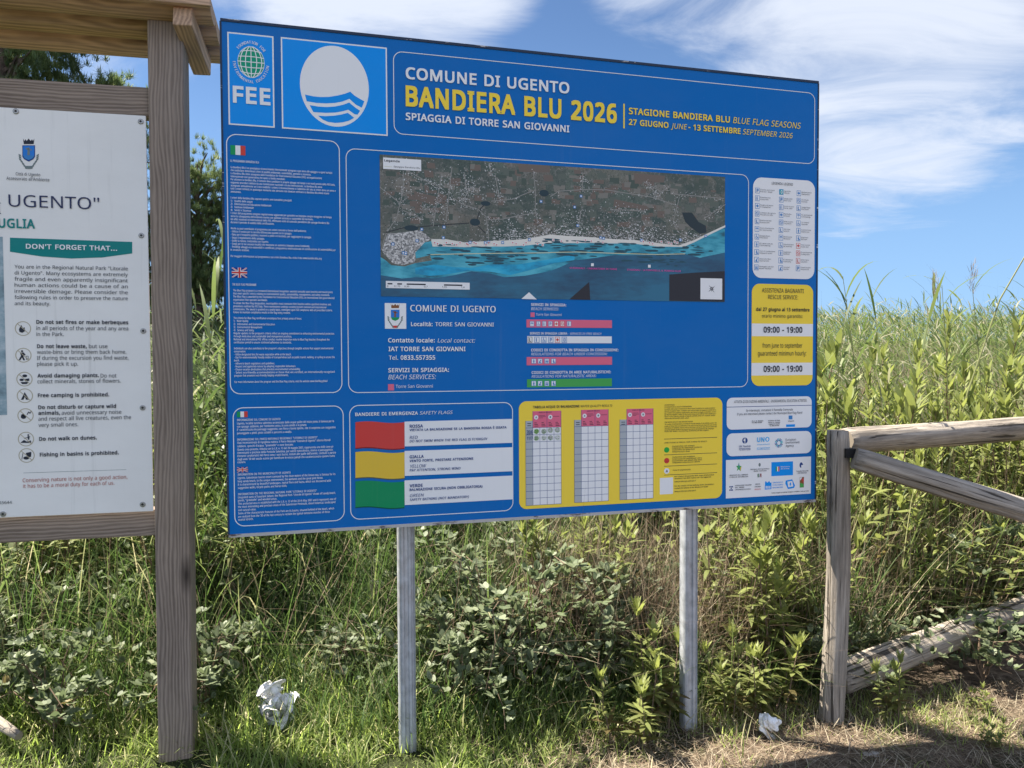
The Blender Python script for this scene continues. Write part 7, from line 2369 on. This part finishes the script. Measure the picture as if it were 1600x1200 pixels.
def fbm(x, y, s=1.0):
    return (np.sin(1.7 * s * x + .6) * np.sin(2.1 * s * y + 1.3) + .6 * np.sin(3.9 * s * x - 1.1 * s * y) + .5 * np.sin(6.3 * s * y + 2.2 * s * x + 2) + .35 * np.sin(11 * s * x + 4 * s * y)) / 2.45


# --- lawn in front: bright, short to knee-high, thinning out towards the bare earth on the right
def grass_edge(x, y):
    bare = sstep((x - .02 + .22 * fbm(x * 2, y * 2)) / .55) * sstep((3.42 - y) / .35)
    return NR.uniform(0, 1, len(x)) > bare * .93


mass = Mass()
for (n, x0, x1, y0, y1, h0, h1, w0, w1) in ((22000, -3.2, 2.2, 2.35, 3.75, .05, .14, .003, .0065), (17000, -3.2, 1.0, 2.5, 3.75, .10, .27, .0035, .008)):
    x, y = scatter(n, x0, x1, y0, y1, grass_edge)
    m_ = len(x)
    tall = .75 + .45 * fbm(x * 1.5, y * 1.5)
    h = NR.uniform(h0, h1, m_) * np.clip(tall, .4, 1.4) * (.8 + .5 * sstep((y - 3.0) / .6))
    for (qx, qy) in ((-.43, 2.97), (.76, 3.29), (-1.33, 3.0), (1.43, 3.42)):
        h = np.where((np.abs(x - qx * (y / qy)) < .12) & (y < qy + .02) & (y > qy - .5), np.minimum(h * .3, .045), h)
    az = NR.uniform(0, 2 * PI, m_)
    V, F, k = blades(NR, np.stack([x, y, ground(x, y) - .01], 1), h, NR.uniform(w0, w1, m_), az, NR.uniform(.0, .9, m_), NR.uniform(.1, 1.4, m_), 3)
    r = np.clip(np.where(NR.uniform(0, 1, m_) < .13, .95, NR.beta(1.7, 1.9, m_) * .88) + .12 * fbm(x * 2.2, y * 2.2) + .18 * sstep((x - .0) / .9), 0, 1)
    mass.add(V, F, r, k)
tag(mass.build('lawn_grass', M_LAWN), kind='stuff')

# --- flattened straw on the bare earth
mass = Mass()
x, y = scatter(24000, -.6, 3.4, 2.4, 3.8)
keep = NR.uniform(0, 1, len(x)) < sstep((x + .2) / .7)
x, y = x[keep], y[keep]
m_ = len(x)
V, F, k = blades(NR, np.stack([x, y, ground(x, y) + NR.uniform(.0, .012, m_)], 1), NR.uniform(.03, .14, m_), NR.uniform(.0012, .004, m_), NR.uniform(0, 2 * PI, m_), NR.uniform(1.05, 1.62, m_), NR.uniform(-.25, .3, m_), 2)
mass.add(V, F, NR.uniform(0, 1, m_), k)
tag(mass.build('straw_litter', M_DRY), kind='stuff')


# --- rank tall grass on the bank behind the board
def behind(x, y):
    lim = np.where((x > -1.15) & (x < 1.45), 2.7994 + (x + 1.0427) * math.tan(BYAW) + .12, 3.25)
    return y > np.where(x > 1.42, 3.72 + .5 * (x - 1.5), lim)


mass = Mass()
for (n, x0, x1, y0, y1, h0, h1, w0, w1, sg_) in ((15000, -3.6, 1.6, 3.05, 4.3, .28, .68, .004, .010, 6), (11000, -4.5, 4.6, 3.5, 5.6, .55, 1.15, .004, .011, 6), (2500, 1.2, 5.2, 3.5, 5.2, .2, .6, .004, .009, 4)):
    x, y = scatter(n, x0, x1, y0, y1, behind)
    m_ = len(x)
    near = np.where((x > -1.15) & (x < 1.45), y - (2.7994 + (x + 1.0427) * math.tan(BYAW)), y - 3.0)
    h = NR.uniform(h0, h1, m_) * (.85 + .35 * fbm(x, y)) * np.clip(.45 + near * .6, .45, 1.15)
    V, F, k = blades(NR, np.stack([x, y, ground(x, y) - .02], 1), h, NR.uniform(w0, w1, m_), NR.uniform(0, 2 * PI, m_), NR.uniform(.0, .4, m_), NR.uniform(.2, 1.7, m_), sg_)
    r = np.clip(NR.beta(2, 2.6, m_) + .1 * fbm(x * 2, y * 2), 0, .9)
    dry = NR.uniform(0, 1, m_) < (.03 + .12 * sstep((x - .3) / 1.0))
    r = np.where(dry, NR.uniform(.9, 1, m_), r)
    mass.add(V, F, r, k)
tag(mass.build('tall_grass', M_TALL), kind='stuff')

# --- tangle of dead stems and dry stalks
mass = Mass()
for (n, x0, x1, y0, y1, h0, h1) in ((3000, .0, 1.25, 3.6, 4.4, .25, .85), (5200, 1.5, 4.6, 3.75, 5.2, .3, .95), (300, -3.2, .2, 3.3, 4.2, .3, .8), (60, -1.6, .3, 3.25, 3.9, .9, 1.35), (6500, 1.3, 6.5, 4.8, 7.5, .6, 1.75)):
    x, y = scatter(n, x0, x1, y0, y1, behind)
    m_ = len(x)
    V, F, k = blades(NR, np.stack([x, y, ground(x, y) + NR.uniform(0, .35, m_)], 1), NR.uniform(h0, h1, m_), NR.uniform(.0015, .0042, m_), NR.uniform(0, 2 * PI, m_), NR.uniform(.1, 1.2, m_), NR.uniform(-.5, 1.0, m_), 4)
    mass.add(V, F, NR.beta(1.6, 1.8, m_), k)
tag(mass.build('dead_stems', M_DRY), kind='stuff')


# --- reed bed stretching back to the skyline
def reeds(n, x0, x1, y0, y1, hh, leaves, segs, lw, ll, keep=None, seed=1, fade=0):
    rg = np.random.default_rng(seed)
    x = rg.uniform(x0, x1, n)
    y = rg.uniform(y0, y1, n)
    if keep is not None:
        k0 = keep(x, y)
        x, y = x[k0], y[k0]
    n = len(x)
    z = ground(x, y)
    H = rg.uniform(hh[0], hh[1], n) * (.95 + .20 * fbm(x * .7, y * .7)) * np.where(rg.uniform(0, 1, n) < .06, 1.16, 1.0)
    az0 = rg.uniform(0, 2 * PI, n)
    ln_ = np.where(rg.uniform(0, 1, n) < .12, rg.uniform(.2, .6, n), rg.uniform(.0, .2, n))
    ms, ml = Mass(), Mass()
    rr = np.clip(rg.beta(2, 2, n) + .38 * fbm(x * .8, y * .8), 0, .9)
    V, F, k = blades(rg, np.stack([x, y, z], 1), H, np.full(n, .007 if lw < .03 else .012), az0, ln_, ln_ * .6, 2)
    ms.add(V, F, rr * .9, k)
    for j in range(leaves):
        t = (.30 + .68 * (j + rg.uniform(0, 1, n)) / leaves)
        hx = np.sin(ln_ * (1 + .3 * t)) * np.cos(az0) * H * t
        hy = np.sin(ln_ * (1 + .3 * t)) * np.sin(az0) * H * t
        b = np.stack([x + hx, y + hy, z + H * t * .99], 1)
        az = np.where(rg.uniform(0, 1, n) < .65, PI + rg.normal(0, .7, n), rg.uniform(0, 2 * PI, n))
        V, F, k = blades(rg, b, rg.uniform(ll[0], ll[1], n) * (1.1 - .4 * t), rg.uniform(lw * .6, lw, n), az, rg.uniform(.3, 1.15, n), rg.uniform(.2, 1.3, n), segs, 'lance')
        r2_ = np.clip(rr + rg.uniform(-.25, .25, n) + .15 * (t - .6), 0, .9)
        r2_ = np.where(rg.uniform(0, 1, n) < .06, rg.uniform(.9, 1, n), r2_)
        ml.add(V, F, r2_, k)
    return ms, ml


RB = Mass()
for args in ((900, -5.0, 1.3, 4.9, 7.5, (1.3, 1.9), 8, 4, .024, (.25, .45), lambda x, y: y > board_y(0) + 1.6 + 0 * x, 31),
             (1100, 1.2, 7.0, 4.9, 8.0, (1.2, 1.8), 9, 4, .015, (.20, .40), None, 32),
             (3000, -9, 13, 8, 16, (1.6, 2.2), 8, 3, .021, (.25, .48), None, 33),
             (6500, -20, 30, 16, 36, (1.75, 2.4), 5, 2, .045, (.35, .6), None, 34),
             (6000, -50, 70, 36, 75, (1.9, 2.6), 4, 2, .085, (.5, .8), None, 35)):
    ms, ml = reeds(*args[:10], keep=args[10], seed=args[11])
    for q in (ms, ml):
        for a, b, c in zip(q.V, q.F, q.R):
            RB.V.append(a)
            RB.F.append(b - b.min() + RB.n)
            RB.R.append(c)
            RB.n += len(a)
tag(RB.build('reed_bed', M_REED), kind='stuff')


# --- leafy broad-leaved plants with upright stems
def leafy_plant(name, seed, stems, height, spread, nleaf, ll, lw, m, droop=.5):
    rg = np.random.default_rng(seed)
    root = empty(name, (0, 0, 0))
    sV, sF = [], []
    lm = Mass()
    for s_ in range(stems):
        a = rg.uniform(0, 2 * PI)
        b0 = np.array([math.cos(a), math.sin(a), 0]) * rg.uniform(0, spread * .35)
        H = height * rg.uniform(.65, 1.05)
        le = rg.uniform(.05, .55) * (spread / max(height, .1)) * 1.2
        path = []
        for i in range(6):
            t = i / 5
            path.append(b0 + np.array([math.cos(a) * math.sin(le) * H * t ** 1.1, math.sin(a) * math.sin(le) * H * t ** 1.1, H * t * math.cos(le * .7)]) + rg.normal(0, .006, 3) * t)
        v, f = tube(path, [.0042 * (1.1 - .7 * i / 5) for i in range(6)], 5)
        o = len(sV)
        sV += [tuple(q) for q in v]
        sF += [tuple(i + o for i in q) for q in f]
        path = np.array(path)
        k = int(nleaf * rg.uniform(.8, 1.2))
        t = np.sort(rg.uniform(.18, 1.0, k)) ** .8
        t[-10:] = np.linspace(.93, 1.0, 10)
        fi = t * 5
        i0 = np.minimum(fi.astype(int), 4)
        base = path[i0] + (path[i0 + 1] - path[i0]) * (fi - i0)[:, None]
        az = np.arange(k) * 2.4 + rg.uniform(0, .6, k)
        L = rg.uniform(ll * .7, ll * 1.15, k) * np.clip(1.25 - .55 * t, .5, 1.2)
        top = sstep((t - .6) / .4)
        lean = rg.uniform(.9, 1.5, k) * (1 - top) + rg.uniform(.15, .75, k) * top
        V, F, kk = blades(rg, base, L, rg.uniform(lw * .75, lw * 1.1, k) * np.clip(1.2 - .4 * t, .6, 1.1), az, lean, rg.uniform(.1, droop + .3, k) * (1.3 - top), 4, 'lance', twist=rg.uniform(-.7, .7, k))
        rr = np.clip(.18 + .62 * t + rg.normal(0, .13, k), 0, 1)
        rr = np.where((t < .45) & (rg.uniform(0, 1, k) < .35), rg.uniform(0, .12, k), rr)
        lm.add(V, F, rr, kk)
    mesh_obj('stem', sV, sF, M_CANE, root)
    lm.build('foliage', m, root)
    return root


def put(o, x, y, s, rz, label=None, cat=None, group=None, dz=-.02):
    o.location = (x, y, float(ground(x, y)) + dz)
    o.rotation_euler = (0, 0, rz)
    o.scale = (s, s, s * 1.0)
    tag(o, label, cat, group)


INULA = [leafy_plant('leafy_shrub', 100 + i, st, h, sp, nl, .115 if h < 1 else .10, .027 if h < 1 else .019, M_INULA) for i, (st, h, sp, nl) in enumerate(((5, .44, .34, 28), (6, .60, .40, 32), (7, .85, .48, 38), (3, .50, .24, 32), (10, 1.05, .62, 60)))]
GSH = 'leafy yellow-green shrubs'
used = set()


def place_shrub(kind, x, y, s, label):
    o = INULA[kind]
    if kind in used:
        o = copy_tree(o)
    used.add(kind)
    put(o, x, y, s, random.uniform(0, 6.28), label, 'shrub', GSH)
    return o


place_shrub(0, .52, 3.20, .88, 'low yellow-green leafy shrub just left of the right steel post, spreading over the grass')
place_shrub(3, .67, 3.33, 1.12, 'leafy shrub stem hugging the left side of the right steel post')
place_shrub(1, .98, 3.42, .70, 'broad leafy shrub right of the right steel post, above the small white litter')
place_shrub(0, 1.13, 3.45, 1.0, 'upright leafy shrub between the right steel post and the wooden fence post')
place_shrub(3, 1.36, 3.62, 1.45, 'leafy shrub leaning against the left side of the fence post')
place_shrub(3, 1.72, 3.42, .72, 'small pale leafy shrub growing in front of the split half log')
place_shrub(0, 2.16, 3.52, .34, 'green leafy shrub in front of the right end of the split half log')
place_shrub(0, 2.02, 3.20, .34, 'small bright green leafy seedling clump on the bare earth below the log')
place_shrub(4, -1.62, 4.1, 1.25, 'tall leafy shrub filling the gap between the notice board post and the blue board')
rs = random.Random(5)
for i in range(84):
    if i < 16:
        x, y, k = rs.uniform(.15, 1.6), rs.uniform(3.85, 4.6), rs.choice((1, 2, 2))
    elif i < 34:
        x, y, k = rs.uniform(1.6, 4.2), rs.uniform(4.0, 5.6), rs.choice((2, 2, 4, 4))
    elif i < 39:
        x, k = rs.uniform(1.7, 3.4), rs.choice((0, 1))
        y = 3.95 + .5 * (x - 1.5) + rs.uniform(0, .3)
    elif i < 44:
        x, y, k = rs.uniform(-3.4, -.9), rs.uniform(3.9, 4.8), rs.choice((2, 4))
    else:
        x, y, k = rs.uniform(1.5, 5.2), rs.uniform(4.7, 7.2), rs.choice((4, 4, 2))
    if x < 1.45 and y < board_y(x) + .45:
        y = board_y(x) + .45
    lab = 'leafy yellow-green shrub in the overgrown bank behind the blue board' if i < 16 else ('leafy shrub in the thicket behind the rails of the pole fence' if i < 39 else ('leafy shrub in the growth behind the wooden notice board' if i < 44 else 'tall leafy shrub standing among the reeds above the fence rail'))
    place_shrub(k, x, y, rs.uniform(.85, 1.25) * (rs.uniform(1.15, 1.7) if i >= 44 else 1), lab)


# --- brambles: arching canes with rounded grey-green leaflets
def bramble(seed, canes, reach, nleaf, size):
    rg = np.random.default_rng(seed)
    root = empty('bramble_bush', (0, 0, 0))
    sV, sF = [], []
    lm = Mass()
    for c_ in range(canes):
        a = rg.uniform(0, 2 * PI)
        ln_ = reach * rg.uniform(.6, 1.2)
        hh = rg.uniform(.5, 1.15) * reach
        pts = []
        wob = rg.normal(0, .04, (9, 3))
        for i in range(9):
            t = i / 8
            pts.append(np.array([math.cos(a) * ln_ * t, math.sin(a) * ln_ * t, hh * math.sin(PI * min(1, t * .8 + .03)) + .03]) + wob[i] * t)
        v, f = tube(pts, [.0035 * (1.15 - .75 * i / 8) for i in range(9)], 5)
        o = len(sV)
        sV += [tuple(q) for q in v]
        sF += [tuple(i + o for i in q) for q in f]
        pts = np.array(pts)
        k = nleaf
        t = rg.uniform(.12, 1, k)
        fi = t * 8
        i0 = np.minimum(fi.astype(int), 7)
        b = pts[i0] + (pts[i0 + 1] - pts[i0]) * (fi - i0)[:, None]
        az = rg.uniform(0, 2 * PI, k)
        pet = rg.uniform(.02, .07, k)
        b = b + np.stack([np.cos(az) * pet, np.sin(az) * pet, rg.uniform(0, .05, k)], 1)
        rr = np.clip(rg.beta(2, 2.2, k) * .9, 0, .85)
        rr = np.where(rg.uniform(0, 1, k) < .012, 1.0, rr)
        tilt = rg.uniform(.1, 1.45, k)
        for dz in (-1.15, 0, 1.15):
            L = rg.uniform(size * .75, size * 1.15, k) * (1.15 if dz == 0 else .9)
            V, F, kk = blades(rg, b, L, L * rg.uniform(.6, .8, k), az + dz, tilt, rg.uniform(-.2, .5, k), 4, 'round', twist=rg.uniform(-.3, .3, k))
            lm.add(V, F, rr, kk)
    mesh_obj('cane', sV, sF, M_CANE, root)
    lm.build('foliage', M_BRAMBLE, root)
    return root


BR = [bramble(200 + i, *q) for i, q in enumerate(((12, .38, 24, .040), (15, .48, 28, .042), (10, .30, 20, .038), (17, .62, 30, .044)))]
GB = 'bramble bushes'
usedb = set()
for k, x, y, s, lab in ((1, .10, 3.72, .82, 'grey-green bramble bush right of the left steel post, under the board'), (2, -.72, 3.50, .8, 'small silvery bramble left of the left steel post, under the board'),
                        (0, -1.35, 3.35, .9, 'bramble sprawling right beside the notice board post behind the crumpled bag'), (0, -1.95, 3.22, .85, 'pale bramble under the white park rules sheet'),
                        (1, -2.4, 3.7, .8, 'bramble behind the lower beam of the notice board'), (3, -1.75, 4.2, .9, 'big bramble behind the notice board post'), (2, .38, 3.55, .9, 'low bramble in the grass between the two steel posts'),
                        (3, -.25, 4.3, .9, 'bramble deep in shade behind the left half of the board'), (3, -.02, 3.62, .95, 'tall bramble mound reaching the board edge right of the left steel post'), (1, .40, 4.0, 1.0, 'bramble mound under the yellow results panel'), (1, -.22, 3.38, .72, 'silvery bramble mound in the grass just right of the left steel post'), (1, 1.75, 3.78, .7, 'blue-green bramble growing over the split half log'), (2, 2.35, 3.80, .95, 'bramble hanging over the right end of the split log'),
                        (0, 1.55, 3.72, .7, 'bramble beside the foot of the fence post'), (3, 2.7, 4.6, 1.0, 'bramble in the thicket beyond the fence rails'), (1, .7, 4.15, .95, 'bramble behind the right steel post'), (3, -2.9, 4.6, 1.1, 'bramble at the left edge behind the notice board')):
    o = BR[k]
    if k in usedb:
        o = copy_tree(o)
    usedb.add(k)
    put(o, x, y, s, random.uniform(0, 6.28), lab, 'bramble', GB)


# --- bushes of small leaves standing behind the boards
def bush(seed, rx, rz, n, m, ll=.05):
    rg = np.random.default_rng(seed)
    root = empty('bush', (0, 0, 0))
    cl = rg.normal(0, 1, (26, 3))
    cl /= np.linalg.norm(cl, axis=1)[:, None]
    cl *= rg.uniform(.45, 1.0, (26, 1)) * np.array([rx, rx, rz])
    cl[:, 2] = np.abs(cl[:, 2]) * .95 + .12
    idx = rg.integers(0, 26, n)
    P = cl[idx] + rg.normal(0, 1, (n, 3)) * np.array([.20, .20, .16]) * rx
    P[:, 2] = np.abs(P[:, 2])
    L = rg.uniform(ll * .7, ll * 1.3, n)
    V, F, k = blades(rg, P, L, L * rg.uniform(.32, .5, n), rg.uniform(0, 2 * PI, n), rg.uniform(.2, 1.6, n), rg.uniform(.1, .8, n), 3, 'lance')
    lm = Mass()
    lm.add(V, F, np.clip(rg.beta(2, 2, n) * .8 + (idx % 5) * .06, 0, 1), k)
    sV, sF = [], []
    for i in range(26):
        mid = cl[i] * np.array([.35, .35, .5])
        v, f = tube([(0, 0, 0), tuple(mid + rg.normal(0, .04, 3)), tuple(cl[i])], [.014, .008, .003], 5)
        o = len(sV)
        sV += [tuple(q) for q in v]
        sF += [tuple(j + o for j in q) for q in f]
    mesh_obj('branch', sV, sF, M_CANE, root)
    lm.build('foliage', m, root)
    return root


BU = [bush(300, .6, 1.15, 5200, M_HEDGE), bush(301, .75, 1.4, 6500, M_HEDGE, .06), bush(302, .5, .9, 4000, M_HEDGE)]
usedb = set()
for k, x, y, s, lab in ((0, -1.55, 4.6, .95, 'bright green bush seen between the notice board post and the blue board'), (1, -2.3, 5.6, 1.0, 'tall bush behind the notice board post'), (2, -.6, 5.0, 1.0, 'bush hidden in shade behind the blue board'),
                        (1, 2.2, 6.0, .92, 'rounded bush rising behind the right edge of the blue board'), (0, 3.3, 6.4, .9, 'green bush in the thicket above the fence rail'), (2, 4.4, 6.1, 1.0, 'green bush at the right edge above the fence rail'), (2, .9, 5.3, 1.1, 'bush behind the right half of the blue board')):
    o = BU[k]
    if k in usedb:
        o = copy_tree(o)
    usedb.add(k)
    put(o, x, y, s, random.uniform(0, 6.28), lab, 'bush', 'bushes behind the boards')


# --- single reed stalks that stand clear of the mass
def reed_stalk(seed, H, nl, plume):
    rg = np.random.default_rng(seed)
    root = empty('reed_stalk', (0, 0, 0))
    a = rg.uniform(0, 2 * PI)
    path = [np.array([math.cos(a) * .10 * H * t * t, math.sin(a) * .10 * H * t * t, H * t]) for t in np.linspace(0, 1, 8)]
    v, f = tube(path, [.0055 * (1.1 - .8 * i / 7) for i in range(8)], 6)
    mesh_obj('culm', v, f, M_CULM, root)
    path = np.array(path)
    t = np.linspace(.4, .99, nl)
    fi = t * 7
    i0 = np.minimum(fi.astype(int), 6)
    b = path[i0] + (path[i0 + 1] - path[i0]) * (fi - i0)[:, None]
    V, F, k = blades(rg, b, rg.uniform(.25, .45, nl), rg.uniform(.014, .024, nl), np.arange(nl) * PI + rg.normal(0, .5, nl), rg.uniform(.2, .7, nl), rg.uniform(.3, 1.4, nl), 6, 'lance')
    lm = Mass()
    lm.add(V, F, np.clip(rg.uniform(.2, .85, nl), 0, 1), k)
    lm.build('leaf_blades', M_REED, root)
    if plume:
        m2 = Mass()
        n = 55
        tt = rg.uniform(0, 1, n)
        b = path[-1] + np.stack([rg.normal(0, .012, n), rg.normal(0, .012, n), tt * .2 - .04], 1)
        V, F, k = blades(rg, b, rg.uniform(.04, .10, n), np.full(n, .003), rg.uniform(0, 2 * PI, n), rg.uniform(.1, .6, n), rg.uniform(.1, .8, n), 3)
        m2.add(V, F, rg.uniform(.0, .6, n), k)
        m2.build('plume', M_DRY, root)
    return root


RS = [reed_stalk(400, 2.0, 9, False), reed_stalk(401, 2.0, 12, False), reed_stalk(402, 2.0, 8, True)]
usedb = set()
for k, x, y, s, lab in ((0, -1.49, 4.0, 2.40, 'tall pale reed stalk in the gap, nearer the blue board'), (1, -1.66, 3.95, 2.25, 'leafy reed stalk in the gap, nearer the notice board post'), (2, -1.62, 4.3, 2.1, 'reed stalk with a dry plume in the gap between the boards'),
                        (1, 2.46, 5.3, 2.22, 'tallest leafy reed rising above the skyline right of the blue board'), (0, 2.20, 5.35, 2.05, 'thin reed close to the right edge of the blue board'), (0, 2.64, 5.3, 2.12, 'narrow upright reed above the fence post'),
                        (2, 2.74, 5.4, 2.10, 'plumed reed above the fence post'), (1, 3.05, 5.3, 2.16, 'leafy reed above the middle of the fence rail'), (2, 3.30, 5.3, 2.14, 'plumed reed above the right end of the fence rail'),
                        (0, -1.85, 3.55, 1.0, 'short bright reed under the lower beam of the notice board, left of its post'), (1, -2.3, 3.45, 1.0, 'broad bright reed leaf under the white rules sheet')):
    o = RS[k]
    if k in usedb:
        o = copy_tree(o)
    usedb.add(k)
    put(o, x, y, 1.0, random.uniform(0, 6.28), lab, 'reed', 'single reed stalks')
    o.scale = (min(1, s / 1.5), min(1, s / 1.5), s / 2)
# one long bare cane leaning across the sky on the right
v, f = tube([(2.80, 5.0, .6), (2.97, 5.0, 1.3), (3.17, 5.0, 1.90), (3.42, 5.0, 2.34), (3.75, 5.0, 2.75)], [.006, .0055, .005, .004, .002], 7)
tag(mesh_obj('bare_cane', v, f, M_CULM), 'long bare cane leaning to the right against the sky above the fence rail', 'cane')


# --- pines behind
def pine(seed, H, cr, n):
    rg = np.random.default_rng(seed)
    root = empty('pine_tree', (0, 0, 0))
    v, f = tube([(0, 0, -.3), (.06, .03, H * .35), (-.05, .08, H * .7), (0, .05, H * .97)], [.16, .13, .08, .02], 9)
    sV, sF = [tuple(q) for q in v], list(f)
    ends = []
    for i in range(84):
        t = rg.uniform(.22, 1.0)
        a = i * 2.4
        r = cr * (1 - .75 * max(0, t - .35)) * rg.uniform(.55, 1.05)
        z0 = H * t * .93
        e = np.array([math.cos(a) * r, math.sin(a) * r, z0 + rg.uniform(.1, .5)])
        v, f = tube([(0, .05, z0 - .25), tuple(e * np.array([.5, .5, 1]) - np.array([0, 0, .12])), tuple(e)], [.045, .028, .010], 5)
        o = len(sV)
        sV += [tuple(q) for q in v]
        sF += [tuple(j + o for j in q) for q in f]
        for q in range(7):
            ends.append(e * np.array([rg.uniform(.45, 1.08), rg.uniform(.45, 1.08), 1]) + rg.normal(0, .16, 3))
    mesh_obj('trunk', sV, sF, M_BARK, root)
    ends = np.array(ends)
    ntuft = n // 34
    ci = rg.integers(0, len(ends), ntuft)
    c_ = ends[ci] + rg.normal(0, .13, (ntuft, 3))
    up = np.repeat(c_, 34, 0)
    m_ = len(up)
    lm = Mass()
    V, F, k = blades(rg, up + rg.normal(0, .02, (m_, 3)), rg.uniform(.10, .20, m_), np.full(m_, .015), rg.uniform(0, 2 * PI, m_), rg.uniform(.0, 1.5, m_), rg.uniform(-.2, .3, m_), 2)
    lm.add(V, F, np.clip(np.repeat(rg.beta(2, 2, ntuft), 34) + rg.normal(0, .08, m_), 0, 1), k)
    lm.build('crown', M_PINE, root)
    return root


p1 = pine(500, 9.3, 2.0, 170000)
put(p1, -9.15, 14.0, 1.0, .3, 'dark dense pine at the left edge behind the notice board roof', 'pine tree', 'pines on the skyline')
p2 = pine(501, 6.7, 1.3, 75000)
put(p2, -7.95, 15.0, 1.0, 1.2, 'light green pine top showing above the upper beam of the notice board', 'pine tree', 'pines on the skyline')
p3 = copy_tree(p2)
put(p3, -6.25, 15.5, .76, 2.6, 'pine in the gap between the notice board post and the blue board', 'pine tree', 'pines on the skyline')


# ---------------------------------------------------------------- litter
def crumple(name, seed, size, loc, label, cat, lobes, m, crease=.11, fq=1.5):
    """a crushed sheet: a few lobes (direction, reach) cut by sharp creases, resting on the ground"""
    from mathutils import noise
    bm = bmesh.new()
    bmesh.ops.create_icosphere(bm, subdivisions=5, radius=1)
    off = Vector((seed * 1.7, seed * .9, seed * 2.3))
    lb = [(Vector(d).normalized(), a, wd_) for d, a, wd_ in lobes]
    for vtx in bm.verts:
        d = vtx.co.normalized()
        r = .62
        for n, a, wd_ in lb:
            q = max(0.0, (d.dot(n) - 1 + wd_) / wd_)
            r = max(r, .62 + (a - .62) * q ** .6)
        dist, _ = noise.voronoi(d * fq + off)
        e = dist[1] - dist[0]
        r *= 1 - crease * max(0.0, 1 - e / .28) ** 1.3
        dist, _ = noise.voronoi(d * fq * 2.6 + off * 2)
        r *= 1 - crease * .22 * max(0.0, 1 - (dist[1] - dist[0]) / .3)
        r *= 1 + .10 * noise.noise(d * 2.4 + off)
        vtx.co = d * r * size
        vtx.co.z = max(vtx.co.z, -.45 * size)
    o = bm_obj(name, bm, m)
    o.location = loc
    tag(o, label, cat)
    return o


M_BAG = mat('thin white plastic', (.80, .79, .76), .45, .4)
g = Nodes(M_BAG)
q = g.noise(g.obj((18, 18, 18)), 1, 4, .6)
g.color(g.ramp(q, [(.35, (.60, .57, .50)), (.55, (.82, .81, .79))]))
g.bump(g.noise(g.obj((30, 30, 30)), 1, 3, .5, 1.5), .5, .01)
M_STONE = mat('pale stone', (.36, .33, .29), .9, .1)


def folded_sheet(name, seed, sx, sy, loc, label, cat, m, folds=6, n=64):
    """a thin plastic sheet folded over itself along random creases"""
    rg = np.random.default_rng(seed)
    gx_, gy_ = np.meshgrid(np.linspace(-.5, .5, n), np.linspace(-.5, .5, n))
    P = np.stack([gx_.ravel() * sx, gy_.ravel() * sy, .006 * np.sin(gx_.ravel() * 13 + 1) + .006 * np.sin(gy_.ravel() * 17)], 1)
    for i in range(folds):
        c = P[rg.integers(0, len(P))] * .5
        ax = rg.normal(0, 1, 3)
        ax /= np.linalg.norm(ax)
        nn = np.cross(ax, rg.normal(0, 1, 3))
        nn /= np.linalg.norm(nn)
        d = (P - c) @ nn
        k = np.clip(d / .03, 0, 1)
        k = k * k * (3 - 2 * k)
        an = rg.uniform(.9, 2.1) * rg.choice((-1, 1)) * k
        q = P - c
        ca, sa = np.cos(an)[:, None], np.sin(an)[:, None]
        P = np.where((d > 0)[:, None], c + q * ca + np.cross(ax[None], q) * sa + ax[None] * (q @ ax)[:, None] * (1 - ca), P)
        P += np.stack([.0022 * np.sin(P[:, 1] * 95 + 40 * P[:, 2] + i), .0022 * np.sin(P[:, 2] * 110 + 50 * P[:, 0] + i), .0022 * np.sin(P[:, 0] * 90 + 60 * P[:, 1] + i)], 1)
    P -= P.mean(0)
    P[:, 2] -= P[:, 2].min()
    ii_ = np.arange(n * n).reshape(n, n)
    F = np.stack([ii_[:-1, :-1], ii_[:-1, 1:], ii_[1:, 1:], ii_[1:, :-1]], -1).reshape(-1, 4)
    o = mesh_obj(name, P, F, m, None, smooth=True)
    o.location = loc
    tag(o, label, cat)
    return o


folded_sheet('plastic_bag', 5, .22, .20, (-.99, 3.17, .0), 'crumpled white plastic bag in the grass left of the left steel post', 'bag', M_BAG, 8).scale = (.78, .78, .8)
folded_sheet('plastic_litter', 6, .22, .20, (1.10, 3.26, -.13), 'small white scrap of plastic on the bare earth right of the right steel post', 'litter', M_BAG, 8).scale = (.62, .62, .62)
crumple('stone', 15, .035, (1.46, 3.10, -.12), 'pale stone lying on the bare earth below the fence post', 'stone', (((1, 0, 0), 1.3, .8), ((-1, 0, 0), 1.1, .8)), M_STONE, .05)
